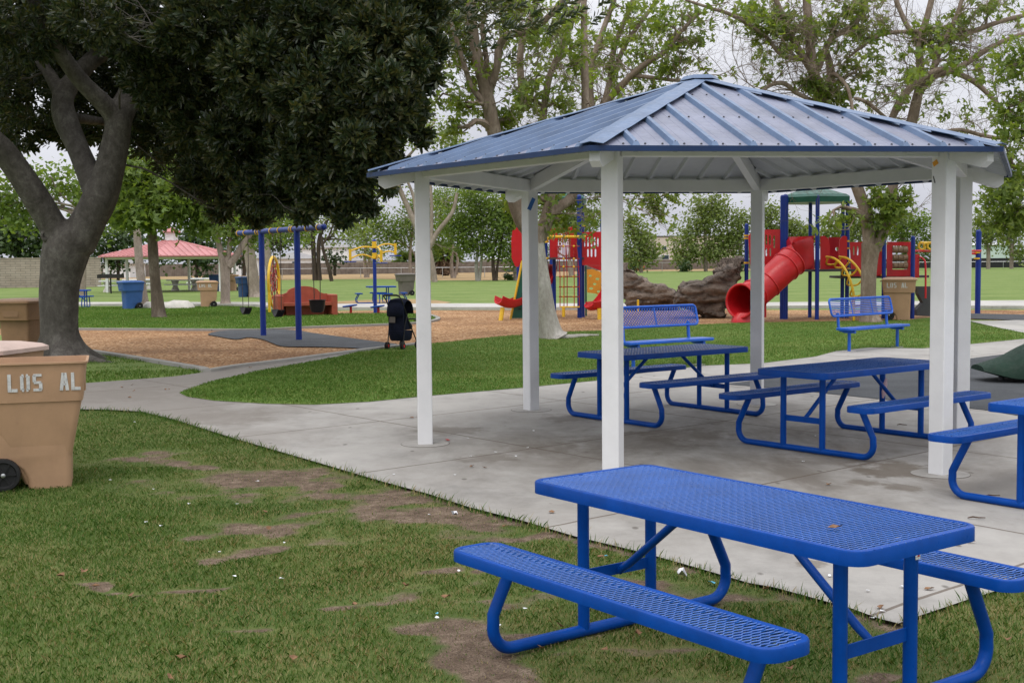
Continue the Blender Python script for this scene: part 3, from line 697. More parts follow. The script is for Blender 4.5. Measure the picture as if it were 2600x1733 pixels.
# ---- square table with four seats, far off
s6 = G(968, 770); t6 = thing('square_picnic_table', 'square blue picnic table with separate seats on a sandy patch', 'picnic table', s6, .25)
MB().loft([[(x, y, z) for x, y in rrect(.6, .6, .07)] for z in (.70, .76)]).build('tabletop', BLUE, t6)
for k in range(4):
    R_ = Matrix.Rotation(k*PI/2, 3, 'Z')
    m_ = MB().loft([[(x, y, z) for x, y in rrect(.36, .14, .06, cy=-.98)] for z in (.42, .47)]); m_.xf(R_.to_4x4()); m_.build('seat', BLUE, t6)
    for s in (-.22, .22):
        m_ = MB().tube([Vector((s, -.98, .43)), Vector((s, -1.1, .2)), Vector((s, -1.08, .08)), Vector((s, -.98, .03)), Vector((s, -.4, .03))], .022, 8); m_.xf(R_.to_4x4()); m_.build('seat_bracket', BLUE, t6)
    m_ = MB().tube([(.28, -.28, .03), (.28, -.28, .71)], .025, 8); m_.xf(R_.to_4x4()); m_.build('leg', BLUE, t6)
# ================================================================== BENCHES
def bench(label, a, b, slats, group=None):
    """a, b: ground points of the two pedestals"""
    mid = (a+b)/2; d = b-a; rz = math.atan2(d.y, d.x); hl = d.length/2
    t = thing('park_bench', label, 'bench', (mid.x, mid.y, S(mid.y)), rz, group)
    HLn = hl+.22
    seat = MB()
    rings = [[(x, y, z) for x, y in rrect(HLn-q, .165-q, .05)] for q, z in ((.01, .405), (0, .415), (0, .445), (.008, .452))]
    seat.loft(rings); seat.build('seat', BENCHBLUE, t, smooth=35)
    tilt = Matrix.Rotation(math.radians(-14), 3, 'X')
    bk = MB(); loop = rrect(HLn-.0, .165, .07, 6)
    pth = [tilt @ Vector((x, 0, y))+Vector((0, .27, .82)) for x, y in loop]
    bk.tube(pth, .020, 8, closed=True)
    for x in (-HLn*.33, HLn*.33) if slats else (0,): bk.tube([tilt @ Vector((x, 0, -.15))+Vector((0, .27, .82)), tilt @ Vector((x, 0, .15))+Vector((0, .27, .82))], .012, 6)
    bo = bk.build('backrest', BENCHBLUE, t, smooth=True)
    inf = MB()
    if slats:
        for i in range(9):
            z = -.135+i*.27/8; inf.tube([tilt @ Vector((-HLn+.02, 0, z))+Vector((0, .27, .82)), tilt @ Vector((HLn-.02, 0, z))+Vector((0, .27, .82))], .009, 5)
        inf.build('rod', BENCHBLUE, bo)
    else:
        V, F = expanded(HLn-.02, .145, .05, .028, .0062, .06); V2 = V.copy(); V2[:, 1] = V[:, 2]; V2[:, 2] = V[:, 1]
        c_, s_ = math.cos(math.radians(-14)), math.sin(math.radians(-14))
        W = np.stack([V2[:, 0], V2[:, 1]*c_-V2[:, 2]*s_+.27, V2[:, 1]*s_+V2[:, 2]*c_+.82], -1); idx_mesh('mesh_panel', W, F, BENCHBLUE, bo)
    for s in (-1, 1):
        x = s*hl
        MB().tube([(x, 0, -.03), (x, 0, .37)], .03, 12).build('leg', BENCHBLUE, t, smooth=True)
        MB().lathe([(.0, 0), (.12, 0), (.12, .012), (0, .014)], 16, (x, 0, 0)).build('foot_plate', CONC2, t)
        MB().tube([(x, -.13, .375), (x, .1, .375), (x, .20, .40), (x, .235, .47), (x, .245, .60), (x, .255, .72)], .028, 10).build('back_support', BENCHBLUE, t, smooth=True)
    return t
bench('blue bench with mesh back standing at the grass edge behind the shelter', G(1608, 939), G(1774, 926), False)
bench('blue bench with rod back on the concrete edge in front of the right tan bin', G(2156, 893), G(2278, 881), True)
# ================================================================== WHEELED BINS
def rr3(x0, x1, y0, y1, z, r=.05, n=3): return [(x, y, z) for x, y in rrect((x1-x0)/2, (y1-y0)/2, r, n, (x0+x1)/2, (y0+y1)/2)]
def text_mesh(txt, size, bold, parent, name, mat, M):
    cu = bpy.data.curves.new(name, 'FONT'); cu.body = txt; cu.size = size; cu.offset = bold; cu.extrude = .0015; cu.space_character = 1.15
    o = bpy.data.objects.new('tmp_text', cu); COL.objects.link(o); dg = bpy.context.evaluated_depsgraph_get()
    me = bpy.data.meshes.new_from_object(o.evaluated_get(dg)); bpy.data.objects.remove(o); me.name = name
    me.materials.clear(); me.materials.append(mat); me.transform(M); ob = bpy.data.objects.new(name, me); COL.objects.link(ob); ob.parent = parent; return ob
def bin_(label, loc, rz, mat, group, lid='closed', letters=None, scale=1, lidmat=None, stamp=None):
    """x = width, -y = front, +y = back with wheels"""
    t = thing('wheeled_bin', label, 'trash bin', loc, rz, group); t.scale = (scale,)*3
    out = [(-.265, .265, -.285, .05, 0), (-.268, .268, -.286, .065, .09), (-.27, .27, -.288, .11, .17), (-.272, .272, -.289, .20, .24), (-.275, .275, -.290, .345, .285), (-.302, .302, -.302, .385, .70),
           (-.303, .303, -.303, .39, .715), (-.335, .335, -.395, .395, .725), (-.36, .36, -.43, .42, 1.03), (-.375, .375, -.445, .435, 1.035), (-.375, .375, -.445, .435, 1.05)]
    inn = [(-.355, .355, -.425, .415, 1.05), (-.325, .325, -.385, .385, .72), (-.24, .24, -.25, .08, .04)]
    b = MB(); rings = [rr3(*r[:4], r[4]) for r in out]+[rr3(*r[:4], r[4]) for r in (inn if lid == 'open' else [(-.30, .30, -.38, .38, 1.05)])]
    b.loft(rings)
    # front grip recess
    body = b.build('body', mat, t, smooth=35)
    MB().box((0, -.405, .86), (.30, .02, .14)).build('front_grip', mat, t)
    ax = MB().tube([(-.30, .235, .135), (.30, .235, .135)], .012, 8).build('axle', CHROME, t)
    for s in (-1, 1):
        w = MB(); c = (s*.285, .235, .135)
        prof = [(.02, -.035), (.10, -.03), (.128, -.028), (.135, -.015), (.135, .015), (.128, .028), (.105, .03), (.095, .012), (.02, .014)]
        w.lathe(prof, 24); w.v = [(c[0]+z*s, c[1]+x, c[2]+y) for x, y, z in w.v]
        wo = w.build('wheel', BLACK, t, smooth=30)
        h_ = MB(); h_.lathe([(.018, 0), (.018, .035), (.004, .04)], 10); h_.v = [(c[0]+z*s, c[1]+x, c[2]+y) for x, y, z in h_.v]; h_.build('hub', CHROME, wo)
        sp_ = MB()
        for k in range(6):
            a = k*PI/3; sp_.box((c[0]+s*.020, c[1]+.06*math.cos(a), c[2]+.06*math.sin(a)), (.010, .085, .012), Matrix.Rotation(a, 3, 'X'))
        sp_.build('spoke', BLACK, wo)
    lm = lidmat or mat
    if lid == 'closed':
        MB().loft([rr3(-.395, .395, -.465, .43, 1.04, .06), rr3(-.395, .395, -.465, .43, 1.075, .06), rr3(-.36, .36, -.43, .40, 1.10, .08), rr3(-.25, .25, -.30, .30, 1.125, .10)]).build('lid', lm, t, smooth=30)
        MB().tube([(-.34, .46, 1.02), (.34, .46, 1.02)], .016, 8).build('handle', lm, t)
    elif lid == 'open':
        MB().tube([(-.34, .47, 1.0), (.34, .47, 1.0)], .016, 8).build('handle', lm, t)
        l = MB().loft([rr3(-.38, .38, -.43, .43, 0, .06), rr3(-.38, .38, -.43, .43, .03, .06), rr3(-.30, .30, -.34, .34, .06, .08)])
        l.xf(Matrix.Translation((0, .56, .58)) @ Matrix.Rotation(math.radians(-86), 4, 'X')); l.build('lid', lm, t)
    if letters:
        side, sx_, z, y0 = letters; glyphs = MB(); hh = .135*sx_; cw = .068*sx_; sw_ = .024*sx_
        def bar(x0, z0, x1, z1, w=None):
            w = w or sw_; a, b = Vector((x0, 0, z0)), Vector((x1, 0, z1)); d = b-a; rr_ = Matrix.Rotation(-math.atan2(d.z, d.x), 3, 'Y'); glyphs.box(tuple((a+b)/2), (d.length, .003, w), rr_)
        def glyph(ch, x):
            t_, m_, e = hh, hh/2, sw_/2
            if ch == 'L': bar(x+e, 0, x+e, t_); bar(x+sw_+.002, e, x+cw, e)
            if ch == 'O':
                for s in (0, 1):
                    f = (lambda q: x+q) if s == 0 else (lambda q: x+cw-q)
                    bar(f(e), .016, f(e), t_-.016); bar(f(e), .016, f(e+.016), e); bar(f(e), t_-.016, f(e+.016), t_-e)
            if ch == 'S':
                bar(x+.006, t_-e, x+cw-.004, t_-e, sw_*.8); bar(x+e, t_-.012, x+e, m_+.004); bar(x+.008, m_, x+cw-.008, m_, sw_*.8); bar(x+cw-e, m_-.004, x+cw-e, .012); bar(x+.004, e, x+cw-.006, e, sw_*.8)
            if ch == 'A': bar(x+e, 0, x+cw/2-.006, t_); bar(x+cw-e, 0, x+cw/2+.006, t_); bar(x+.02, m_*.7, x+cw-.02, m_*.7, sw_*.6)
        M = Matrix.Translation((side*.3475, side*-y0, z)) @ Matrix.Rotation(side*PI/2, 4, 'Z') @ Matrix.Rotation(.082, 4, 'X')
        for wd in ((('L', 0), ('O', .088), ('S', .176)), (('A', .365), ('L', .448))):
            glyphs = MB()
            for ch, gx_ in wd: glyph(ch, gx_*sx_)
            glyphs.xf(M); glyphs.build('lettering', LETTER, t)
    if stamp:
        M = Matrix.Translation((-.10, -.452, .97)) @ Matrix.Rotation(PI/2-.10, 4, 'X')
        text_mesh(stamp, .045, 0, t, 'stamp', LETTER, M)
    return t
GB = 'tan wheeled trash bins'
# near bin, seen from its left flank: front to the right
c1 = G(90, 1238); bin_('tan trash bin lettered LOS AL with its lid flung open, nearest on the left', (-3.96, 10.20, S(9.7)-.02), math.radians(108), TAN, GB, 'open', (-1, 1.08, .815, .175), .985)
bin_('tan trash bin with pale domed lid, half hidden at the left edge', (-4.72, 10.95, S(11)-.02), math.radians(80), TAN, GB, 'closed', None, 1, PALELID)
p = G(60, 908); bin_('brown trash bin with closed lid beside the big tree trunk', (p.x, p.y, S(20)), math.radians(-8), BROWNCAN, GB, 'closed', None, 1.0)
p = G(2290, 813); bin_('tan bin lettered LOS AL leaning close to the right sycamore trunk', (p.x, p.y+.3, S(30)), math.radians(72), TAN, GB, 'closed', (-1, 1.0, .85, .30), 1.08)
p = G(528, 780); bin_('far tan bin lettered LOS AL in front of the forked pale tree', (p.x, p.y, S(30)), math.radians(-74), TAN, GB, 'closed', (1, 1.0, .85, .35), .98)
p = G(590, 738); bin_('tan bin far behind the forked pale tree', (p.x, p.y, S(30)), 0, TAN, GB, 'closed')
GBB = 'blue recycling bins'
p = G(334, 785); bin_('light blue recycling bin on the lawn near the red roofed shelter', (p.x, p.y, S(30)), math.radians(-55), BLUECAN, GBB, 'closed', None, 1.02)
p = G(622, 754); bin_('navy recycling bin leaning against a grey tree trunk', (p.x, p.y, S(30)), math.radians(-60), NAVYCAN, GBB, 'closed', None, 1.0)
p = G(548, 739); bin_('navy recycling bin beside the red roofed shelter post', (p.x, p.y, S(30)), 0, NAVYCAN, GBB, 'closed')
p = G(1030, 750); bin_('grey trash bin standing alone on the lawn left of the shelter post', (p.x, p.y, S(30)), math.radians(-62), GREYCAN, None, 'closed', None, 1.08)
# ================================================================== SWINGS
sa, sb = G(669, 852), G(759, 863); mid = (sa+sb)/2
sw = thing('swing_frame', 'blue two post swing frame with yellow clamps on its top bar', 'swing set', (mid.x, mid.y, S(30)))
za, zb = 2.55, 2.55
d = (sb-sa).normalized(); Z0 = S(30)
for q in (sa, sb): MB().tube([(q.x, q.y, Z0-.02), (q.x, q.y, Z0+2.5)], .070, 14).build('post', BLUE2, sw, True, True)
def on_line(px, base, dirv):
    # point on the vertical plane base+dirv*t hit by the pixel column
    r_ = ray(px, 700); nrm = Vector((r_.y, -r_.x, 0)); t = -(base.dot(nrm))/dirv.dot(nrm); return base+dirv*t
eL, eR = on_line(607, sa, d), on_line(824, sa, d)
zbm = Z0+2.52
MB().tube([(eL.x, eL.y, zbm), (eR.x, eR.y, zbm)], .064, 14).build('top_bar', BLUE2, sw, True, True)
def sph(c, r, n=12): return MB().lathe([(r*math.sin(PI*i/8)+.0001, -r*math.cos(PI*i/8)) for i in range(9)], n, c)
for q in (eL, eR): sph((q.x, q.y, zbm), .072).build('end_cap', BLUE2, sw, True, True)
for px in (609, 626, 656, 662, 692, 713, 742, 747, 783, 812):
    q = on_line(px, sa, d); MB().tube([Vector((q.x, q.y, zbm))-d*.018, Vector((q.x, q.y, zbm))+d*.018], .078, 14).build('clamp', YEL, sw, True, True)
for i, (xa, xb, xc, py, lab) in enumerate(((613, 632, 627, 801, 'black belt swing hanging at the far left end of the frame'), (695, 714, 710, 808, 'black belt swing hanging between the two blue posts'))):
    A1, B1 = on_line(xa, sa, d), on_line(xb, sa, d); c = (A1+B1)/2; zc = P(xc, py, c.y).z
    t = thing('belt_swing', lab, 'swing', (c.x, c.y, zc), 0, 'belt swings on the blue frame')
    for q, s in ((A1, -1), (B1, 1)):
        e = c+d*s*.20; pts = [Vector((q.x, q.y, zbm-.05)), Vector((e.x, e.y, zc+.16))]
        MB().tube(pts, .009, 5).build('chain', CHAIN, t, world=True)
    mb = MB(); rings = []
    nrm = Vector((-d.y, d.x, 0))
    for k in range(13):
        u = -1+k/6; p_ = c+d*u*.21; z = zc+.16*abs(u)**1.6
        rings.append([p_+nrm*.09+Vector((0, 0, z)), p_-nrm*.09+Vector((0, 0, z)), p_-nrm*.085+Vector((0, 0, z-.018)), p_+nrm*.085+Vector((0, 0, z-.018))])
    for r_ in rings:
        for k, v_ in enumerate(r_): r_[k] = Vector((v_.x, v_.y, v_.z-c.z if False else v_.z))
    mb.loft(rings).build('seat', BLACK, t, world=True)
# fix up: ring points used c.z of ground, so seats sit at zc
A1, B1 = on_line(794, sa, d), on_line(815, sa, d); c = (A1+B1)/2; zc = P(806, 778, c.y).z
t = thing('toddler_swing', 'black bucket swing hanging from the right overhang of the bar', 'swing', (c.x, c.y, zc))
for q, s in ((A1, -1), (B1, 1)):
    e = c+d*s*.16; MB().tube([Vector((q.x, q.y, zbm-.05)), Vector((e.x, e.y, zc+.16))], .010, 5).build('chain', CHAIN, t, world=True)
MB().loft([[(x+c.x, y+c.y, zc+z) for x, y in rrect(w_, w_*.85, w_*.5)] for w_, z in ((.08, -.13), (.13, -.11), (.16, .0), (.17, .13), (.185, .15), (.14, .15), (.12, .0), (.07, -.08))]).build('bucket_seat', BLACK, t, world=True, smooth=40)
# ---- yellow climbing wheel with a net
w0 = G(697, 793); s_ = pm(w0.y); Zc = P(697, 716, w0.y).z; Rw = 64/s_
wt = thing('net_climber', 'tall yellow ring seen nearly edge on with a red rope net inside', 'play equipment', w0)
an = math.radians(80); ud = Vector((math.cos(an), math.sin(an), 0))
def wp(a, r): return Vector((w0.x, w0.y, Zc))+ud*r*math.cos(a)*1.0+Vector((0, 0, r*math.sin(a)))
ud = Vector((.02, 1, 0))
MB().tube([wp(2*PI*k/40, Rw) for k in range(40)], .05, 10, closed=True).build('ring', YEL, wt, True, True)
for s in (-1, 1):
    q = Vector((w0.x, w0.y, 0))+ud*s*Rw*.93
    MB().tube([(q.x, q.y, w0.z), (q.x, q.y, Zc)], .05, 10).build('post', YEL, wt, True, True)
net = MB()
for k in range(8):
    a = 2*PI*k/8+.2; net.tube([wp(a, .05), wp(a, Rw)], .018, 5)
for r_ in (.35, .65):
    net.tube([wp(2*PI*k/16, Rw*r_+(.04 if k % 2 else -.02)) for k in range(16)], .018, 5, closed=True)
net.build('rope_net', ROPE, wt, world=True)
for k in range(8):
    a = 2*PI*k/8+.2; sph(wp(a, Rw*.65), .035, 8).build('connector', YEL, wt, True, True)
# ---- red moulded concrete bench with a curved back
ra, rb_ = G(716, 812), G(840, 804); dd_ = (rb_-ra); rz = math.atan2(dd_.y, dd_.x)-.0
rz = math.radians(24); mid = G(776, 802)
rb = thing('concrete_bench', 'wide red concrete bench with a humped back, behind the swings', 'bench', mid, rz)
HL = .92
back = [(-HL+.1, .0), (HL-.1, 0), (HL-.1, .74)]+[(x*(HL-.22), .74+.26*(1-abs(x)**2.2) if abs(x) < .75 else .74+.12*(1-abs(x))*2) for x in [1-.1*i for i in range(21)]]+[(-HL+.1, .74)]
MB().slab(back, 'y', .22, .34).build('backrest', BRICKRED, rb)
MB().slab([(-HL+.1, .36), (HL-.1, .36), (HL-.1, .46), (-HL+.1, .46)], 'y', -.34, .22).build('seat', BRICKRED, rb)
for s in (-1, 1): MB().box((s*(HL), 0, .36), (.20, .72, .72), None, .03).build('arm_block', BRICKRED, rb)
MB().box((0, .12, .18), (1.3, .12, .36)).build('seat_support', BRICKRED, rb)
# ---- stand-up spinner: post, four curved arms with hand wheels, disc stools
s0 = G(953, 794); k_ = pm(s0.y)
sp = thing('arm_exerciser', 'blue post with curved yellow arms holding blue hand wheels', 'play equipment', s0)
zt_ = P(953, 612, s0.y).z
MB().tube([(s0.x, s0.y, s0.z), (s0.x, s0.y, zt_)], .065, 14).build('post', BLUE2, sp, True, True); sph((s0.x, s0.y, zt_), .068).build('cap', BLUE2, sp, True, True)
for z0_, z1_ in ((P(0, 621, s0.y).z, P(0, 638, s0.y).z), (P(0, 650, s0.y).z, P(0, 665, s0.y).z)):
    MB().tube([(s0.x, s0.y, z0_), (s0.x, s0.y, z1_)], .082, 14).build('collar', YEL, sp, True, True)
for (ex, ez, ey) in ((889, 647, -.5), (1004, 632, .2), (968, 650, -.9)):
    e = P(ex, ez, s0.y+ey); hub = Vector((s0.x, s0.y, 0)); h1 = P(953, 630, s0.y); h2 = P(953, 659, s0.y)
    for hh, zz, bow in ((h1, .12, .10), (h2, -.14, .16)):
        pts = []
        for i in range(9):
            t_ = i/8; p_ = hh.lerp(e+Vector((0, 0, zz)), t_); p_.z += bow*math.sin(PI*t_); pts.append(p_)
        MB().tube(pts, .028, 8).build('arm', YEL, sp, True, True)
    MB().tube([e+Vector((0, 0, .2)), e+Vector((0, 0, -.2))], .05, 10).build('hub', YEL, sp, True, True)
    hw_ = MB(); c = e+Vector((0, 0, -.24)); n_ = 24
    hw_.tube([c+Vector((.2*math.cos(2*PI*i/n_), .2*math.sin(2*PI*i/n_), .0)) for i in range(n_)], .022, 6, closed=True)
    for i in range(3): a = i*2*PI/3; hw_.tube([c, c+Vector((.2*math.cos(a), .2*math.sin(a), 0))], .016, 5)
    hw_.tube([c, c+Vector((0, 0, .1))], .02, 6); hw_.build('hand_wheel', BLUE2, sp, True, True)
for (px, py, w_, ll) in ((891, 795, .27, 'blue disc stool on a red stem, tilted, beside the red bench'), (961, 797, .26, 'blue disc stool on a red stem behind the exerciser post')):
    g = G(px, py); t = thing('disc_stool', ll, 'stool', g, 0, 'disc stools round the arm exerciser')
    tl = Matrix.Rotation(math.radians(-7), 4, 'Y')
    MB().tube([(0, 0, 0), (.0, 0, .24)], .045, 10).build('stem', REDP, t, True)
    MB().lathe([(.02, .22), (w_*.9, .235), (w_, .265), (w_*.95, .29), (0, .30)], 24).xf(tl).build('seat', BLUE, t, True)
# ================================================================== STROLLER
st = G(1006, 886); k_ = 1/pm(st.y)
t = thing('stroller', 'empty navy baby stroller parked on the kerb beside a shelter post', 'stroller', (st.x+.08, st.y, st.z), math.radians(-28)); t.scale = (.88, .85, 1.08)
# local: +y forward, seat opens forward (away from viewer); hand bar at -y
for s in (-1, 1):
    x = s*.21
    MB().tube([(x, .42, .10), (x, .05, .52), (x, -.22, .90), (x, -.34, .99)], .013, 8).build('frame_tube', BLACK, t, True)
    MB().tube([(x, -.20, .09), (x, -.12, .45), (x, .0, .66)], .013, 8).build('rear_leg', BLACK, t, True)
    for y in (-.22, .42):
        for q in (-.02, .02):
            w = MB(); w.lathe([(.02, -.012), (.062, -.013), (.072, 0), (.062, .013), (.02, .012)], 18)
            w.v = [(x+q*1.3+z_, y+x_, .072+y_) for x_, y_, z_ in w.v]; wo = w.build('wheel', BLACK, t, 30)
            h_ = MB(); h_.lathe([(.0, -.015), (.028, -.016), (.028, .016), (0, .015)], 12); h_.v = [(x+q*1.3+z_, y+x_, .072+y_) for x_, y_, z_ in h_.v]; h_.build('hub', REDP, wo, 30)
MB().tube([(-.21, -.34, .99), (-.17, -.39, 1.01), (.17, -.39, 1.01), (.21, -.34, .99)], .018, 8).build('handle_bar', BLACK, t, True)
MB().loft([[(x, y, z) for x, y in rrect(wx, wy, .05, 3, 0, cy_)] for wx, wy, cy_, z in ((.17, .17, .03, .16), (.19, .21, .03, .20), (.20, .24, .03, .34), (.20, .24, .03, .345))]).build('storage_basket', NAVYCLOTH, t, 40)
MB().slab([(-.20, .34), (.20, .34), (.20, .88), (.12, .93), (-.12, .93), (-.20, .88)], 'y', -.17, -.14).build('back_panel', NAVYCLOTH, t)
MB().loft([[(x, y, z) for x, y in rrect(wx, wy, .05, 3, 0, cy_)] for wx, wy, cy_, z in ((.17, .16, .12, .36), (.19, .17, .12, .42), (.19, .06, -.03, .60), (.18, .04, -.10, .82))]).build('seat', NAVYCLOTH, t, 50)
hd = []
for i in range(9):
    a = math.radians(-20+i*25); r_ = .26
    hd.append([(x, -.02+r_*math.cos(a)*(1)*(1-0*abs(x)), .72+r_*math.sin(a)*math.cos(x*3.4)) for x in (-.21, -.20, -.12, 0, .12, .20, .21)])
canopy = MB()
rings = []
for i in range(11):
    a = math.radians(-15+i*20); rr_ = .27
    ring = []
    for j in range(13):
        b_ = math.radians(-90+j*15); x = .225*math.sin(b_); q = .82+.18*math.cos(b_)+(.02 if i % 3 else 0)
        ring.append((x, .02+rr_*q*math.cos(a)*-1, .68+rr_*q*math.sin(a)))
    rings.append(ring)
vs = [v for r_ in rings for v in r_]; fs = [(i*13+j, i*13+j+1, (i+1)*13+j+1, (i+1)*13+j) for i in range(10) for j in range(12)]
canopy.add(vs, fs); co = canopy.build('canopy', NAVYCLOTH, t, 60)
mo = co.modifiers.new('thick', 'SOLIDIFY'); mo.thickness = .012
MB().add([(-.15, -.225, .50), (.02, -.225, .50), (.02, -.225, .62), (-.12, -.225, .64), (-.15, -.232, .50), (.02, -.232, .50), (.02, -.232, .62), (-.12, -.232, .64)], [(0, 1, 2, 3), (7, 6, 5, 4), (0, 1, 5, 4), (1, 2, 6, 5), (2, 3, 7, 6), (3, 0, 4, 7)]).build('rear_pocket', GREYCAN, t)
MB().tube([(-.20, .33, .52), (-.19, .43, .55), (.19, .43, .55), (.20, .33, .52)], .014, 8).build('bumper_bar', BLACK, t, True)
# ================================================================== PLAY STRUCTURES
def vpost(px, base, top, parent, r=.065, mat=BLUE2, name='post', cap=True, Y=None):
    g = G(px, base); zt = P(px, top, g.y).z
    MB().tube([(g.x, g.y, g.z-.03), (g.x, g.y, zt)], r, 14).build(name, mat, parent, True, True)
    if cap: sph((g.x, g.y, zt), r*1.04).build('post_cap', mat, parent, True, True)
    return g
def band(px, py, Y, parent, r=.078, h=.05):
    c = P(px, py, Y); MB().tube([c-Vector((0, 0, h/2)), c+Vector((0, 0, h/2))], r, 14).build('clamp', YEL, parent, True, True)
def plate(pts, Y, parent, name, mat, th=.03, holes=(), dY=0., label=None):
    """upright board: outline given in photo pixels on the plane y=Y (dY = extra depth per px to the right)"""
    x0 = pts[0][0]; bm = bmesh.new()
    def q(p, yy=0):
        Yp = Y+dY*(p[0]-x0); return P(p[0], p[1], Yp)+Vector((0, yy, 0))
    outer = [bm.verts.new(q(p)) for p in pts]; ed = [bm.edges.new((outer[i], outer[(i+1) % len(outer)])) for i in range(len(outer))]
    for hpts in holes:
        hv = [bm.verts.new(q(p)) for p in hpts]; ed += [bm.edges.new((hv[i], hv[(i+1) % len(hv)])) for i in range(len(hv))]
    bmesh.ops.triangle_fill(bm, edges=ed, use_beauty=True)
    r_ = bmesh.ops.extrude_face_region(bm, geom=bm.faces[:])
    for v in [g for g in r_['geom'] if isinstance(g, bmesh.types.BMVert)]: v.co.y += th
    bmesh.ops.recalc_face_normals(bm, faces=bm.faces)
    me = bpy.data.meshes.new(name); bm.to_mesh(me); bm.free(); me.materials.append(mat); me.transform(Matrix.Translation(-parent.location))
    o = bpy.data.objects.new(name, me); COL.objects.link(o); o.parent = parent
    if label: o['label'] = label
    return o
def slot(x, y0, y1, w=4): return [(x-w/2, y0+2), (x-w/4, y0), (x+w/4, y0), (x+w/2, y0+2), (x+w/2, y1-2), (x+w/4, y1), (x-w/4, y1), (x-w/2, y1-2)]
def ell(cx, cy, rx, ry, n=12): return [(cx+rx*math.cos(2*PI*k/n), cy+ry*math.sin(2*PI*k/n)) for k in range(n)]
def ptube(pts, r, parent, name, mat, sides=10, world=True, sm=3, **k):
    q = [(P(x, y, Y), r) for x, y, Y in pts]
    if sm: q = smooth_path(q, sm)
    return MB().tube([a for a, _ in q], r, sides).build(name, mat, parent, True, True)
# ---- left structure
L0 = G(1440, 806); YL = L0.y
ps = thing('play_structure', 'left play structure with red panels, rope ladder and green climbing wall', 'play structure', (L0.x, L0.y, S(30)))
vpost(1408, 805, 580, ps, .055); vpost(1472, 806, 500, ps, .075); vpost(1480, 804, 500, ps, .06); vpost(1387, 803, 500, ps, .06); vpost(1317, 800, 556, ps, .055); vpost(1344, 803, 562, ps, .055)
vpost(1488, 801, 676, ps, .03, GREENP)
vpost(1530, 800, 560, ps, .06); vpost(1400, 790, 505, ps, .055)
# roof, low ribbed hexagonal dome
def play_roof(parent, cx, Y, py_e, py_t, hw_px):
    c = P(cx, py_e, Y); R = hw_px/pm(Y); hgt = (py_e-py_t)/pm(Y)
    prof = [(R*.93, -.10), (R, -.12), (R*1.02, 0), (R*.93, .10), (R*.84, hgt*.55), (R*.5, hgt*1.1), (R*.1, hgt*1.5), (.01, hgt*1.52)]
    o = MB().loft([[(c.x+r*math.cos(2*PI*k/6+.35), c.y+r*math.sin(2*PI*k/6+.35), c.z+z) for k in range(6)] for r, z in prof]).build('roof', SHINGLE, parent, world=True)
    e = MB().loft([[(c.x+r*math.cos(2*PI*k/6+.35), c.y+r*math.sin(2*PI*k/6+.35), c.z+z) for k in range(6)] for r, z in ((R*.95, -.13), (R*1.01, -.14), (R*1.035, .02), (R*.96, .08))]); e.build('roof_edge', GREENP, parent, world=True)
play_roof(ps, 1430, YL+.6, 506, 482, 62)
sl = lambda xs, a, b: [slot(x, a, b) for x in xs]
plate([(1396, 574), (1400, 571), (1408, 571), (1414, 580), (1416, 600), (1416, 657), (1396, 657)], YL, ps, 'side_panel', REDP)
plate([(1448, 580), (1454, 573), (1462, 571), (1466, 574), (1466, 657), (1448, 657), (1450, 610)], YL, ps, 'side_panel', REDP)
for i in range(9): x = 1416+i*4; ptube([(x, 577, YL+.05), (x, 655, YL+.05)], .010, ps, 'barrier_bar', REDP, 6, sm=0)
ptube([(1415, 578, YL+.05), (1450, 578, YL+.05)], .016, ps, 'barrier_rail', REDP, 6, sm=0)
plate([(1478, 589), (1524, 588), (1550, 588), (1550, 674), (1478, 673)], YL, ps, 'play_panel', REDP, .03, sl((1484, 1493, 1502, 1510, 1518, 1535), 602, 626)+sl((1493, 1502, 1512, 1535), 632, 652))
plate([(1478, 674), (1490, 674), (1528, 688), (1550, 700), (1550, 674)], YL, ps, 'arch_panel', REDP)
hl = [ell(1499, 700, 4, 2.6), ell(1517, 708, 5, 3), ell(1510, 721, 4.5, 2.8), ell(1501, 732, 5, 3), ell(1520, 740, 4.5, 3), ell(1530, 722, 4, 3)]
plate([(1490, 684), (1505, 683), (1522, 689), (1545, 700), (1545, 765), (1528, 752), (1512, 745), (1497, 743), (1491, 742)], YL-.2, ps, 'climbing_panel', ORANGE, .04, hl)
ptube([(1394, 601, YL-.3), (1487, 601, YL-.3)], .045, ps, 'overhead_bar', YEL, 10, sm=0)
for x in (1392, 1478): ptube([(x+2, 603, YL-.3), (x-3+(8 if x > 1400 else 0), 612, YL)], .025, ps, 'bar_bracket', YEL, 8, sm=0)
plate([(1370, 600), (1384, 600), (1384, 640), (1376, 650), (1368, 625)], YL+.1, ps, 'green_panel', GREENP)
MB().box(tuple(P(1430, 656, YL+.5)), (1.25, 1.1, .06)).build('deck', DKTRIM, ps, world=True)
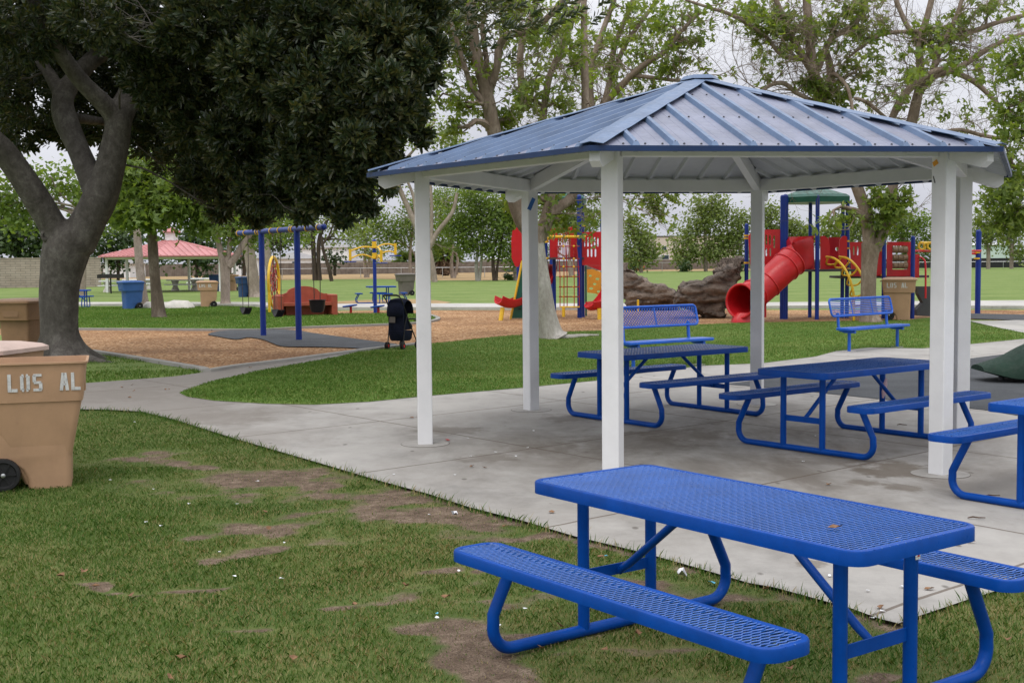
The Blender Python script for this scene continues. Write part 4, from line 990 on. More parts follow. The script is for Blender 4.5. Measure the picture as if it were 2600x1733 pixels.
# chute seen from behind at the left
cs = [(P(1322, 578, YL), .30), (P(1312, 610, YL-.3), .33), (P(1311, 650, YL-.6), .33), (P(1320, 676, YL-.8), .28)]
plate([(1312, 577), (1322, 575), (1336, 578), (1338, 640), (1326, 660), (1316, 678), (1308, 676), (1299, 655), (1298, 610), (1301, 586)], YL-.1, ps, 'slide_hood', REDP, .45)
plate([(1325, 662), (1345, 650), (1345, 807), (1299, 808)], YL-.5, ps, 'climbing_wall', GREENP, .05)
ptube([(1326, 662, YL-.6), (1296, 811, YL-.6)], .035, ps, 'wall_edge_tube', YEL, 8, sm=0)
for x, y in ((1320, 784), (1328, 745), (1318, 765), (1335, 700)): MB().box(tuple(P(x, y, YL-.56)), (.10, .08, .03), None, .01).build('hand_hold', BLACK, ps, world=True)
for x, y in ((1313, 587), (1313, 593), (1316, 656), (1388, 603), (1388, 614), (1388, 655), (1471, 586), (1471, 607), (1471, 613), (1471, 653), (1471, 670), (1480, 573)): band(x, y, YL, ps)
# curved slide chute: runs behind the post, exits left
def chute(pts, w, parent, name, mat, yaw=0., dep=.16):
    """pts: world points along the bed; U-shaped section"""
    q = smooth_path([(p, 1) for p in pts], 5); q = [a for a, _ in q]; rings = []
    for i, p in enumerate(q):
        t_ = (q[min(i+1, len(q)-1)]-q[max(0, i-1)]).normalized(); s_ = t_.cross(Vector((0, 0, 1))).normalized(); u_ = s_.cross(t_).normalized()
        sec = [(-w, dep), (-w*.85, .02), (-w*.5, -.04), (0, -.06), (w*.5, -.04), (w*.85, .02), (w, dep), (w*1.1, dep-.01), (w*.95, -.02), (w*.5, -.09), (0, -.11), (-w*.5, -.09), (-w*.95, -.02), (-w*1.1, dep-.01)]
        rings.append([p+s_*a+u_*b for a, b in sec])
    return MB().loft(rings).build(name, mat, parent, 50, True)
chute([P(1402, 668, YL+1), P(1398, 700, YL+.6), P(1380, 730, YL+.2), P(1340, 752, YL-.3), P(1315, 768, YL-.6), P(1290, 773, YL-1), P(1264, 763, YL-1.3)], .17, ps, 'slide', REDP)
ptube([(1276, 781, YL-1.2), (1268, 835, YL-1.35)], .07, ps, 'slide_leg', YEL, 10, sm=0)
chute([P(1560, 715, YL-.2), P(1540, 752, YL-.6), P(1522, 774, YL-1.0), P(1500, 779, YL-1.1), P(1494, 774, YL-1.15)], .18, ps, 'slide', REDP)
ptube([(1522, 783, YL-1.2), (1523, 826, YL-1.3)], .07, ps, 'slide_leg', YEL, 10, sm=0)
# rope ladder
xr = (1416, 1424, 1433, 1438, 1458, 1465)
yr = (625, 657, 677, 702, 728, 753, 779)
rp = MB()
for a, b in ((1418, 1422), (1432, 1432), (1437, 1440), (1456, 1458), (1464, 1471)):
    rp.tube([P(a, 625, YL-.3), P(b, 702, YL-.45), P(b, 779, YL-.6)], .015, 5)
for y in yr[:-1]: rp.tube([P(1412 if y < 660 else 1419, y, YL-.4), P(1472, y, YL-.4)], .017, 5)
rp.build('rope_ladder', ROPE, ps, world=True)
for y in yr:
    for x in (1431, 1457): sph(P(x, y, YL-.42), .036, 8).build('rope_connector', YEL, ps, True, True)
ptube([(1422, 779, YL-.6), (1472, 779, YL-.6)], .022, ps, 'ladder_foot_bar', YEL, 8, sm=0); ptube([(1431, 780, YL-.6), (1431, 804, YL-.6)], .05, ps, 'ladder_foot_post', YEL, 8, sm=0)
# ---- right structure with tube slide
R0_ = G(2056, 806); YR = R0_.y
pr = thing('play_structure', 'right play structure with red tube slide and green scalloped roof', 'play structure', (R0_.x, R0_.y, S(30)))
for a in ((1985, 809, 500, .060), (1993, 809, 500, .085), (2056, 805, 500, .055), (2074, 810, 500, .060), (2138, 806, 500, .055), (2150, 806, 500, .060), (1895, 806, 572, .060), (2243, 808, 604, .060), (2316, 808, 604, .062), (2200, 806, 660, .05)): vpost(*a[:3], pr, a[3])
play_roof(pr, 2068, YR, 504, 486, 92)
HY_ = YR-.6
plate([(1910, 586), (1930, 583), (1983, 582), (1987, 588), (1987, 660), (1950, 672), (1905, 672), (1900, 600)], HY_, pr, 'play_panel', REDP, .03, sl((1937, 1946, 1955), 596, 622)+sl((1937, 1946, 1956), 630, 650)+sl((1966,), 598, 630)+sl((1915,), 600, 640))
plate([(2083, 600), (2092, 598), (2102, 604), (2107, 620), (2107, 685), (2083, 685)], HY_-.05, pr, 'arch_panel', REDP)
plate([(2132, 610), (2138, 600), (2146, 598), (2151, 602), (2151, 685), (2132, 685), (2130, 640)], HY_-.05, pr, 'arch_panel', REDP)
plate([(2104, 602), (2134, 602), (2134, 685), (2104, 685)], HY_+1.2, pr, 'back_panel', REDP, .03, [ell(2125, 632, 4, 5)])
plate([(2158, 615), (2190, 614), (2200, 620), (2200, 701), (2162, 701)], HY_, pr, 'play_panel', REDP, .03, sl((2168, 2178), 625, 648))
plate([(2196, 625), (2240, 614), (2240, 701), (2196, 701)], HY_+.2, pr, 'play_panel', REDP, .03)
hole = [(2266, 624), (2304, 624), (2304, 684), (2266, 684)]
plate([(2254, 614), (2314, 614), (2316, 617), (2316, 701), (2252, 701), (2252, 617)], HY_, pr, 'game_panel', REDP, .04, [hole])
for r_ in range(3):
    for c_ in range(3):
        a = P(2266+c_*12.7+.6, 634+r_*20, HY_+.02); b = P(2266+(c_+1)*12.7-.6, 634+r_*20, HY_+.02)
        MB().tube([a, b], .095, 14).build('game_cylinder', BROWNCYL, pr, 30, True)
plate([(2323, 645), (2334, 645), (2334, 705), (2323, 705)], HY_-.2, pr, 'step_panel', REDP, .05)
ptube([(2334, 652, HY_-.2), (2345, 658, HY_-.3), (2350, 675, HY_-.4), (2350, 757, HY_-.5)], .028, pr, 'handrail', REDP, 8)
plate([(2331, 727), (2420, 727), (2420, 806), (2328, 801), (2327, 786), (2344, 768), (2332, 746)], HY_-.3, pr, 'stair_side', DKTRIM, .3)
ptube([(2318, 637, HY_), (2490, 637, HY_+2)], .035, pr, 'overhead_rail', REDP, 8, sm=0)
for i in range(5):
    x = 2342+i*22; ptube([(x-8, 618, HY_+.3), (x-9, 628, HY_+.3), (x-2, 633, HY_+.3), (x+6, 630, HY_+.3), (x+4, 620, HY_+.3), (x+12, 617, HY_+.3)], .035, pr, 'overhead_loop', YEL, 8)
ptube([(2336, 616, HY_+.3), (2450, 618, HY_+1.3)], .04, pr, 'overhead_rail', YEL, 8, sm=0)
g = vpost(2482, 795, 589, pr, .085)
ptube([(2454, 797, g.y-.3), (2455, 670, g.y-.3), (2457, 650, g.y-.25), (2464, 644, g.y-.2), (2478, 644, g.y)], .038, pr, 'handrail', REDP, 8); band(2482, 641, g.y, pr, .10); band(2481, 656, g.y, pr, .10)
MB().box(tuple(P(2068, 686, YR)), (2.0, 1.8, .07)).build('deck', DKTRIM, pr, world=True); MB().box(tuple(P(2230, 702, YR+.3)), (2.6, 1.4, .07)).build('deck', DKTRIM, pr, world=True)
for x, y in ((1895, 598), (1895, 605), (1895, 667), (1990, 597), (1990, 606), (2074, 601), (2074, 612), (2074, 683), (2150, 612), (2150, 630), (2150, 682), (2243, 628), (2243, 636), (2243, 698), (2316, 628), (2316, 652), (2316, 698)): band(x, y, YR-.5 if x > 1900 else YR, pr)
# tube slide
hood = plate([(1993, 601), (2066, 599), (2068, 685), (1996, 686)], HY_, pr, 'slide_hood', REDP, .06)
pth = [(P(2012, 662, HY_-.8), .44), (P(2005, 668, HY_-.85), .435), (P(1985, 686, HY_-1.0), .425), (P(1950, 718, HY_-1.1), .425), (P(1920, 743, HY_-1.25), .425), (P(1898, 758, HY_-1.55), .44), (P(1880, 764, HY_-1.9), .47)]
q = smooth_path(pth, 5)
def open_tube(pts, rad, th, parent, name, mat, sides=28, ex=(1, 1), endvec=None):
    rings = []; n = len(pts); a = None
    for i, p in enumerate(pts):
        t_ = (pts[min(i+1, n-1)]-pts[max(0, i-1)]).normalized()
        if endvec is not None and i > n-7: t_ = t_.lerp(endvec, (i-(n-7))/6).normalized()
        s_ = t_.cross(Vector((0, 0, 1))).normalized(); u_ = s_.cross(t_).normalized()
        rings.append([(p, s_, u_, rad[i])])
    out = [[r[0][0]+r[0][1]*math.cos(2*PI*k/sides)*r[0][3]+r[0][2]*math.sin(2*PI*k/sides)*r[0][3] for k in range(sides)] for r in rings]
    inn = [[r[0][0]+r[0][1]*math.cos(2*PI*k/sides)*(r[0][3]-th)+r[0][2]*math.sin(2*PI*k/sides)*(r[0][3]-th) for k in range(sides)] for r in reversed(rings)]
    return MB().loft(out+inn, False, False).build(name, mat, parent, 50, True), rings
pts_, rad_ = [a for a, _ in q], [b for _, b in q]
tb, rg = open_tube(pts_, rad_, .03, pr, 'tube_slide', REDP, endvec=Vector((-.72, -.69, .05)))
for i in (1, 8, 15, 21):
    p, s_, u_, r_ = rg[i][0]; MB().tube([p+s_*math.cos(2*PI*k/32)*(r_+.008)+u_*math.sin(2*PI*k/32)*(r_+.008) for k in range(32)], .022, 6, closed=True).build('slide_flange', REDP, pr, True, True)
p, s_, u_, r_ = rg[0][0]; nn_ = 28; hr = []
def rectp(k):
    a = 2*PI*k/nn_; c_, s2 = math.cos(a), math.sin(a); m_ = max(abs(c_), abs(s2)); return c_/m_, s2/m_
for t_ in (0, .25, .5, .75, 1):
    ring_ = []
    for k in range(nn_):
        a = 2*PI*k/nn_; cx_, cz_ = rectp(k); A1 = P(2030, 642, HY_-.05)+Vector((cx_*.40, 0, cz_*.47)); B1 = p+s_*math.cos(a)*r_+u_*math.sin(a)*r_
        w_ = t_*t_*(3-2*t_); ring_.append(A1.lerp(B1, w_))
    hr.append(ring_)
MB().loft(hr, True, False).build('slide_hood', REDP, pr, 50, True)
p, s_, u_, r_ = rg[-1][0]
MB().tube([p+s_*math.cos(2*PI*k/32)*r_+u_*math.sin(2*PI*k/32)*r_ for k in range(32)], .035, 8, closed=True).build('slide_lip', REDP, pr, True, True)
MB().loft([[(x+p.x+.15, y+p.y+.15, z) for x, y in rrect(w_, w_*.7, .1)] for w_, z in ((.36, S(30)), (.33, S(30)+.12), (.22, S(30)+.26))]).build('slide_foot', REDP, pr, 40, True)
ptube([(1942, 745, HY_-1.1), (1942, 805, HY_-1.1)], .045, pr, 'slide_leg', REDP, 8, sm=0)
# arched yellow loop ladder
lad = [(2098, 652, HY_-.2), (2118, 656, HY_-.7), (2138, 672, HY_-1.1), (2152, 695, HY_-1.3), (2162, 722, HY_-1.4), (2168, 755, HY_-1.45), (2168, 815, HY_-1.45)]
lad2 = [(2131, 652, HY_-.2), (2152, 656, HY_-.6), (2172, 673, HY_-.9), (2188, 698, HY_-1.1), (2196, 725, HY_-1.2), (2200, 757, HY_-1.2), (2200, 812, HY_-1.2)]
for l in (lad, lad2): ptube(l, .036, pr, 'ladder_rail', YEL, 10)
A_ = [a for a, _ in smooth_path([(P(*q_), 1) for q_ in lad], 3)]; B_ = [a for a, _ in smooth_path([(P(*q_), 1) for q_ in lad2], 3)]
for i in (1, 4, 7, 10, 13, 15):
    a, b = A_[i], B_[i]; m_ = (a+b)/2+Vector((-.05, .28, -.22)); c = [x for x, _ in smooth_path([(a, 1), (a.lerp(m_, .6)+Vector((-.1, 0, -.05)), 1), (m_, 1), (b.lerp(m_, .6)+Vector((.05, 0, -.05)), 1), (b, 1)], 4)]
    MB().tube(c, .026, 8).build('ladder_rung', YEL, pr, True, True)
# ---- climbing rocks
def rock(label, outline, Y, depth, seed):
    """outline in photo px; built as a displaced closed body round that outline"""
    import mathutils.noise as mn
    xs = [p[0] for p in outline]; base = P(sum(xs)/len(xs), 0, Y)
    g = thing('climbing_rock', label, 'rock', (base.x, Y, S(30))); bm = bmesh.new()
    def q(p): w = P(p[0], p[1], Y); return Vector((w.x, Y, w.z))
    vs = [bm.verts.new(q(p)) for p in outline]; f = bm.faces.new(vs); r_ = bmesh.ops.extrude_face_region(bm, geom=[f])
    for v in [k for k in r_['geom'] if isinstance(k, bmesh.types.BMVert)]: v.co.y += depth
    bmesh.ops.recalc_face_normals(bm, faces=bm.faces)
    bmesh.ops.triangulate(bm, faces=bm.faces)
    for _ in range(5): 
        lg = [e for e in bm.edges if e.calc_length() > .10]
        if not lg: break
        bmesh.ops.subdivide_edges(bm, edges=lg, cuts=1); bmesh.ops.triangulate(bm, faces=[f_ for f_ in bm.faces if len(f_.verts) > 3])
    bmesh.ops.smooth_vert(bm, verts=bm.verts, factor=.5, use_axis_x=False, use_axis_y=True, use_axis_z=False)
    bm.normal_update(); c = Vector((sum(v.co.x for v in bm.verts)/len(bm.verts), Y+depth/2, sum(v.co.z for v in bm.verts)/len(bm.verts)))
    new = []
    for v in bm.verts:
        p = v.co; e = abs(p.y-c.y)/(depth/2); o = Vector((seed, seed, 0))
        n1 = mn.ridged_multi_fractal(Vector((p.x*1.0, p.y*1.0, p.z*2.2))+o, 1, 2, 4, 1, 2); n2 = mn.noise(p*1.3+o); n3 = mn.noise(Vector((p.x*2, p.y*2, p.z*9))+o); ly = math.floor(p.z*3.2+n2*1.5)
        vd = mn.voronoi(Vector((p.x*1.1, p.y*1.1, p.z*1.9))+o)[0]; crk = max(0, .16-(vd[1]-vd[0]))
        d_ = v.normal*(-.32*crk)+v.normal*(.10*n2+.07*(n1-1)+.04*n3+.07*((ly*7919) % 5-2)/2)
        pull = Vector(((c.x-p.x), 0, (c.z-p.z)))*.10*(e**3)
        new.append(p+d_*1.3+pull)
    for v, p in zip(bm.verts, new): v.co = p
    me = bpy.data.meshes.new('rock'); bm.to_mesh(me); bm.free(); me.materials.append(ROCK); me.transform(Matrix.Translation(-g.location))
    for p in me.polygons: p.use_smooth = True
    o = bpy.data.objects.new('rock_body', me); COL.objects.link(o); o.parent = g
    return g
rock('left climbing rock, tall at the shelter post and sloping down to the right', [(1545, 690), (1560, 676), (1590, 672), (1618, 684), (1624, 700), (1640, 706), (1668, 718), (1692, 727), (1700, 736), (1716, 741), (1719, 756), (1712, 790), (1605, 790), (1598, 770), (1590, 745), (1575, 725), (1550, 715)], G(1650, 788).y, 1.3, 3.1)
rock('right climbing rock, low at left and rising to a knob by the blue post', [(1732, 742), (1738, 730), (1750, 718), (1790, 716), (1812, 704), (1828, 698), (1834, 680), (1850, 668), (1870, 662), (1889, 664), (1891, 690), (1880, 722), (1868, 745), (1856, 770), (1852, 812), (1800, 812), (1755, 795), (1735, 790), (1729, 765)], G(1790, 808).y, 1.6, 9.7)
# yellow marker post
g = G(1620, 790); t = MB().box((0, 0, .2), (.07, .07, .4), None, .01).build('marker_post', YEL, None); t.location = g; tag(t, 'short pale yellow marker post in front of the left rock', 'post')
# ---- green toddler play shape at the right edge
g = G(2575, 966); t = thing('toddler_climber', 'low dark green plastic play shape on the rubber surface at right', 'play equipment', g)
rings = []
for i in range(19):
    u = i/18; x = -.52+u*1.9; hgt = .50*math.sin(PI*min(1, .03+u*.97))**.8*(.55+.45*min(1, u*2.2))+.03; w_ = .16+.34*math.sin(PI*min(1, .08+u*.86))
    zb_ = .06+.10*max(0, 1-u*5)
    rings.append([(x, w_*math.cos(2*PI*k/16), zb_+(hgt if math.sin(2*PI*k/16) > 0 else hgt*.18)*abs(math.sin(2*PI*k/16))**.8*(1 if math.sin(2*PI*k/16) > 0 else -.3)) for k in range(16)])
MB().loft(rings).build('shell', DKGREEN, t, 60)
for x in (-.18, .05, .9): MB().tube([(x, 0, -.0), (x, 0, .12)], .04, 10).build('foot', DKTRIM, t, True)
# ================================================================== RED ROOFED SHELTER
a, b = G(267, 744), G(421, 743); Rp = 4.35; cc = Vector(((G(261, 744).x+G(552, 740).x)/2, b.y+Rp, 0))
t = thing('shelter', 'distant six sided shelter with a faded red ribbed roof and small cupola', 'shelter', (cc.x, cc.y, S(30))); Z_ = S(30)
def h2(k, r, z): an = -PI/2+k*PI/3; return Vector((cc.x+r*math.cos(an), cc.y+r*math.sin(an), z))
ze = P(423, 648, b.y-.5).z; za_ = P(414, 607, cc.y).z
for k in range(6):
    p = h2(k, Rp, 0); MB().box((p.x, p.y, (Z_+ze)/2), (.16, .16, ze-Z_)).build('post', WHITE, t, world=True)
    A_, B_ = h2(k, Rp+.55, ze), h2(k+1, Rp+.55, ze); ap = Vector((cc.x, cc.y, za_))
    MB().add([A_, B_, ap, A_-Vector((0, 0, .08)), B_-Vector((0, 0, .08)), ap-Vector((0, 0, .08))], [(0, 1, 2), (5, 4, 3), (0, 3, 4, 1)]).build('roof_panel', ROOFRED, t, world=True)
    mid = (A_+B_)/2; v_ = (ap-mid); u_ = (B_-A_); hw_ = u_.length/2; un = u_.normalized(); rb2 = MB(); x = -hw_+.2
    while x < hw_-.1:
        f_ = 1-abs(x)/hw_; p0 = mid+un*x+Vector((0, 0, .02)); p1 = p0+v_*f_; rb2.tube([p0, p1], .032, 4); x += .42
    rb2.build('roof_rib', ROOFRED, t, world=True)
    q0, q1 = h2(k, Rp, ze-.12), h2(k+1, Rp, ze-.12); MB().tube([q0, q1], .10, 4).build('beam', WHITE, t, world=True)
MB().loft([[(cc.x+r*math.cos(PI/3*k), cc.y+r*math.sin(PI/3*k), z) for k in range(6)] for r, z in ((.45, za_-.1), (.45, za_+.45), (.05, za_+.46))]).build('cupola', WHITE, t, world=True)
MB().loft([[(cc.x+r*math.cos(PI/3*k), cc.y+r*math.sin(PI/3*k), z) for k in range(6)] for r, z in ((.65, za_+.45), (.65, za_+.5), (.02, za_+.85))]).build('cupola_roof', ROOFRED, t, world=True)
for i, (px, py, rz_) in enumerate(((300, 741, .1), (355, 735, .1), (470, 738, -.1), (520, 731, -.1))):
    g = G(px, py); lab = ('leftmost', 'second from left', 'third from left', 'rightmost')[i]
    q = thing('concrete_picnic_table', lab+' pale concrete table under the red roofed shelter', 'picnic table', g, rz_, 'concrete tables under the red roofed shelter')
    MB().box((0, 0, .74), (2.4, .8, .08), None, .01).build('tabletop', STUCCO, q)
    for s in (-1, 1):
        MB().box((0, s*.75, .44), (2.3, .3, .07), None, .01).build('seat', STUCCO, q)
        MB().lathe([(.32, 0), (.16, .35), (.28, .7)], 10, (s*.7, 0, 0)).build('pedestal', BOULDER, q, 40)
g = G(282, 745); q = thing('barbecue_grill', 'black barbecue grill on a single post beside the red roofed shelter', 'grill', g)
MB().tube([(0, 0, 0), (0, 0, 1.0)], .05, 8).build('post', RUST, q); MB().box((0, 0, 1.1), (1.55, .6, .24)).box((0, 0, 1.23), (1.4, .5, .02)).build('firebox', RUST, q)
for i, (px, py, sc, lab) in enumerate(((452, 783, 1, 'long low pale boulder on the lawn between two trunks'), (384, 783, .55, 'small pale boulder half hidden behind a tree trunk'), (497 , 748, .0, ''))):
    if not sc: continue
    g = G(px, py); bm = bmesh.new(); bmesh.ops.create_icosphere(bm, subdivisions=3, radius=1)
    import mathutils.noise as mn
    for v in bm.verts: v.co *= 1+.18*mn.noise(v.co*1.7+Vector((i*5, 0, 0))); v.co = Vector((v.co.x*.72*sc, v.co.y*.5*sc, max(-.05, v.co.z*.34*(1 if sc > .8 else 1.2*sc+.2))))
    me = bpy.data.meshes.new('boulder'); bm.to_mesh(me); bm.free(); me.materials.append(BOULDER); o = bpy.data.objects.new('boulder', me); COL.objects.link(o); o.location = g; tag(o, lab, 'boulder')
    for p in me.polygons: p.use_smooth = True
# ================================================================== WALLS, FENCES, HOUSES
def wallrun(name, label, cat, A_, B_, h_, th, mat, caps=None, posts=0, postmat=None):
    d = B_-A_; d.z = 0; ln = d.length; rz = math.atan2(d.y, d.x); t = thing(name, label, cat, (A_.x, A_.y, S(30)), rz)
    MB().box((ln/2, 0, h_/2), (ln, th, h_)).build('boards' if 'board' in label else 'panel' if posts else 'wall_face', mat, t)
    if caps: MB().box((ln/2, 0, h_+.04), (ln+.1, th+.06, .08)).build('cap', caps, t)
    if posts:
        n = int(ln/posts)
        for i in range(n+1): MB().box((i*ln/n, -.08, h_*.51), (.1, .1, h_*1.02)).build('post', postmat or mat, t)
    return t
wallrun('block_wall', 'tan concrete block wall behind the big tree at far left', 'wall', Vector((-75, 97, 0)), Vector((-35.3, 106.7, 0)), 2.45, .2, BLOCK, BLOCK)
wallrun('wood_fence', 'weathered brown board fence along the dry grass strip', 'fence', G(258, 704), G(1500, 688.5), 2.1, .05, FENCEW, None, 7)
wallrun('wood_fence', 'grey board fence in front of the beige building', 'fence', Vector((15.8, 262, 0)), Vector((62, 300, 0)), 2.2, .05, FENCEW, None, 9)
def chainlink(label, A_, B_, h_, every, mesh_step):
    d = B_-A_; ln = d.length; t = thing('chain_link_fence', label, 'fence', (A_.x, A_.y, S(30)), math.atan2(d.y, d.x)); n = int(ln/every)
    for i in range(n+1): MB().tube([(i*ln/n, 0, 0), (i*ln/n, 0, h_)], .045, 6).build('post', CHROME, t)
    MB().tube([(0, 0, h_), (ln, 0, h_)], .04, 6).build('top_rail', CHROME, t)
    return t
chainlink('pale grey chain link fence at the far side of the field', Vector((62, 239, 0)), Vector((125, 212, 0)), 1.25, 7, .5)
chainlink('low wire fence in front of the dry grass at left', G(620, 707), G(1340, 703), 1.25, 5, .5)
chainlink('thin wire fence in front of the beige building strip', Vector((16, 216, 0)), Vector((60, 241, 0)), 1.6, 6, .5)
wallrun('screen_fence', 'black windscreen fence in front of the pale teal building', 'fence', Vector((60, 262, 0)), Vector((135, 232, 0)), 1.9, .05, SCREEN)
def house(name, label, x0, x1, yb, ye, yr, Y, depth, wall, roof, hip=True, windows=(), cat='house', mono=0):
    """x0..x1, eave and ridge rows in photo px at depth Y"""
    a, b = P(x0, 690, Y), P(x1, 690, Y); w = b.x-a.x; he = P((x0+x1)/2, ye, Y).z-S(30); hr = P((x0+x1)/2, yr, Y).z-S(30)
    t = thing(name, label, cat, ((a.x+b.x)/2, Y, S(30)))
    MB().box((0, depth/2, he/2), (w, depth, he)).build('wall', wall, t)
    o = .5; e = [(-w/2-o, -o, he), (w/2+o, -o, he), (w/2+o, depth+o, he), (-w/2-o, depth+o, he)]
    if hip == 'flat': MB().box((0, depth/2, (he+hr)/2), (w+.4, depth+.4, hr-he)).build('roof', roof, t)
    else:
        i = (depth/2 if hip else -o*.0); i = min(i, w/2-.2); ef = [(x, y, z-.15) for x, y, z in e]
        MB().add(e+[(-w/2+i, depth/2, hr), (w/2-i, depth/2, hr)]+ef, [(0, 1, 5, 4), (1, 2, 5), (2, 3, 4, 5), (3, 0, 4), (6, 7, 1, 0), (7, 8, 2, 1), (8, 9, 3, 2), (9, 6, 0, 3), (9, 8, 7, 6)]).build('roof', roof, t)
    for (wx0, wy0, wx1, wy1) in windows:
        p, q = P(wx0, wy0, Y), P(wx1, wy1, Y); cx_, cz_ = (p.x+q.x)/2-(a.x+b.x)/2, (p.z+q.z)/2-S(30); ww, hh = abs(q.x-p.x), abs(q.z-p.z)
        f = MB().box((cx_, -.04, cz_), (ww+.2, .10, hh+.2)).build('window', STUCCO, t); MB().box((cx_, -.10, cz_), (ww, .05, hh)).build('pane', GLASSD, f)
    return t
house('house', 'two storey white house with grey hipped roof behind the fence', 762, 893, 690, 628, 614, 300, 9, STUCCO, ROOFGREY, True, ((800, 640, 812, 650),))
house('house', 'single storey white house with a long low roof left of the two storey one', 690, 800, 690, 656, 640, 270, 8, STUCCO, ROOFGREY, True, ((742, 664, 752, 672),))
house('house', 'low white house with shallow roof right of the two storey one', 880, 960, 690, 661, 648, 285, 8, STUCCO, ROOFGREY, True)
house('garage', 'plain white outbuilding half hidden by the arm exerciser post', 918, 1008, 690, 664, 660, 262, 6, STUCCO, ROOFGREY, 'flat', (), 'garage')
house('house', 'white house with dark roof glimpsed left under the red roofed shelter', 262, 330, 690, 668, 655, 190, 8, STUCCO, ROOFGREY, True)
house('house', 'pale blue grey house glimpsed right of the red roofed shelter', 588, 655, 690, 655, 640, 210, 10, STUCCO, ROOFGREY, True, ((595, 660, 612, 670),))
house('house', 'grey house with carport seen between trunks left of the white sycamore', 1225, 1330, 690, 656, 648, 270, 8, GREYGREEN, STUCCO, True, ((1262, 655, 1278, 668),))
house('warehouse', 'beige two storey building with a dark roof edge behind the round tree', 1644, 1868, 690, 601, 598, 330, 20, BEIGE, DKTRIM, 'flat', ((1680, 625, 1692, 635), (1677, 648, 1698, 658), (1810, 628, 1828, 638)), 'building')
house('house', 'grey green low building left of the beige one', 1580, 1680, 690, 651, 646, 310, 14, GREYGREEN, GREYGREEN, True, (), 'building')
house('warehouse', 'pale teal metal building with a white roof beyond the field at right', 2440, 2588, 690, 621, 613, 330, 24, TEAL, STUCCO, True, ((2575, 635, 2586, 652),), 'building')
g = G(1605, 684); o = MB().box((0, 0, 1.2), (4.5, 1.5, 2.4), None, .1).box((0, 0, 2.45), (4.8, 1.7, .1)).build('storage_shed', RUSTDOOR); o.location = (P(1607, 680, 250).x, 250, S(30)); tag(o, 'small rust orange shed by the far fence', 'shed')
# ================================================================== TREES
def unit(v): return v/np.maximum(1e-9, np.linalg.norm(v, axis=-1, keepdims=True))
def leaf_cloud(C, per, spread, size, kind, upb=.6, droop=.25, rng=RNG):
    """separate flat leaves scattered round cluster centres C -> (verts, k)"""
    n = len(C)*per; pos = np.repeat(C, per, 0)+rng.normal(0, 1, (n, 3))*np.array(spread)
    u = unit(rng.normal(0, 1, (n, 3))*np.array([1, 1, .6])+np.array([0, 0, -droop])); nn = unit(rng.normal(0, 1, (n, 3))+np.array([0, 0, upb]))
    v = unit(np.cross(nn, u)); nn = np.cross(u, v); sz = size*rng.uniform(.65, 1.25, (n, 1))
    def kite(U, V, L, W, fold=.0):
        p0 = pos; p1 = pos+U*L*.45+V*W+nn*fold*L; p2 = pos+U*L; p3 = pos+U*L*.45-V*W+nn*fold*L; return np.stack([p0, p1, p2, p3], 1)
    if kind == 'kite': A_ = [kite(u, v, sz, sz*.38, .06)]
    elif kind == 'lobed':
        A_ = [kite(u, v, sz, sz*.22, .03)]
        for s in (-1, 1):
            c, s_ = math.cos(1.0), math.sin(1.0)*s; U = u*c+v*s_; V = v*c-u*s_; A_.append(kite(U, V, sz*.82, sz*.2, .03))
    return np.stack(A_, 1).reshape(-1, 3)
def rosettes(C, D, nl, length, width, rng=RNG):
    """whorls of long leaves round twig tips at C pointing along D"""
    n = len(C); D = unit(D); h = unit(np.cross(D, rng.normal(0, 1, (n, 3)))); g = np.cross(D, h); out = []
    for i in range(nl):
        a = i*2.399+rng.uniform(-.25, .25, (n, 1)); tilt = (.35+.75*i/nl)+rng.uniform(-.15, .15, (n, 1))
        rad = h*np.cos(a)+g*np.sin(a); U = unit(D*np.cos(tilt)+rad*np.sin(tilt)); V = unit(np.cross(U, D)); Nn = np.cross(V, U)
        L_ = length*rng.uniform(.75, 1.15, (n, 1)); W = width*rng.uniform(.8, 1.15, (n, 1)); p = C-D*.02*i
        b = p+U*L_*.06; m1 = p+U*L_*.42; m2 = p+U*L_*.78-Nn*L_*.03; tp = p+U*L_-Nn*L_*.09
        # two quads folded along the midrib
        for s in (-1, 1): out.append(np.stack([b, m1+V*W*.5*s+Nn*W*.12, m2+V*W*.42*s+Nn*W*.10, tp], 1) if s > 0 else np.stack([tp, m2-V*W*.42+Nn*W*.10, m1-V*W*.5+Nn*W*.12, b], 1))
    return np.stack(out, 1).reshape(-1, 3)
def lobe_points(lobes, Y, n_per_m3=None, rng=RNG, shell=.5):
    """lobes: (px, py, dY, rx_px, rz_px, count)"""
    C = []; cen = []
    for (px, py, dy, rx, rz, cnt) in lobes:
        c = np.array(P(px, py, Y+dy)); s = 1/pm(Y+dy); cen.append((c, rx*s, rz*s))
        d = unit(rng.normal(0, 1, (cnt, 3))); r = rng.uniform(0, 1, (cnt, 1))**shell
        q = c+d*r*np.array([rx*s, max(rx, rz)*s*.9, rz*s])*(.8+.35*rng.uniform(0, 1, (cnt, 1))); C.append(q)
    return np.concatenate(C), cen
def limb(mb, pts, Y, sides=9):
    """pts: (px,py,dY,r_px)"""
    q = [(P(x, y, Y+dy), r/pm(Y+dy)) for x, y, dy, r in pts]; q = smooth_path(q, 4)
    # gentle irregularity
    q = [(p, r*(1+.018*math.sin(i*.8+pts[0][0]))) for i, (p, r) in enumerate(q)]
    mb.tube([p for p, _ in q], [r for _, r in q], sides); return q
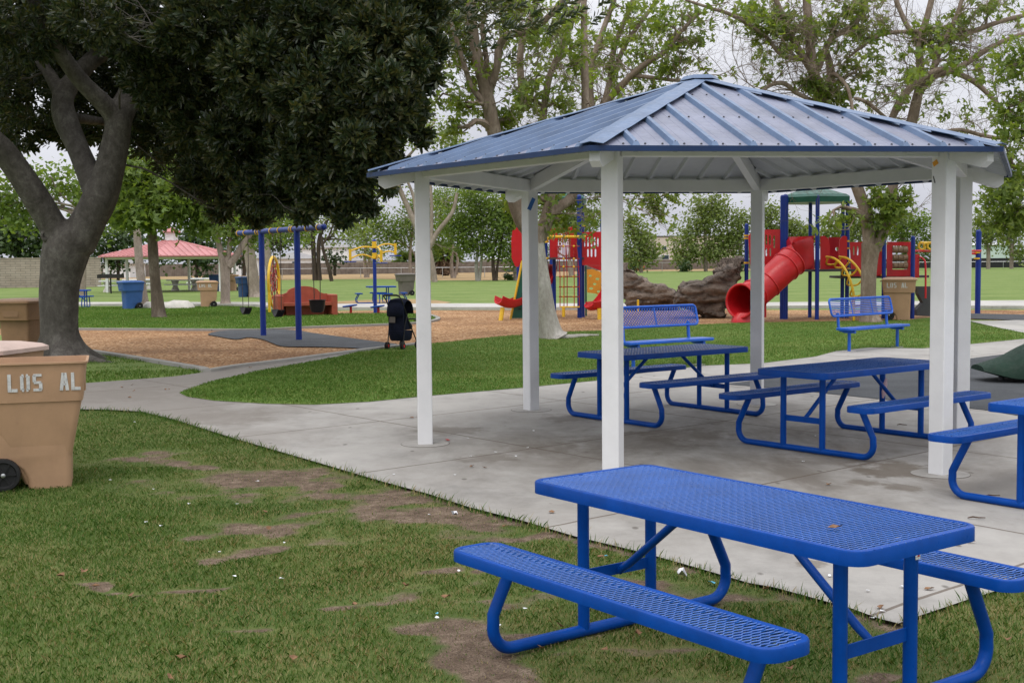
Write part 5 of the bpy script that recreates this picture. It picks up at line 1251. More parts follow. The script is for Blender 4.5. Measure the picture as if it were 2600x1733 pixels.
def wiggle(a, b, r0, r1, rng, n=5, amp=.12, sag=0):
    a, b = Vector(a), Vector(b); ln = (b-a).length; off = Vector(rng.normal(0, 1, 3))*ln*amp; off2 = Vector(rng.normal(0, 1, 3))*ln*amp*.5
    pts = []; rs = []
    for i in range(n+1):
        t = i/n; pts.append(a.lerp(b, t)+off*math.sin(PI*t)+off2*math.sin(2*PI*t)+Vector((0, 0, sag*ln*math.sin(PI*t)))); rs.append(r0+(r1-r0)*t)
    return pts, rs
def twigs(mb, start, dirv, length, r, lvl, rng, tips, spread=.7, upb=.15):
    n = 5; p = Vector(start); d = Vector(dirv).normalized(); pts = [p.copy()]; rs = [r]; kids = []
    for i in range(n):
        d = (d+Vector(rng.normal(0, 1, 3))*.22+Vector((0, 0, upb*.3))).normalized(); p = p+d*length/n; pts.append(p.copy()); rs.append(r*(1-.75*(i+1)/n)); kids.append((p.copy(), d.copy()))
    mb.tube(pts, rs, 4 if lvl > 0 else 3, False); tips.append((p.copy(), d.copy()))
    if lvl > 0:
        for q, dd in kids:
            for _ in range(1 if rng.random() < .55 else 2):
                nd = (dd+Vector(rng.normal(0, 1, 3))*spread).normalized(); twigs(mb, q, nd, length*rng.uniform(.4, .65), r*.5, lvl-1, rng, tips, spread, upb)
def tree(name, label, Y, limbs, lobes, leaf, barkm, per=10, size=.15, spread=.22, kind='kite', group=None, cat='tree', twig=None, branch=True, seed=1, base=None, extra_bare=0, lf=1., shell=.5, bmin=.012):
    rng = np.random.default_rng(seed)
    b0 = P(limbs[0][0][0], limbs[0][0][1], Y+limbs[0][0][2]) if limbs else P(lobes[0][0], 680, Y)
    t = thing(name, label, cat, (b0.x, b0.y, S(30)), 0, group)
    tr = MB(); nodes = []
    for l in limbs:
        q = limb(tr, l, Y); nodes += q[len(q)//4:] if l is limbs[0] else q
    if lobes:
        lobes = [(a, b, c, d, e, max(4, int(f*lf))) for a, b, c, d, e, f in lobes]; C, cen = lobe_points(lobes, Y, rng=rng, shell=shell)
        br = tr
        if nodes and branch:
            k0 = 0
            for (c, rx, rz), lb in zip(cen, lobes):
                best = min(nodes, key=lambda nq: (nq[0]-Vector(c)).length+max(0, nq[0].z-c[2])*.8)
                r0 = min(best[1]*.7, .09 if Y < 60 else .2); pts, rs = wiggle(best[0], c, r0, max(bmin, r0*.3), rng); br.tube(pts, rs, 6, False)
                cl = C[k0:k0+lb[5]]; k0 += lb[5]
                for j in rng.choice(len(cl), min(len(cl), 9 if Y < 60 else 6), replace=False):
                    s_ = pts[rng.integers(2, 6)]; p2, r2 = wiggle(s_, cl[j], max(bmin*.8, r0*.25), bmin*.45, rng, 4); br.tube(p2, r2, 4, False)
        tr_c = br
    tips = []
    if twig:
        for l in limbs:
            pass
        tw = tr; nn_ = [q for q in nodes if q[1] < twig.get('rmax', .2)]
        for i in range(twig['n']):
            q = nn_[rng.integers(0, len(nn_))]; az = rng.uniform(0, 2*PI); d = Vector((math.cos(az), math.sin(az)*.7, rng.uniform(-.25, .9)))
            twigs(tw, q[0], d, rng.uniform(*twig['len']), twig['r'], twig.get('lvl', 2), rng, tips)
    if twig: trk = tr
    to = tr.build('trunk', barkm, t, 60, True)
    if lobes:
        if twig and twig.get('leafy', 0) > 0 and tips:
            sel = [np.array(p) for p, _ in tips if rng.random() < twig['leafy']]
            if sel: C = np.concatenate([C, np.array(sel)])
        V = leaf_cloud(C, per, spread, size, kind, rng=rng); V = V-np.array(t.location)
        fast_mesh('crown', V, 4, leaf, t)
    return t
# ---------------- big fig tree at left
Yf = G(155, 915).y
def fl(*a): return list(a)
fig_limbs = [
    [(160, 925, 0, 78), (157, 905, 0, 60), (152, 870, 0, 50), (150, 800, 0, 47), (150, 740, 0, 49), (158, 680, 0, 54), (172, 625, 0, 58), (195, 590, 0, 50)],
    [(165, 640, 0, 46), (135, 575, -.1, 36), (90, 500, -.3, 34), (40, 425, -.5, 33), (0, 375, -.7, 31), (-60, 320, -1, 28), (-140, 250, -1.4, 22)],
    [(190, 620, 0, 50), (225, 560, 0, 44), (255, 500, 0, 42), (278, 430, 0, 38), (296, 350, 0, 33), (306, 290, 0, 33), (345, 210, .4, 28), (360, 130, .8, 24), (380, 40, 1.2, 20), (400, -60, 1.6, 15)],
    [(250, 500, 0, 34), (225, 440, .2, 30), (195, 370, .4, 28), (165, 300, .6, 30), (160, 250, .7, 27), (190, 200, .9, 23), (250, 140, 1.2, 22), (330, 110, 1.5, 18), (420, 60, 2, 14)],
    [(300, 310, 0, 26), (268, 268, -.2, 24), (210, 210, -.5, 22), (165, 150, -.8, 20), (120, 70, -1.1, 18), (80, -10, -1.4, 16), (40, -90, -1.8, 12)],
    [(160, 250, .7, 22), (120, 180, 1.0, 16), (70, 120, 1.4, 14)],
    [(306, 290, 0, 20), (380, 240, .6, 15), (480, 210, .9, 12), (620, 190, .6, 9), (760, 200, 0, 7)],
    [(350, 160, .9, 15), (470, 100, 1.3, 11), (640, 60, 1, 9), (860, 70, 0, 6)],
    [(190, 300, 1.0, 14), (330, 320, 3, 9), (470, 360, 4.6, 7), (600, 420, 5.2, 5)]]
fig = thing('fig_tree', 'huge dark fig tree with smooth grey forked trunk overhanging the left half', 'tree', (G(155, 915).x, Yf, S(30)))
tr = MB()
for i, l in enumerate(fig_limbs): limb(tr, l, Yf, 20 if i < 5 else 10)
# root flare
for an, ln in ((-.35, 1.3), (.5, .9), (2.2, .8), (3.4, .9), (-1.3, .6), (-.9, 1.0)):
    b0 = Vector((fig.location.x, Yf, 0)); d = Vector((math.cos(an), math.sin(an), 0))
    q = smooth_path([(b0+d*.10+Vector((0, 0, .62)), .20), (b0+d*.30+Vector((0, 0, .26)), .17), (b0+d*.60+Vector((0, 0, .06)), .13), (b0+d*ln+Vector((0, 0, -.04)), .07)], 4); tr.tube([a for a, _ in q], [b for _, b in q], 10)
fo = tr.build('trunk', BARK_FIG, fig, 60, True)
# one skin over trunk and limbs
rm = fo.modifiers.new('skin', 'REMESH'); rm.mode = 'VOXEL'; rm.voxel_size = .035; rm.use_smooth_shade = True
sm = fo.modifiers.new('smooth', 'SMOOTH'); sm.iterations = 6; sm.factor = .6
for px, py in ((80, 480), (116, 598)):   # healed branch scars
    c = P(px, py, Yf-.28); kn = MB(); 
    kn.loft([[c+Vector((r*math.cos(2*PI*k/16)*.8, y, r*math.sin(2*PI*k/16))) for k in range(16)] for r, y in ((.14, .10), (.115, -.01), (.085, -.04), (.055, -.035), (.04, .02), (.02, .05))]); kn.build('branch_scar', BARK_FIG, fig, 60, True)
rngF = np.random.default_rng(5)
# lobes: (px, py, dY, rx, rz, n)
FL = [(60, 60, -1, 130, 110, 420), (-60, 180, 0, 120, 120, 300), (60, 230, 1.8, 130, 100, 420), (200, 60, 1.5, 140, 100, 420), (40, 330, 3.0, 110, 60, 260), (230, 300, 3.2, 120, 90, 420), (330, 60, -2, 130, 90, 420), (430, 180, -1.0, 130, 110, 560),
      (560, 60, -3, 150, 110, 560), (520, 280, -.2, 130, 110, 560), (400, 330, 2.8, 110, 80, 380), (680, 180, -3.4, 140, 120, 620), (640, 350, -1.5, 130, 110, 560), (560, 450, 1.0, 110, 70, 420), (820, 60, -4, 140, 110, 560), (960, 90, -4.4, 115, 100, 420),
      (820, 240, -4.4, 140, 120, 620), (950, 260, -4.6, 120, 100, 460), (1030, 170, -4.0, 70, 110, 260), (800, 400, -3.6, 130, 100, 520), (700, 480, -1.5, 110, 65, 380), (880, 420, -4.2, 80, 95, 330), (830, 500, -3.6, 80, 42, 240), (960, 350, -4.4, 65, 75, 220), (1050, 60, -4, 55, 90, 180), (1040, 290, -4.2, 45, 55, 110), (490, 390, 2.2, 90, 70, 260), (640, 510, .6, 90, 35, 180), (900, 500, -4.0, 45, 35, 90),
      (760, 120, -1, 170, 130, 420), (560, 200, 1.5, 170, 130, 420), (780, 330, -1.0, 160, 110, 420), (1090, 200, -4, 30, 34, 46), (1105, 120, -4, 28, 34, 40), (1095, 20, -4, 40, 40, 60), (1072, 345, -4.2, 26, 24, 30), (1010, 420, -4.3, 28, 26, 34), (985, 475, -4.2, 22, 22, 22), (940, 535, -4, 22, 18, 18), (870, 556, -4, 26, 18, 22), (770, 548, -2.5, 30, 20, 28), (650, 560, .6, 34, 16, 26), (560, 540, 1, 36, 24, 32), (470, 470, 2.2, 36, 30, 34), (420, 420, 2.6, 30, 26, 26), (1060, 150, -5, 36, 50, 60), (980, 200, -5.6, 50, 40, 80), (880, 130, -5.6, 50, 40, 80), (760, 250, -5.2, 46, 36, 60), (660, 120, -4.8, 50, 36, 70), (900, 350, -5.4, 46, 40, 70), (560, 330, -2.2, 46, 36, 60), (430, 90, -3.4, 50, 36, 60), (210, 190, 3.6, 110, 80, 330), (330, 170, 3.0, 100, 80, 330), (90, 130, 3.2, 130, 110, 380), (240, 50, -3.0, 110, 70, 200), (150, -40, 0, 260, 80, 500), (500, -60, -1.5, 260, 80, 600), (850, -60, -3.5, 220, 80, 480)]
Cs, Ds = [], []
for (px, py, dy, rx, rz, n) in FL:
    Yc = Yf+dy; c = np.array(P(px, py, Yc)); s = 1/pm(Yc); n = int(n*.95); d = unit(rngF.normal(0, 1, (n, 3))); r = rngF.uniform(.25, 1, (n, 1))**.45
    q = c+d*r*np.array([rx*s, rx*s*.95, rz*s]); 
    keep = fbm(q[:, 0]*1.3+q[:, 1]*.7, q[:, 2]*1.5+q[:, 1]*.9, 3, 5) > (.30 if px > 360 else .40); Cs.append(q[keep]); Ds.append((d*.9+rngF.normal(0, .45, d.shape)+np.array([0, -.25, .25]))[keep])
# crown over the frame: upper dome that shades the underside
nd = 2600; d = unit(rngF.normal(0, 1, (nd, 3))); d[:, 2] = np.abs(d[:, 2]); q = np.array([fig.location.x+3.0, Yf-1.5, 5.9])+d*np.array([7.2, 6.5, 3.6])*rngF.uniform(.6, 1, (nd, 1)); Cs.append(q); Ds.append(d+np.array([0, 0, .4]))
Cs = np.concatenate(Cs); Ds = np.concatenate(Ds)
V = rosettes(Cs, Ds, 10, .155, .052, rngF)-np.array(fig.location)
fast_mesh('crown', V, 4, LEAF_FIG, fig)
# twigs carrying the rosettes
tb_ = MB(); cen = [np.array(P(a, b, Yf+c)) for a, b, c, *_ in FL]; k = 0
limbpts = []
for l in fig_limbs[1:]: limbpts += [P(x, y, Yf+dy) for x, y, dy, r in l]
for c, dy_ in zip(cen, [f_[2] for f_ in FL]):
    if dy_ < -3.5: continue
    a = min(limbpts, key=lambda q: (q-Vector(c)).length); p2, r2 = wiggle(a, c, .022, .010, rngF, 6, .10); tb_.tube(p2, r2, 5, False)
    near_ = Cs[np.argsort(((Cs-c)**2).sum(1))[:160]]
    for j in rngF.choice(len(near_), 16, replace=False): pp, rr_ = wiggle(p2[rngF.integers(3, 7)], near_[j], .008, .004, rngF, 4, .1); tb_.tube(pp, rr_, 4, False)
tb_.build('branches', BARK_FIG, fig, False, True)
# ---------------- white-trunked sycamore behind the shelter
Ys = G(1390, 859).y
tree('sycamore_tree', 'leaning sycamore with white lower trunk behind the back left shelter post', Ys,
     [[(1405, 862, 0, 42), (1398, 845, 0, 31), (1388, 800, 0, 26), (1378, 740, 0, 24), (1370, 680, 0, 22), (1360, 620, 0, 22), (1348, 575, 0, 24)],
      [(1352, 590, 0, 22), (1325, 560, 0, 20), (1305, 500, 0, 20), (1285, 440, -.1, 19), (1262, 365, -.2, 19), (1248, 300, -.3, 18), (1238, 250, -.3, 17), (1222, 190, -.4, 15), (1205, 110, -.5, 14), (1195, 20, -.6, 13), (1190, -60, -.6, 11)],
      [(1358, 620, 0, 20), (1384, 570, .1, 19), (1396, 530, .2, 17), (1402, 490, .2, 13), (1392, 420, .3, 11), (1378, 330, .4, 10), (1385, 250, .5, 9), (1400, 180, .6, 8), (1440, 90, .8, 7), (1470, 0, 1, 6)],
      [(1390, 550, .1, 15), (1420, 525, .2, 14), (1450, 500, .3, 12), (1475, 430, .4, 11), (1484, 330, .5, 10), (1486, 240, .6, 10), (1484, 120, .7, 9), (1482, 0, .8, 8)],
      [(1244, 230, -.3, 10), (1262, 170, -.4, 10), (1267, 120, -.4, 10), (1290, 90, -.5, 10), (1340, 80, -.5, 9), (1385, 50, -.6, 8), (1425, 5, -.7, 7), (1450, -40, -.8, 5)],
      [(1235, 270, -.3, 9), (1205, 230, -.4, 8), (1190, 200, -.4, 7), (1165, 120, -.6, 6), (1140, 40, -.7, 5), (1130, -20, -.7, 4)],
      [(1238, 250, -.3, 9), (1236, 160, -.2, 7), (1225, 60, -.2, 6), (1255, 0, -.2, 5)],
      [(1330, 270, 2, 10), (1320, 150, 2, 9), (1335, 80, 2, 8), (1365, 0, 2, 7)]],
     [(1130, 50, -.3, 45, 40, 26), (1190, 130, 0, 40, 35, 20), (1180, 260, -.5, 40, 30, 22), (1150, 320, -.8, 28, 26, 18), (1105, 260, 0, 35, 25, 12), (1300, 30, 0, 45, 25, 22), (1290, 300, 0, 50, 25, 30), (1350, 260, .5, 50, 30, 24), (1180, 60, .5, 30, 40, 16), (1240, 290, .3, 30, 30, 14),
      (1360, 200, 1, 40, 30, 12), (1320, 20, .5, 40, 25, 14), (1440, 40, .5, 50, 35, 22), (1420, 270, .5, 40, 30, 16), (1370, 500, .3, 25, 20, 12), (1395, 560, .1, 18, 30, 14), (1420, 560, .8, 25, 30, 10), (1460, 520, .8, 30, 25, 12), (1500, 480, .8, 25, 20, 8), (1460, 160, .8, 45, 35, 16), (1200, 0, 0, 60, 30, 20)],
     LEAF_SYC, BARK_SYC, 14, .15, .12, 'lobed', seed=3, lf=.34, twig=dict(n=46, len=(.8, 1.9), r=.016, lvl=2, leafy=.05, rmax=.17))
s1 = [o for o in bpy.data.objects if o.get('label', '').startswith('leaning sycamore')][0]
# whitewashed lower bark
tk = [c for c in bpy.data.objects if c.parent == s1 and c.name.startswith('trunk')][0]; tk.data.materials.append(BARK_WHITE)
for p in tk.data.polygons:
    if p.center.z < 2.35+.25*math.sin(p.center.x*9): p.material_index = 1
rt = MB(); q = [(P(1400, 853, Ys), .10), (P(1440, 853, Ys), .07), (P(1480, 846, Ys+.5), .05), (P(1520, 843, Ys+.8), .02)]; q = smooth_path(q, 3); q = [(Vector((a.x, a.y, S(30)+.02)), b) for a, b in q]; rt.tube([a for a, _ in q], [b for _, b in q], 8); rt.build('surface_root', BARK_WHITE, s1, 60, True)
# sycamore behind the front post
tree('sycamore_tree', 'pale limbed sycamore rising behind the roof peak, trunk hidden by the front post', G(1552, 822).y,
     [[(1552, 822, 0, 17), (1550, 700, 0, 15), (1550, 560, 0, 14), (1548, 440, 0, 13), (1525, 330, 0, 12), (1508, 290, 0, 11)],
      [(1512, 300, 0, 10), (1540, 258, 0, 9), (1580, 215, -.3, 9), (1610, 185, -.5, 8), (1650, 155, -.6, 8), (1695, 126, -.8, 6), (1730, 80, -1, 5), (1780, 30, -1.2, 4)],
      [(1600, 190, -.4, 6), (1660, 198, -.6, 5), (1740, 205, -.9, 4), (1800, 190, -1, 3)],
      [(1515, 320, 0, 8), (1545, 220, .4, 8), (1560, 120, .8, 7), (1600, 20, 1, 6), (1620, -40, 1, 5)],
      [(1550, 200, .4, 6), (1590, 110, .6, 6), (1640, 40, .8, 5), (1680, -20, 1, 4)],
      [(1505, 290, 0, 8), (1500, 180, .2, 7), (1530, 80, .4, 7), (1560, 0, .5, 6)],
      [(1550, 480, 0, 6), (1610, 470, -.5, 4), (1650, 478, -.8, 3), (1675, 500, -.9, 2)]],
     [(1680, 60, -.8, 55, 35, 34), (1740, 100, -1, 45, 35, 26), (1640, 130, -.5, 45, 30, 20), (1700, 170, -.8, 50, 28, 24), (1600, 70, .5, 45, 35, 20), (1560, 180, .3, 40, 35, 16), (1660, 230, -.3, 35, 20, 12), (1750, 30, -1, 40, 22, 12), (1580, 20, .5, 50, 22, 16), (1655, 520, -.9, 16, 32, 22), (1640, 495, -.9, 18, 12, 10), (1675, 550, -.9, 12, 25, 10), (1700, 500, -.9, 20, 12, 8), (1530, 120, .3, 35, 30, 10), (1790, 215, -1, 18, 14, 5)],
     LEAF_SYC, BARK_SYC, 14, .15, .12, 'lobed', seed=8, lf=.34, twig=dict(n=40, len=(.8, 1.9), r=.015, lvl=2, leafy=.05, rmax=.13))
# right sycamore with two stems
Yr = G(2207, 817).y
tree('sycamore_tree', 'forked half bare sycamore beside the right tan bin, rising behind the roof', Yr,
     [[(2210, 822, 0, 34), (2207, 800, 0, 23), (2205, 760, 0, 20), (2206, 700, 0, 19), (2209, 650, 0, 22), (2213, 620, 0, 25)],
      [(2208, 650, 0, 17), (2206, 590, 0, 17), (2200, 540, 0, 16), (2182, 490, 0, 15), (2150, 400, 0, 14), (2115, 310, 0, 14), (2092, 260, 0, 15), (2072, 210, -.1, 15), (2060, 150, -.1, 13), (2055, 80, -.2, 12), (2048, 0, -.2, 10), (2045, -60, -.2, 8)],
      [(2220, 630, 0, 17), (2240, 590, 0, 15), (2252, 540, 0, 14), (2270, 460, 0, 13), (2295, 380, 0, 14), (2312, 320, 0, 14), (2325, 265, 0, 13), (2337, 200, .1, 11), (2335, 110, .1, 9), (2355, 40, .2, 8), (2375, -40, .2, 7)],
      [(2330, 240, 0, 10), (2370, 195, -.2, 9), (2430, 175, -.4, 8), (2500, 130, -.5, 7), (2560, 100, -.6, 6), (2620, 80, -.6, 5)],
      [(2262, 306, 0, 9), (2290, 250, -.2, 10), (2330, 208, -.3, 9), (2390, 178, -.3, 8), (2460, 200, -.4, 7), (2510, 240, -.5, 6), (2560, 300, -.6, 4), (2590, 340, -.6, 3)],
      [(2400, 90, -.1, 8), (2380, 140, 0, 9), (2365, 200, 0, 8)],
      [(2400, 95, -.1, 8), (2470, 80, -.2, 7), (2540, 55, -.3, 6), (2620, 35, -.3, 5)],
      [(2400, 100, -.1, 8), (2430, 40, -.2, 6), (2450, -30, -.2, 5)],
      [(2330, 100, .1, 8), (2300, 60, .2, 6), (2275, 0, .2, 6)],
      [(2330, 80, .1, 5), (2250, 85, 0, 5), (2200, 110, 0, 4), (2150, 150, 0, 3)],
      [(2068, 190, -.1, 10), (2030, 130, -.4, 9), (2000, 70, -.6, 8), (1970, 0, -.8, 7), (1955, -40, -.8, 6)],
      [(2035, 150, -.3, 7), (1985, 140, -.6, 6), (1940, 90, -.8, 5), (1860, 40, -1, 5), (1800, 20, -1.2, 4), (1740, 0, -1.3, 3)],
      [(2075, 180, 0, 9), (2110, 100, .2, 8), (2160, 70, .3, 8), (2195, 20, .4, 7), (2200, -30, .4, 6)],
      [(2098, 250, .3, 11), (2110, 190, .5, 11), (2098, 130, .6, 8)],
      [(2092, 270, 0, 7), (2110, 190, -.3, 6), (2150, 220, -.6, 5), (2165, 280, -.8, 4)],
      [(2020, 235, -.4, 6), (1990, 212, -.6, 6), (1960, 215, -.7, 5), (1930, 235, -.8, 4)], [(2020, 235, -.4, 6), (2050, 250, -.3, 5), (2085, 262, 0, 4)],
      [(2250, 300, 0, 4), (2200, 260, -.5, 5), (2170, 250, -.7, 4)],
      [(2400, 335, -.6, 5), (2440, 330, -.8, 5), (2500, 345, -1, 5), (2560, 352, -1.1, 4), (2620, 340, -1.1, 4)]],
     [(1900, 30, -.8, 40, 22, 18), (1950, 60, -.8, 55, 35, 40), (2000, 70, -.5, 50, 40, 40), (2060, 90, 0, 45, 45, 30), (1930, 80, -.8, 30, 22, 14), (2160, 25, .2, 55, 28, 34), (2110, 60, .2, 35, 30, 18), (2180, 80, .3, 30, 25, 14), (2205, 95, .3, 22, 18, 8), (2080, 225, -.3, 45, 30, 22), (2130, 240, -.2, 50, 28, 34), (2180, 190, 0, 30, 22, 12), (2150, 165, 0, 25, 20, 8), (2040, 210, -.3, 30, 20, 14),
      (2380, 90, 0, 45, 38, 36), (2430, 60, -.1, 45, 30, 24), (2350, 100, 0, 30, 30, 18), (2420, 150, 0, 30, 22, 10), (2320, 195, 0, 22, 14, 8), (2500, 30, -.3, 30, 20, 8), (2235, 500, -.4, 36, 26, 34), (2270, 535, -.4, 42, 30, 40), (2240, 560, -.3, 30, 22, 20), (2300, 500, -.4, 30, 22, 14), (2120, 560, -1, 40, 10, 10), (2160, 545, -.8, 25, 12, 8), (2230, 590, 0, 12, 14, 6)],
     LEAF_SYC, BARK_SYC, 14, .17, .13, 'lobed', seed=13, lf=.36, twig=dict(n=115, len=(1.0, 2.4), r=.016, lvl=2, leafy=.02, rmax=.16))
tree('sycamore_tree', 'dense leafed sycamore cut off by the right edge of the photo', 31,
     [[(2760, 840, 0, 26), (2750, 700, 0, 22), (2720, 560, 0, 20), (2700, 400, 0, 18), (2690, 200, 0, 15)], [(2715, 520, 0, 12), (2650, 480, 0, 9), (2580, 460, 0, 6)], [(2695, 300, 0, 10), (2620, 260, 0, 7), (2560, 270, 0, 5)], [(2690, 220, 0, 9), (2620, 170, 0, 7), (2570, 165, 0, 5)]],
     [(2560, 480, 0, 50, 40, 60), (2590, 540, .3, 50, 40, 60), (2520, 510, 0, 35, 28, 30), (2550, 560, .4, 45, 26, 34), (2575, 440, .3, 38, 22, 26), (2570, 170, 0, 42, 32, 34), (2600, 140, 0, 30, 30, 18), (2570, 290, 0, 50, 36, 40), (2600, 340, 0, 34, 36, 24), (2540, 370, -.2, 30, 22, 14), (2595, 240, 0, 24, 24, 10)],
     LEAF_SYC, BARK_SYC, 11, .15, .17, 'lobed', seed=17, lf=.6, twig=dict(n=14, len=(.6, 1.4), r=.012, lvl=1, leafy=.2, rmax=.2))
# ---------------- left middle-distance trees
def cr(seed, Y, trunk, lobes, label, leaf=None, barkm=None, size=.3, per=9, spread=.32, name='shade_tree', dens=1., group=None, kind='kite', shell=.5, **k):
    lobes = [(a, b, c, d, e, int(f*dens)) for a, b, c, d, e, f in lobes]
    return tree(name, label, Y, trunk, lobes, leaf or LEAF_MID, barkm or BARK_PALE, per, size, spread, kind, group, seed=seed, bmin=.02, shell=shell, **k)
GL = 'shade trees round the red roofed shelter'
cr(21, G(403, 807).y, [[(405, 812, 0, 26), (403, 800, 0, 19), (398, 750, 0, 15), (392, 690, 0, 13), (388, 630, 0, 13), (386, 560, 0, 11), (392, 480, 0, 8)], [(386, 600, 0, 8), (350, 540, 0, 6), (310, 500, 0, 4)], [(388, 580, 0, 8), (430, 520, 0, 6), (480, 480, 0, 4)]],
   [(380, 500, 0, 80, 56, 90), (300, 530, 0, 50, 34, 44), (460, 512, -.5, 65, 42, 70), (405, 548, -.6, 60, 22, 46), (330, 545, -.5, 50, 22, 36), (520, 555, 0, 40, 38, 40), (520, 510, 0, 60, 40, 50), (340, 470, 0, 80, 50, 60), (390, 420, .5, 120, 50, 60)],
   'leafy sycamore with a stout rough trunk on the lawn left of centre', LEAF_MID, bark('mottled_bark', (.08, .06, .045), (.15, .115, .09), (.26, .22, .18), 3, .6, 2.5), .2, 13, .22, group=GL, kind='lobed')
cr(22, G(365, 782).y, [[(368, 785, 0, 14), (362, 740, 0, 11), (355, 680, 0, 11), (350, 620, 0, 10), (347, 560, 0, 9), (350, 480, 0, 7)]], [(330, 470, 0, 80, 50, 40), (300, 520, 1, 60, 40, 30), (380, 440, 1, 90, 50, 40)],
   'slim pale trunked tree behind the light blue recycling bin', LEAF_MID, BARK_PALE, .24, 11, .3, group=GL)
cr(23, G(572, 776).y, [[(574, 780, 0, 22), (572, 765, 0, 13), (572, 720, 0, 12), (571, 680, 0, 13), (574, 662, 0, 14)], [(570, 675, 0, 10), (560, 640, 0, 8), (553, 600, 0, 7), (552, 560, 0, 5)], [(576, 665, 0, 8), (582, 630, 0, 6), (584, 590, 0, 5), (590, 540, 0, 4)], [(580, 675, 0, 11), (600, 650, 0, 9), (616, 622, 0, 8), (640, 590, 0, 6), (680, 540, 0, 5), (720, 500, 0, 4)]],
   [(560, 560, 0, 55, 40, 44), (610, 580, .5, 50, 30, 36), (660, 540, .5, 60, 45, 46), (560, 500, 1, 80, 40, 36), (640, 600, .5, 34, 14, 12)], 'forked bare barked pale tree beside the far tan bin', LEAF_MID, BARK_PALE, .22, 12, .28, group=GL)
cr(24, G(647, 754).y, [[(650, 757, 0, 22), (646, 740, 0, 15), (640, 690, 0, 15), (633, 640, 0, 14), (628, 580, 0, 11), (622, 510, 0, 8)], [(632, 620, 0, 8), (670, 570, 0, 5), (700, 520, 0, 4)]],
   [(650, 560, 0, 55, 40, 40), (610, 530, 0, 50, 40, 36), (690, 540, 1, 60, 40, 40), (700, 590, 1, 45, 18, 16), (640, 480, 1, 90, 40, 40)], 'thick grey trunked tree with a navy bin leaning on it', LEAF_MID, BARK_PALE, .26, 11, .34, group=GL)
cr(25, G(690, 738).y, [[(690, 738, 0, 12), (685, 690, 0, 10), (678, 640, 0, 10), (672, 580, 0, 8)], [(680, 600, 0, 6), (720, 550, 0, 4)]], [(700, 560, 0, 50, 34, 34), (740, 540, 0, 50, 40, 40), (760, 590, 0, 40, 16, 16)], 'grey trunked tree seen through the swing frame', LEAF_MID, BARK_PALE, .28, 10, .36, group=GL)
cr(26, G(793, 712).y, [[(800, 712, 0, 7), (797, 660, 0, 6), (795, 620, 0, 6), (792, 560, 0, 5)], [(812, 712, 0, 6), (808, 650, 0, 5), (812, 600, 0, 5), (830, 560, 0, 4)]], [(790, 570, 0, 55, 45, 44), (840, 545, 0, 55, 45, 44), (770, 610, 0, 40, 16, 16), (850, 600, 0, 40, 22, 20), (800, 510, 0, 80, 30, 30)], 'pair of thin dark trunks under a light crown behind the toddler swing', LEAF_PALE, BARK_DARK, .34, 9, .42, group=GL)
cr(27, G(838, 714).y, [[(842, 714, 0, 5), (835, 680, 0, 5), (822, 640, 0, 4), (815, 600, 0, 4)], [(815, 625, 0, 3), (835, 600, 0, 3)]], [(890, 560, 0, 45, 45, 40), (900, 610, 0, 35, 20, 18), (870, 510, 0, 50, 30, 26)], 'slanting thin tree in front of the two storey white house', LEAF_PALE, BARK_DARK, .34, 9, .42, group=GL)
cr(28, 115, [[(60, 715, 0, 8), (50, 650, 0, 8), (40, 580, 0, 7)]], [(30, 590, 0, 80, 60, 120), (-30, 540, 0, 90, 70, 110), (110, 610, 0, 55, 45, 70), (70, 640, 0, 60, 30, 60), (-20, 620, 0, 60, 40, 70)], 'dark evergreen rising over the left end of the block wall', LEAF_DARK, BARK_DARK, .45, 9, .5, name='evergreen_tree')
cr(29, 70, [[(210, 760, 0, 8), (212, 650, 0, 8), (215, 540, 0, 6)]], [(80, 500, 0, 70, 50, 44), (210, 480, 0, 60, 50, 44), (230, 560, 0, 45, 45, 40), (20, 470, 0, 60, 40, 30), (130, 450, 0, 80, 40, 40), (60, 560, 0, 40, 35, 24), (10, 530, 0, 40, 40, 24)], 'bright leafed tree seen between the limbs of the fig', LEAF_MID, BARK_PALE, .3, 10, .36)
cr(30, 118, [[(500, 720, 0, 4), (500, 660, 0, 4), (505, 630, 0, 3)]], [(470, 620, 0, 50, 40, 80), (530, 600, 0, 60, 45, 80), (520, 662, 0, 34, 22, 44)], 'dark bushy tree behind the right side of the red roofed shelter', LEAF_DARK, BARK_DARK, .42, 9, .5, name='evergreen_tree')
cr(34, 125, [[(300, 720, 0, 4), (300, 660, 0, 4), (298, 630, 0, 3)]], [(270, 620, 0, 60, 40, 80), (330, 605, 0, 60, 40, 80), (285, 660, 0, 44, 20, 50), (400, 640, 0, 40, 30, 50)], 'dark bushy tree behind the left side of the red roofed shelter', LEAF_DARK, BARK_DARK, .42, 9, .5, name='evergreen_tree')
cr(31, 150, [[(620, 700, 0, 5), (620, 640, 0, 5)]], [(600, 620, 0, 60, 34, 50), (680, 620, 0, 60, 30, 50), (740, 600, 0, 60, 34, 50), (600, 665, 0, 26, 14, 16)], 'dull green tree over the board fence behind the swings', LEAF_DARK, BARK_DARK, .5, 8, .6)
cr(32, 140, [[(850, 700, 0, 4), (850, 660, 0, 4)]], [(846, 655, 0, 22, 18, 26)], 'small round shrub in front of the two storey white house', LEAF_DARK, BARK_DARK, .4, 9, .4, name='shrub')
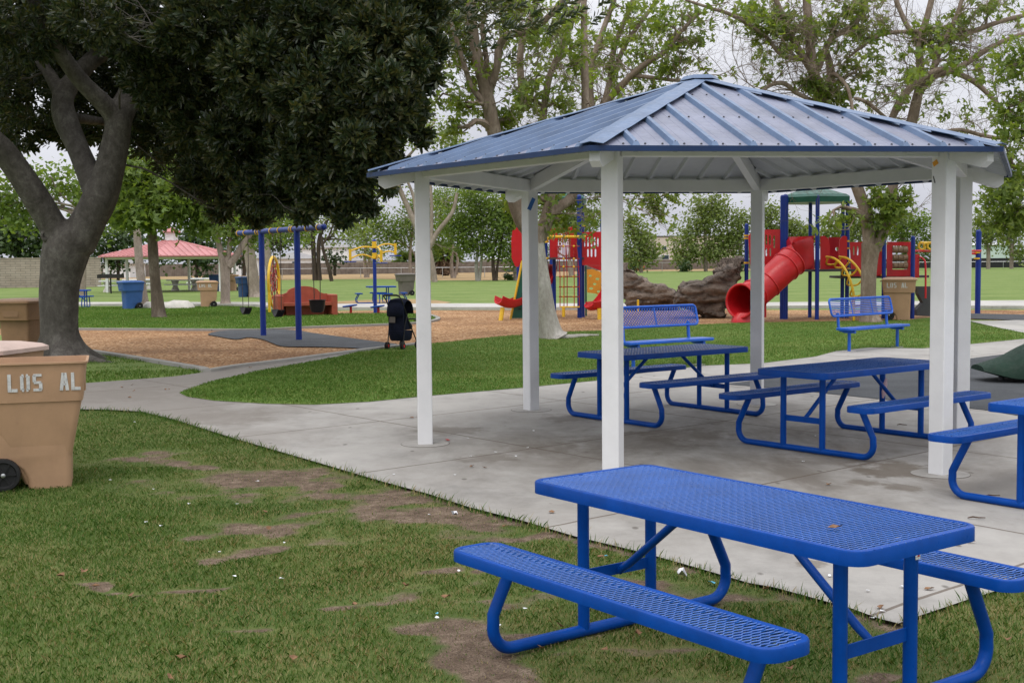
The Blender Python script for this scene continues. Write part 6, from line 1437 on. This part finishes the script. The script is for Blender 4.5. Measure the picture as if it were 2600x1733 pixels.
# ---------------- centre row
GM = 'row of trees along the dry grass behind the shelter'
cr(41, G(1100, 716).y, [[(1104, 716, 0, 8), (1096, 670, 0, 8), (1085, 630, 0, 9), (1060, 580, 0, 8), (1035, 525, 0, 7), (1010, 465, 0, 6), (1003, 400, 0, 5), (1005, 340, 0, 4)], [(1085, 640, 0, 7), (1110, 590, 0, 6), (1148, 540, 0, 5), (1160, 490, 0, 4)], [(1055, 575, 0, 5), (1050, 500, 0, 4), (1020, 430, 0, 3)], [(1095, 620, 0, 5), (1096, 520, 0, 4), (1090, 430, 0, 3)], [(1005, 430, 0, 4), (1060, 370, 0, 3), (1110, 300, 0, 2)]],
   [(960, 420, 0, 40, 30, 26), (1000, 360, 0, 50, 30, 36), (1060, 340, 0, 60, 30, 46), (1120, 350, 0, 50, 26, 34), (1160, 370, 0, 30, 20, 18), (1080, 310, 0, 40, 16, 20), (950, 480, 0, 36, 30, 26), (1130, 400, 0, 40, 24, 20), (1000, 460, 0, 40, 30, 22)], 'pale open limbed tree rising behind the left shelter post', LEAF_PALE, BARK_PALE, .36, 8, .5, group=GM, twig=dict(n=14, len=(2, 4), r=.025, lvl=1, rmax=.4))
M_ = [(42, 1213, 713, [(1175, 570, 65, 60), (1230, 540, 55, 50), (1190, 620, 60, 28), (1200, 500, 60, 26)], 'tree with a white twin trunk left of the red slide tower', BARK_WHITE),
      (43, 1256, 713, [(1275, 580, 50, 55), (1290, 520, 45, 45), (1290, 640, 34, 26), (1250, 630, 36, 22)], 'dark trunked tree just left of the red slide tower', BARK_DARK),
      (44, 1045, 708, [(1050, 570, 60, 50), (1000, 600, 50, 40), (1070, 520, 60, 34), (960, 560, 40, 40)], 'leafy tree behind the grey bin and left shelter post', BARK_PALE),
      (45, 1150, 706, [(1120, 560, 55, 50), (1110, 620, 50, 30), (1140, 500, 60, 34)], 'round crowned tree over the dead palm skirts', BARK_PALE),
      (46, 1310, 712, [(1320, 560, 45, 60), (1330, 620, 30, 34), (1300, 660, 20, 14)], 'slanting tree half hidden by the red slide tower', BARK_PALE),
      (47, 930, 705, [(920, 590, 45, 45), (950, 640, 40, 26), (905, 530, 50, 40)], 'thin tree behind the arm exerciser', BARK_PALE),
      (48, 1450, 700, [(1440, 570, 60, 50), (1490, 560, 50, 50), (1400, 540, 50, 40), (1430, 500, 60, 30), (1380, 640, 20, 30)], 'tree behind the left play structure', BARK_PALE)]
for sd, bx, by, lo, lab, bk_ in M_:
    Yb = G(bx, by).y if by > 702 else 150
    tk_ = [[(bx, by, 0, 6), (bx-4, by-40, 0, 4.5), (bx-2, by-90, 0, 3.5), (lo[0][0], lo[0][1], 0, 2.5)], [(bx+4, by, 0, 4), (bx+10, by-60, 0, 3), (lo[1][0], lo[1][1], 0, 2)]]
    cr(sd, Yb, tk_, [(a, b, 0, c, d, int(c*d*.055)) for a, b, c, d in lo], lab, LEAF_MID, bk_, .30, 11, .45, group=GM)
# dead fan palms with thatch skirts
def fanpalm(px, py, top, w, label, sc):
    g = G(px, py); Yp = g.y; t = thing('fan_palm', label, 'palm', g, 0, 'shaggy fan palms'); zt = P(px, top, Yp).z; r = w/2/pm(Yp); rng = np.random.default_rng(px)
    MB().lathe([(r*.25, 0), (r*.25, zt-g.z)], 8).build('trunk', THATCH, t, True)
    V = []
    for i in range(700):
        a = rng.uniform(0, 2*PI); z1 = rng.uniform(.35, 1)*(zt-g.z); rr_ = r*rng.uniform(.3, .6); ln = rng.uniform(.6, 1.3)*(zt-g.z)*.45; ro = r*rng.uniform(.75, 1.25)
        p0 = np.array([rr_*math.cos(a), rr_*math.sin(a), z1]); p1 = np.array([ro*math.cos(a+.2), ro*math.sin(a+.2), max(.1, z1-ln)]); w_ = np.array([-math.sin(a), math.cos(a), 0])*.10*sc
        V += [p0, (p0+p1)/2+w_, p1, (p0+p1)/2-w_]
    fast_mesh('thatch_skirt', np.array(V), 4, THATCH, t)
    V = []
    for i in range(420):
        a = rng.uniform(0, 2*PI); e = rng.uniform(-.3, 1.2); ln = r*rng.uniform(.9, 1.5); d = np.array([math.cos(a)*math.cos(e), math.sin(a)*math.cos(e), math.sin(e)]); p0 = np.array([0, 0, zt-g.z])+d*ln*.3; p1 = p0+d*ln; w_ = unit(np.cross(d, rng.normal(0, 1, 3)))*.09*sc
        V += [p0, (p0+p1)/2+w_, p1-np.array([0, 0, .2*ln]), (p0+p1)/2-w_]
    fast_mesh('frond', np.array(V), 4, LEAF_PALM, t)
fanpalm(1132, 700, 650, 60, 'shaggy fan palm with a brown thatch skirt, right of the shelter post', 2)
fanpalm(1036, 694, 664, 50, 'lower fan palm with brown thatch behind the grey bin', 2)
# ---------------- right row
GR = 'trees along the far side of the big field'
R_ = [(51, 1628, 694, [(1625, 600, 42, 40), (1600, 560, 24, 30), (1652, 640, 34, 22), (1598, 640, 34, 24), (1625, 655, 40, 16)], 'small loose tree above the left climbing rock'),
      (52, 1792, 691, [(1790, 560, 56, 46), (1745, 610, 48, 46), (1835, 620, 44, 46), (1800, 640, 70, 30), (1775, 520, 34, 24), (1830, 540, 40, 30), (1735, 655, 40, 20), (1815, 505, 18, 18)], 'big round leafy tree seen through the middle of the shelter'),
      (53, 1880, 690, [(1870, 600, 40, 40), (1885, 650, 30, 26), (1880, 560, 30, 24)], 'tree hidden partly by the back right shelter post'),
      (54, 1958, 690, [(1955, 545, 40, 40), (1945, 600, 40, 34), (1980, 590, 34, 30), (1925, 560, 30, 30)], 'tree left of the tube slide'),
      (55, 2040, 688, [(2030, 590, 40, 28), (2010, 570, 30, 22), (2070, 600, 40, 24), (2110, 590, 36, 24)], 'low tree behind the tube slide tower'),
      (56, 2170, 688, [(2160, 590, 40, 34), (2195, 560, 36, 40), (2140, 610, 30, 22)], 'tree behind the right sycamore trunk'),
      (57, 2300, 686, [(2290, 590, 44, 36), (2330, 570, 36, 36), (2270, 560, 34, 30), (2350, 620, 30, 30), (2320, 640, 40, 22)], 'dense tree behind the red game panel'),
      (58, 2400, 685, [(2400, 590, 40, 40), (2440, 600, 36, 40), (2385, 640, 34, 24)], 'tree mostly hidden by the right shelter posts'),
      (59, 2509, 684, [(2500, 600, 34, 34), (2525, 570, 30, 28), (2490, 560, 26, 26)], 'slim tree in front of the pale teal building'),
      (60, 2568, 685, [(2560, 600, 34, 34), (2590, 640, 30, 24), (2585, 570, 30, 30)], 'second tree in front of the pale teal building near the right edge')]
for sd, bx, by, lo, lab in R_:
    Yb = 195 if bx < 1700 else 215
    yb = by; tk_ = [[(bx, 692 if bx < 2400 else 684, 0, 5), (bx, yb-50, 0, 5), (lo[0][0], lo[0][1], 0, 3)], [(bx, yb-35, 0, 3), (lo[1][0], lo[1][1], 0, 2)], [(bx, yb-45, 0, 3), (lo[2][0], lo[2][1], 0, 2)]]
    cr(sd, Yb, tk_, [(a, b, 0, c, d, int(c*d*.062)) for a, b, c, d in lo], lab, LEAF_FAR if sd != 57 else LEAF_MID, BARK_PALE, .50, 10, .62, group=GR)
for (px, py, w_, h_, lab) in ((1612, 684, 30, 22, 'low grey green shrub by the far fence left of the round tree'), (1735, 688, 26, 22, 'dark shrub under the left side of the round tree'), (1866, 690, 34, 26, 'dark shrub right of the round tree'), (1296, 706, 14, 12, 'little bright bush at the foot of the row near the slide tower')):
    Yb = 210 if px > 1400 else 125
    cr(px, Yb, [], [(px, py-h_*.4, 0, w_*.7, h_*.6, int(w_*h_*.06))], lab, LEAF_DARK, BARK_DARK, .5, 8, .4, name='shrub', branch=False)
# ================================================================== GRASS BLADES (stuff)
def blades(name, poly, dens, hgt, wid, mat, dirtf=None, holes=(), zb=0., seed=1, bbox=None, densf=None):
    rng = np.random.default_rng(seed); xs = [p[0] for p in poly]; ys = [p[1] for p in poly]
    x0, x1, y0, y1 = bbox or (min(xs), max(xs), min(ys), max(ys)); n = int((x1-x0)*(y1-y0)*dens)
    x = rng.uniform(x0, x1, n); y = rng.uniform(y0, y1, n); k = inpoly(x, y, poly)
    k &= np.abs(x/np.maximum(y, 1)) < .46
    for h in holes: k &= ~inpoly(x, y, h)
    x, y = x[k], y[k]
    if densf is not None: q = rng.uniform(0, 1, len(x)) < densf(x, y); x, y = x[q], y[q]
    hs = np.ones(len(x))
    if dirtf is not None: d = dirtf(x, y); q = rng.uniform(0, 1, len(x)) > np.clip((d-.16)*2.3, 0, .90); x, y, d = x[q], y[q], d[q]; hs = 1-.45*np.clip(d*2, 0, 1)
    tuft = .5*fbm(x*2.2, y*2.2, 3, 17)+.5*fbm(x*7, y*7, 2, 19); n = len(x); h = hgt*hs*rng.uniform(.45, 1.15, n)*(.55+.9*tuft)
    a = rng.uniform(0, 2*PI, n); lean = h*rng.uniform(.15, 1.0, n); b = a+rng.normal(0, .6, n)+PI/2
    z = .00872*(np.clip(y, -5, 18)-12)+zb; w = wid*rng.uniform(.6, 1.3, n)
    near_ = ((x > -7) & (x < 7) & (y < 16) & (y > 4)); 
    if name.startswith('worn'): z = z-.012-near_*.022*fbm(x*3, y*3, 3, 21)-.003
    wx, wy = np.cos(a)*w/2, np.sin(a)*w/2; lx, ly = np.cos(b)*lean, np.sin(b)*lean
    v0 = np.stack([x-wx, y-wy, z], 1); v1 = np.stack([x+wx, y+wy, z], 1); v2 = np.stack([x+wx*.7+lx*.35, y+wy*.7+ly*.35, z+h*.6], 1); v3 = np.stack([x-wx*.7+lx*.35, y-wy*.7+ly*.35, z+h*.6], 1); v4 = np.stack([x+lx, y+ly, z+h*(1-.25*rng.uniform(0, 1, n))], 1)
    V = np.stack([v0, v1, v2, v4, v3], 1).reshape(-1, 3)
    o = fast_mesh(name, V, 5, mat); o['kind'] = 'stuff'; return o
def grassmat(name, c1, c2, c3, straw, sf):
    mt, nt, b = newmat(name); g = N(nt, 'ShaderNodeNewGeometry'); co = coords(nt)
    n1 = math_(nt, 'ADD', math_(nt, 'MULTIPLY', noise(nt, co, 1.1, 4, .6), .5), math_(nt, 'MULTIPLY', noise(nt, co, .33, 3, .6), .5)); f = math_(nt, 'ADD', math_(nt, 'MULTIPLY', g.outputs['Random Per Island'], .35), math_(nt, 'MULTIPLY', n1, .65))
    col = ramp(nt, f, [(.33, c1), (.5, c2), (.67, c3)])
    sxx = N(nt, 'ShaderNodeSeparateXYZ'); L(nt, co, sxx.inputs[0]); r2 = math_(nt, 'FRACT', math_(nt, 'MULTIPLY', g.outputs['Random Per Island'], 37.7)); n2 = noise(nt, co, 1.7, 4, .65)
    col = mix(nt, math_(nt, 'LESS_THAN', r2, math_(nt, 'MULTIPLY', math_(nt, 'MULTIPLY', ramp(nt, n2, [(.38, (.25,)*3), (.66, (1, 1, 1))]), ramp(nt, math_(nt, 'ADD', math_(nt, 'MULTIPLY', sxx.outputs[0], .2), .75), [(.1, (.25,)*3), (.6, (1, 1, 1))])), sf)), col, straw)
    L(nt, col, b.inputs['Base Color']); b.inputs['Roughness'].default_value = .6; b.inputs['Specular IOR Level'].default_value = .2
    t = N(nt, 'ShaderNodeBsdfTranslucent'); L(nt, mix(nt, 1., col, (1.3, 1.3, .7), 'MULTIPLY'), t.inputs[0]); ms = N(nt, 'ShaderNodeMixShader'); ms.inputs[0].default_value = .3
    L(nt, b.outputs[0], ms.inputs[1]); L(nt, t.outputs[0], ms.inputs[2]); L(nt, ms.outputs[0], nt.nodes['Material Output'].inputs[0]); return mt
GR_NEAR = grassmat('worn_grass_blades', (.045, .125, .018), (.085, .165, .028), (.15, .205, .050), (.38, .31, .16), .45)
GR_FRESH = grassmat('fresh_grass_blades', (.070, .155, .022), (.105, .20, .034), (.17, .25, .06), (.32, .30, .13), .22)
near_poly = [(-9, 3.5), (9, 3.5), (9, 16.2)]+[(-9, 16.2)]
in_conc = conc_poly
blades('worn_grass', near_poly, 8000, .032, .0034, GR_NEAR, dirt, [in_conc], seed=1, bbox=(-7, 7, 4.3, 15.4), densf=lambda x, y: np.clip(7.5/y, .35, 1)**1.3)
# ragged fringe of longer blades where lawn meets slab
edge = [Vector((*q, 0)) for q in gp(*CONC_NEAR[1:], *CONC_RIGHT[:4])]
ring = []
for i in range(len(edge)-1):
    d_ = (edge[i+1]-edge[i]); 
    if d_.length < .01: continue
    nrm = Vector((d_.y, -d_.x, 0)).normalized(); ring.append((edge[i], edge[i+1], nrm))
FV = []
rg2 = np.random.default_rng(4)
for a_, b_, nrm in ring:
    ln = (b_-a_).length; n = int(ln*170)
    for _ in range(n):
        t_ = rg2.random(); p = a_.lerp(b_, t_)+nrm*rg2.uniform(-.012, .06)
        if rg2.random() > .35+.65*vnoise(np.array([p.x*3.]), np.array([p.y*3.]), 2)[0]: continue
        h = rg2.uniform(.03, .075)*(1.5 if rg2.random() < .06 else 1); lx, ly = rg2.normal(0, .35, 2)*h; lx -= nrm.x*h*.25; ly -= nrm.y*h*.25; an = rg2.uniform(0, PI); w = .0022+rg2.random()*.0015
        z = S(p.y)-.02; wx, wy = math.cos(an)*w, math.sin(an)*w
        FV += [(p.x-wx, p.y-wy, z), (p.x+wx, p.y+wy, z), (p.x+wx*.7+lx*.4, p.y+wy*.7+ly*.4, z+h*.6), (p.x+lx, p.y+ly, z+h), (p.x-wx*.7+lx*.4, p.y-wy*.7+ly*.4, z+h*.6)]
o = fast_mesh('worn_grass', np.array(FV), 5, GR_NEAR); o['kind'] = 'stuff'
blades('worn_grass', [(-20, 15.5), (-2, 15.5), (-2, 24), (-20, 26)], 700, .06, .008, GR_FRESH, dirt, [in_conc, mulch], seed=2, bbox=(-10.5, -2, 15.5, 24))
blades('lawn_grass', central, 2100, .034, .0056, GR_FRESH, None, [], .002, 3, bbox=(-6, 14, 14, 35), densf=lambda x, y: np.clip(18/y, .3, 1)**1.6)
blades('lawn_grass', island, 420, .05, .013, GR_FRESH, None, [], .02, 4, bbox=(-18, -2, 28, 52))
# ================================================================== LITTER, FALLEN LEAVES, TWIGS
def scrap(px, py, w, h_, name, mat, label, cat, group=None, dz=.006, seed=0, curl=.3):
    g = G(px, py); rng = np.random.default_rng(seed+int(px)*7+int(py)); onc = inpoly(np.array([g.x]), np.array([g.y]), conc_poly)[0]
    z = S(g.y)+(dz if onc or g.y > 16 else -.002); n = rng.integers(5, 8); mb = MB(); top = []; 
    for k in range(n):
        a = 2*PI*k/n; r = rng.uniform(.6, 1.1); top.append((r*w/2*math.cos(a), r*h_/2*math.sin(a), rng.uniform(0, 1)*curl*min(w, h_)))
    c = (0, 0, curl*min(w, h_)*.1); vs = [c]+top; vs2 = [(x, y, q-.0015) for x, y, q in vs]
    fs = [(0, k+1, (k+1) % n+1) for k in range(n)]; mb.add(vs, fs); mb.add(vs2, [f[::-1] for f in fs]); m_ = len(vs)
    mb.f += [(k+1, m_+k+1, m_+(k+1) % n+1, (k+1) % n+1) for k in range(n)]
    o = mb.build(name, mat); o.location = (g.x, g.y, z+.002); o.rotation_euler.z = rng.uniform(0, 6); tag(o, label, cat, group); return o
GW = 'white paper scraps dropped on the worn grass'; LW_ = 'small white paper scrap lying on the worn foreground lawn'
for px, py in ((653, 1221), (390, 1241), (279, 1218), (480, 1278), (602, 1278), (408, 1334), (371, 1325), (722, 1377), (557, 1401), (1334, 1544), (1110, 1567), (1570, 1546), (1268, 1587), (715, 1377+90), (596, 1462), (1165, 1448), (1090, 1306), (342, 1071)): scrap(px, py, .034, .024, 'paper_scrap', PAPER, LW_, 'litter', GW)
GW2 = 'white paper flecks dropped on the concrete'; LW2 = 'small white fleck of paper lying on the concrete'
for px, py in ((1188, 1114), (1195, 1160), (1258, 1149), (1340, 1138), (1310, 1160), (1355, 1095), (2106, 1464), (2135, 1494), (2123, 1494), (2203, 1502), (2290, 1492), (2240, 1554), (2214, 1568), (1155, 1207), (2040, 1173), (1000, 1206), (2070, 1108)): scrap(px, py, .034, .024, 'paper_fleck', PAPER, LW2, 'litter', GW2)
GD = 'brown dry leaves on the worn grass'; LD = 'curled brown dry leaf lying on the foreground grass'
for px, py in ((900, 1534), (1133, 1515), (1424, 1590), (1457, 1595), (1525, 1414), (1280, 1337), (675, 1300), (682, 1343), (2560, 1623), (462, 1672), (745, 1670), (1375, 1645), (332, 1513), (155, 1462), (1030, 1488), (1945, 1495), (2003, 1698), (1620, 1608), (240, 1488), (432, 1720), (1535, 1648), (215, 1449)): scrap(px, py, .055, .038, 'dry_leaf', DRYLEAF, LD, 'leaf', GD, curl=.6)
GD2 = 'brown dry leaves on the paving'; LD2 = 'small brown dry leaf lying on the paving'
for px, py in ((1197, 1186), (1231, 1189), (1400, 1302), (2465, 1378), (335, 978), (340, 993), (330, 1010), (420, 990), (430, 989), (310, 984), (635, 934), (1046, 1062), (2105, 1232), (2235, 1545), (2360, 1497)): scrap(px, py, .06, .04, 'dry_leaf', DRYLEAF, LD2, 'leaf', GD2, curl=.4)
scrap(1136, 1118, .09, .05, 'wrapper', REDSCRAP, 'red wrapper on the concrete by the left shelter post', 'litter')
scrap(1809, 1479, .06, .05, 'wrapper', CYANP, 'bright blue wrapper in the grass beside the foreground table frame', 'litter')
scrap(1289, 1484, .06, .03, 'wrapper', CYANP, 'pale blue wrapper in the grass left of the foreground bench seat', 'litter')
scrap(1109, 1556, .035, .02, 'wrapper', CYANP, 'tiny blue scrap in the grass under the left end of the foreground seat', 'litter')
scrap(1538, 1410, .03, .02, 'wrapper', CYANP, 'tiny turquoise scrap seen between the foreground table legs', 'litter')
scrap(1731, 1461, .07, .06, 'foil_wrapper', SILVER, 'crumpled silver foil wrapper at the grass edge under the table', 'litter', curl=.9)
scrap(1155, 1307, .06, .05, 'foil_wrapper', SILVER, 'crumpled silver foil wrapper on bare dirt left of the table', 'litter', curl=.9)
def stick(px, py, ln, rz, label, z=None, Z=None):
    g = Z or G(px, py, .012); o = MB().tube([(-ln/2, 0, 0), (-ln*.2, .01, .006), (ln*.1, -.006, .004), (ln/2, .012, .0)], [.004, .006, .005, .003], 6).build('stick', STICK, None, True); o.location = g; o.rotation_euler.z = rz; tag(o, label, 'stick')
stick(1365, 1496, .10, .9, 'short brown stick in the grass below the foreground seat'); stick(2520, 1258, .13, .1, 'thin dark twig on the concrete inside the right table frame'); stick(2480, 1314, .12, -.1, 'brown twig on concrete right of the foreground table'); stick(1990+300, 1078, .10, -.3, 'dark twig on concrete under the middle table')
def on_roof(px, py, k=4):
    A_, B_ = hx(k, RE, HE), hx(k+1, RE, HE); ap = Vector((HC.x, HC.y, HA)); n = (B_-A_).cross(ap-A_).normalized(); d_ = ray(px, py); t_ = (A_-Vector((0, 0, CH))).dot(n)/d_.dot(n); return Vector((0, 0, CH))+d_*t_+n*.012
for px, py, ln, r_, lab in ((2068, 349, .30, .0, 'bent dark twig lying along the blue roof eave'), (2063, 345, .12, -.5, 'short dark twig on the blue roof just above the eave')):
    g = on_roof(px, py); stick(px, py, ln, r_, lab, Z=g)
# brown leaf on the foreground table
l_ = MB().add([(-.05, 0, .008), (-.01, .018, .02), (.04, .006, .012), (.05, -.004, .022), (0, -.016, .008), (-.05, 0, .006), (-.01, .018, .018), (.04, .006, .010), (.05, -.004, .020), (0, -.016, .006)], [(0, 1, 4), (1, 2, 4), (2, 3, 4), (6, 5, 9), (7, 6, 9), (8, 7, 9)]).build('dry_leaf', DRYLEAF); l_.scale = (.6, .6, .8); l_.location = G(2120, 1341, .76); tag(l_, 'dark red brown leaf lying on top of the foreground table', 'leaf')
# streamer remnants under the middle table
PINK = paint('pale_pink_plastic', (.55, .38, .42), .5, .1, 10)
for px, py, w_, h_, lab in ((2246, 985, .05, .20, 'pale pink plastic scrap taped to the far left leg of the middle table'), (2341, 975, .045, .07, 'small pink plastic scrap taped to the far right leg of the middle table')):
    c = P(px, py, 12.35); o = MB().loft([[(x*q, y*q, z) for x, y in rrect(w_/2, .012, .01)] for q, z in ((.4, -h_/2), (1, -h_*.2), (.9, h_*.2), (.4, h_/2))]).build('plastic_scrap', PINK); o.location = c; o.rotation_euler = (0, .22, .5); tag(o, lab, 'litter')

# ================================================================== SKY, LIGHT
w = bpy.data.worlds.new("World"); scene.world = w; w.use_nodes = True; nt = w.node_tree; nt.nodes.clear()
SUN_EL, SUN_AZ = math.radians(58), math.radians(200)
sky = nt.nodes.new('ShaderNodeTexSky'); sky.sky_type = 'NISHITA'; sky.sun_disc = False; sky.sun_elevation = SUN_EL; sky.sun_rotation = SUN_AZ; sky.dust_density = 3; sky.air_density = 1
tc = nt.nodes.new('ShaderNodeTexCoord'); sep = nt.nodes.new('ShaderNodeSeparateXYZ'); nt.links.new(tc.outputs['Generated'], sep.inputs[0])
# overcast deck: brighter overhead, soft darker bands
zc_ = math_(nt, 'MAXIMUM', sep.outputs[2], 0.)
g_ = ramp(nt, zc_, [(0, (7.2, 7.4, 8.3)), (.06, (9.0, 9.1, 9.9)), (.22, (11.3, 11.4, 12.0)), (.5, (16, 16.1, 16.5)), (1, (26, 26, 26.5))])
mp = nt.nodes.new('ShaderNodeMapping'); mp.inputs['Scale'].default_value = (1, 1, 3.2); nt.links.new(tc.outputs['Generated'], mp.inputs[0])
cn = noise(nt, mp.outputs[0], 2.6, 5, .55, .4); cm = ramp(nt, cn, [(.3, (.72, .73, .76)), (.5, (.96, .96, .97)), (.7, (1.14, 1.14, 1.12))])
cl = mix(nt, 1., g_, cm, 'MULTIPLY'); fin = mix(nt, .92, sky.outputs[0], cl)
bg = nt.nodes.new('ShaderNodeBackground'); bg.inputs[1].default_value = .1; nt.links.new(fin, bg.inputs[0])
out = nt.nodes.new('ShaderNodeOutputWorld'); nt.links.new(bg.outputs[0], out.inputs[0])
sl_ = bpy.data.lights.new('sun', 'SUN'); sl_.energy = 1.2; sl_.angle = math.radians(25); sl_.color = (1, .97, .92)
so = bpy.data.objects.new('sun', sl_); COL.objects.link(so)
sd = Vector((math.sin(SUN_AZ)*math.cos(SUN_EL), math.cos(SUN_AZ)*math.cos(SUN_EL), math.sin(SUN_EL))); so.rotation_euler = sd.to_track_quat('Z', 'Y').to_euler()
scene.view_settings.view_transform = 'Standard'; scene.view_settings.look = 'None'; scene.view_settings.exposure = 0; scene.view_settings.gamma = 1
EXPOSURE = -.22
scene.view_settings.exposure = EXPOSURE
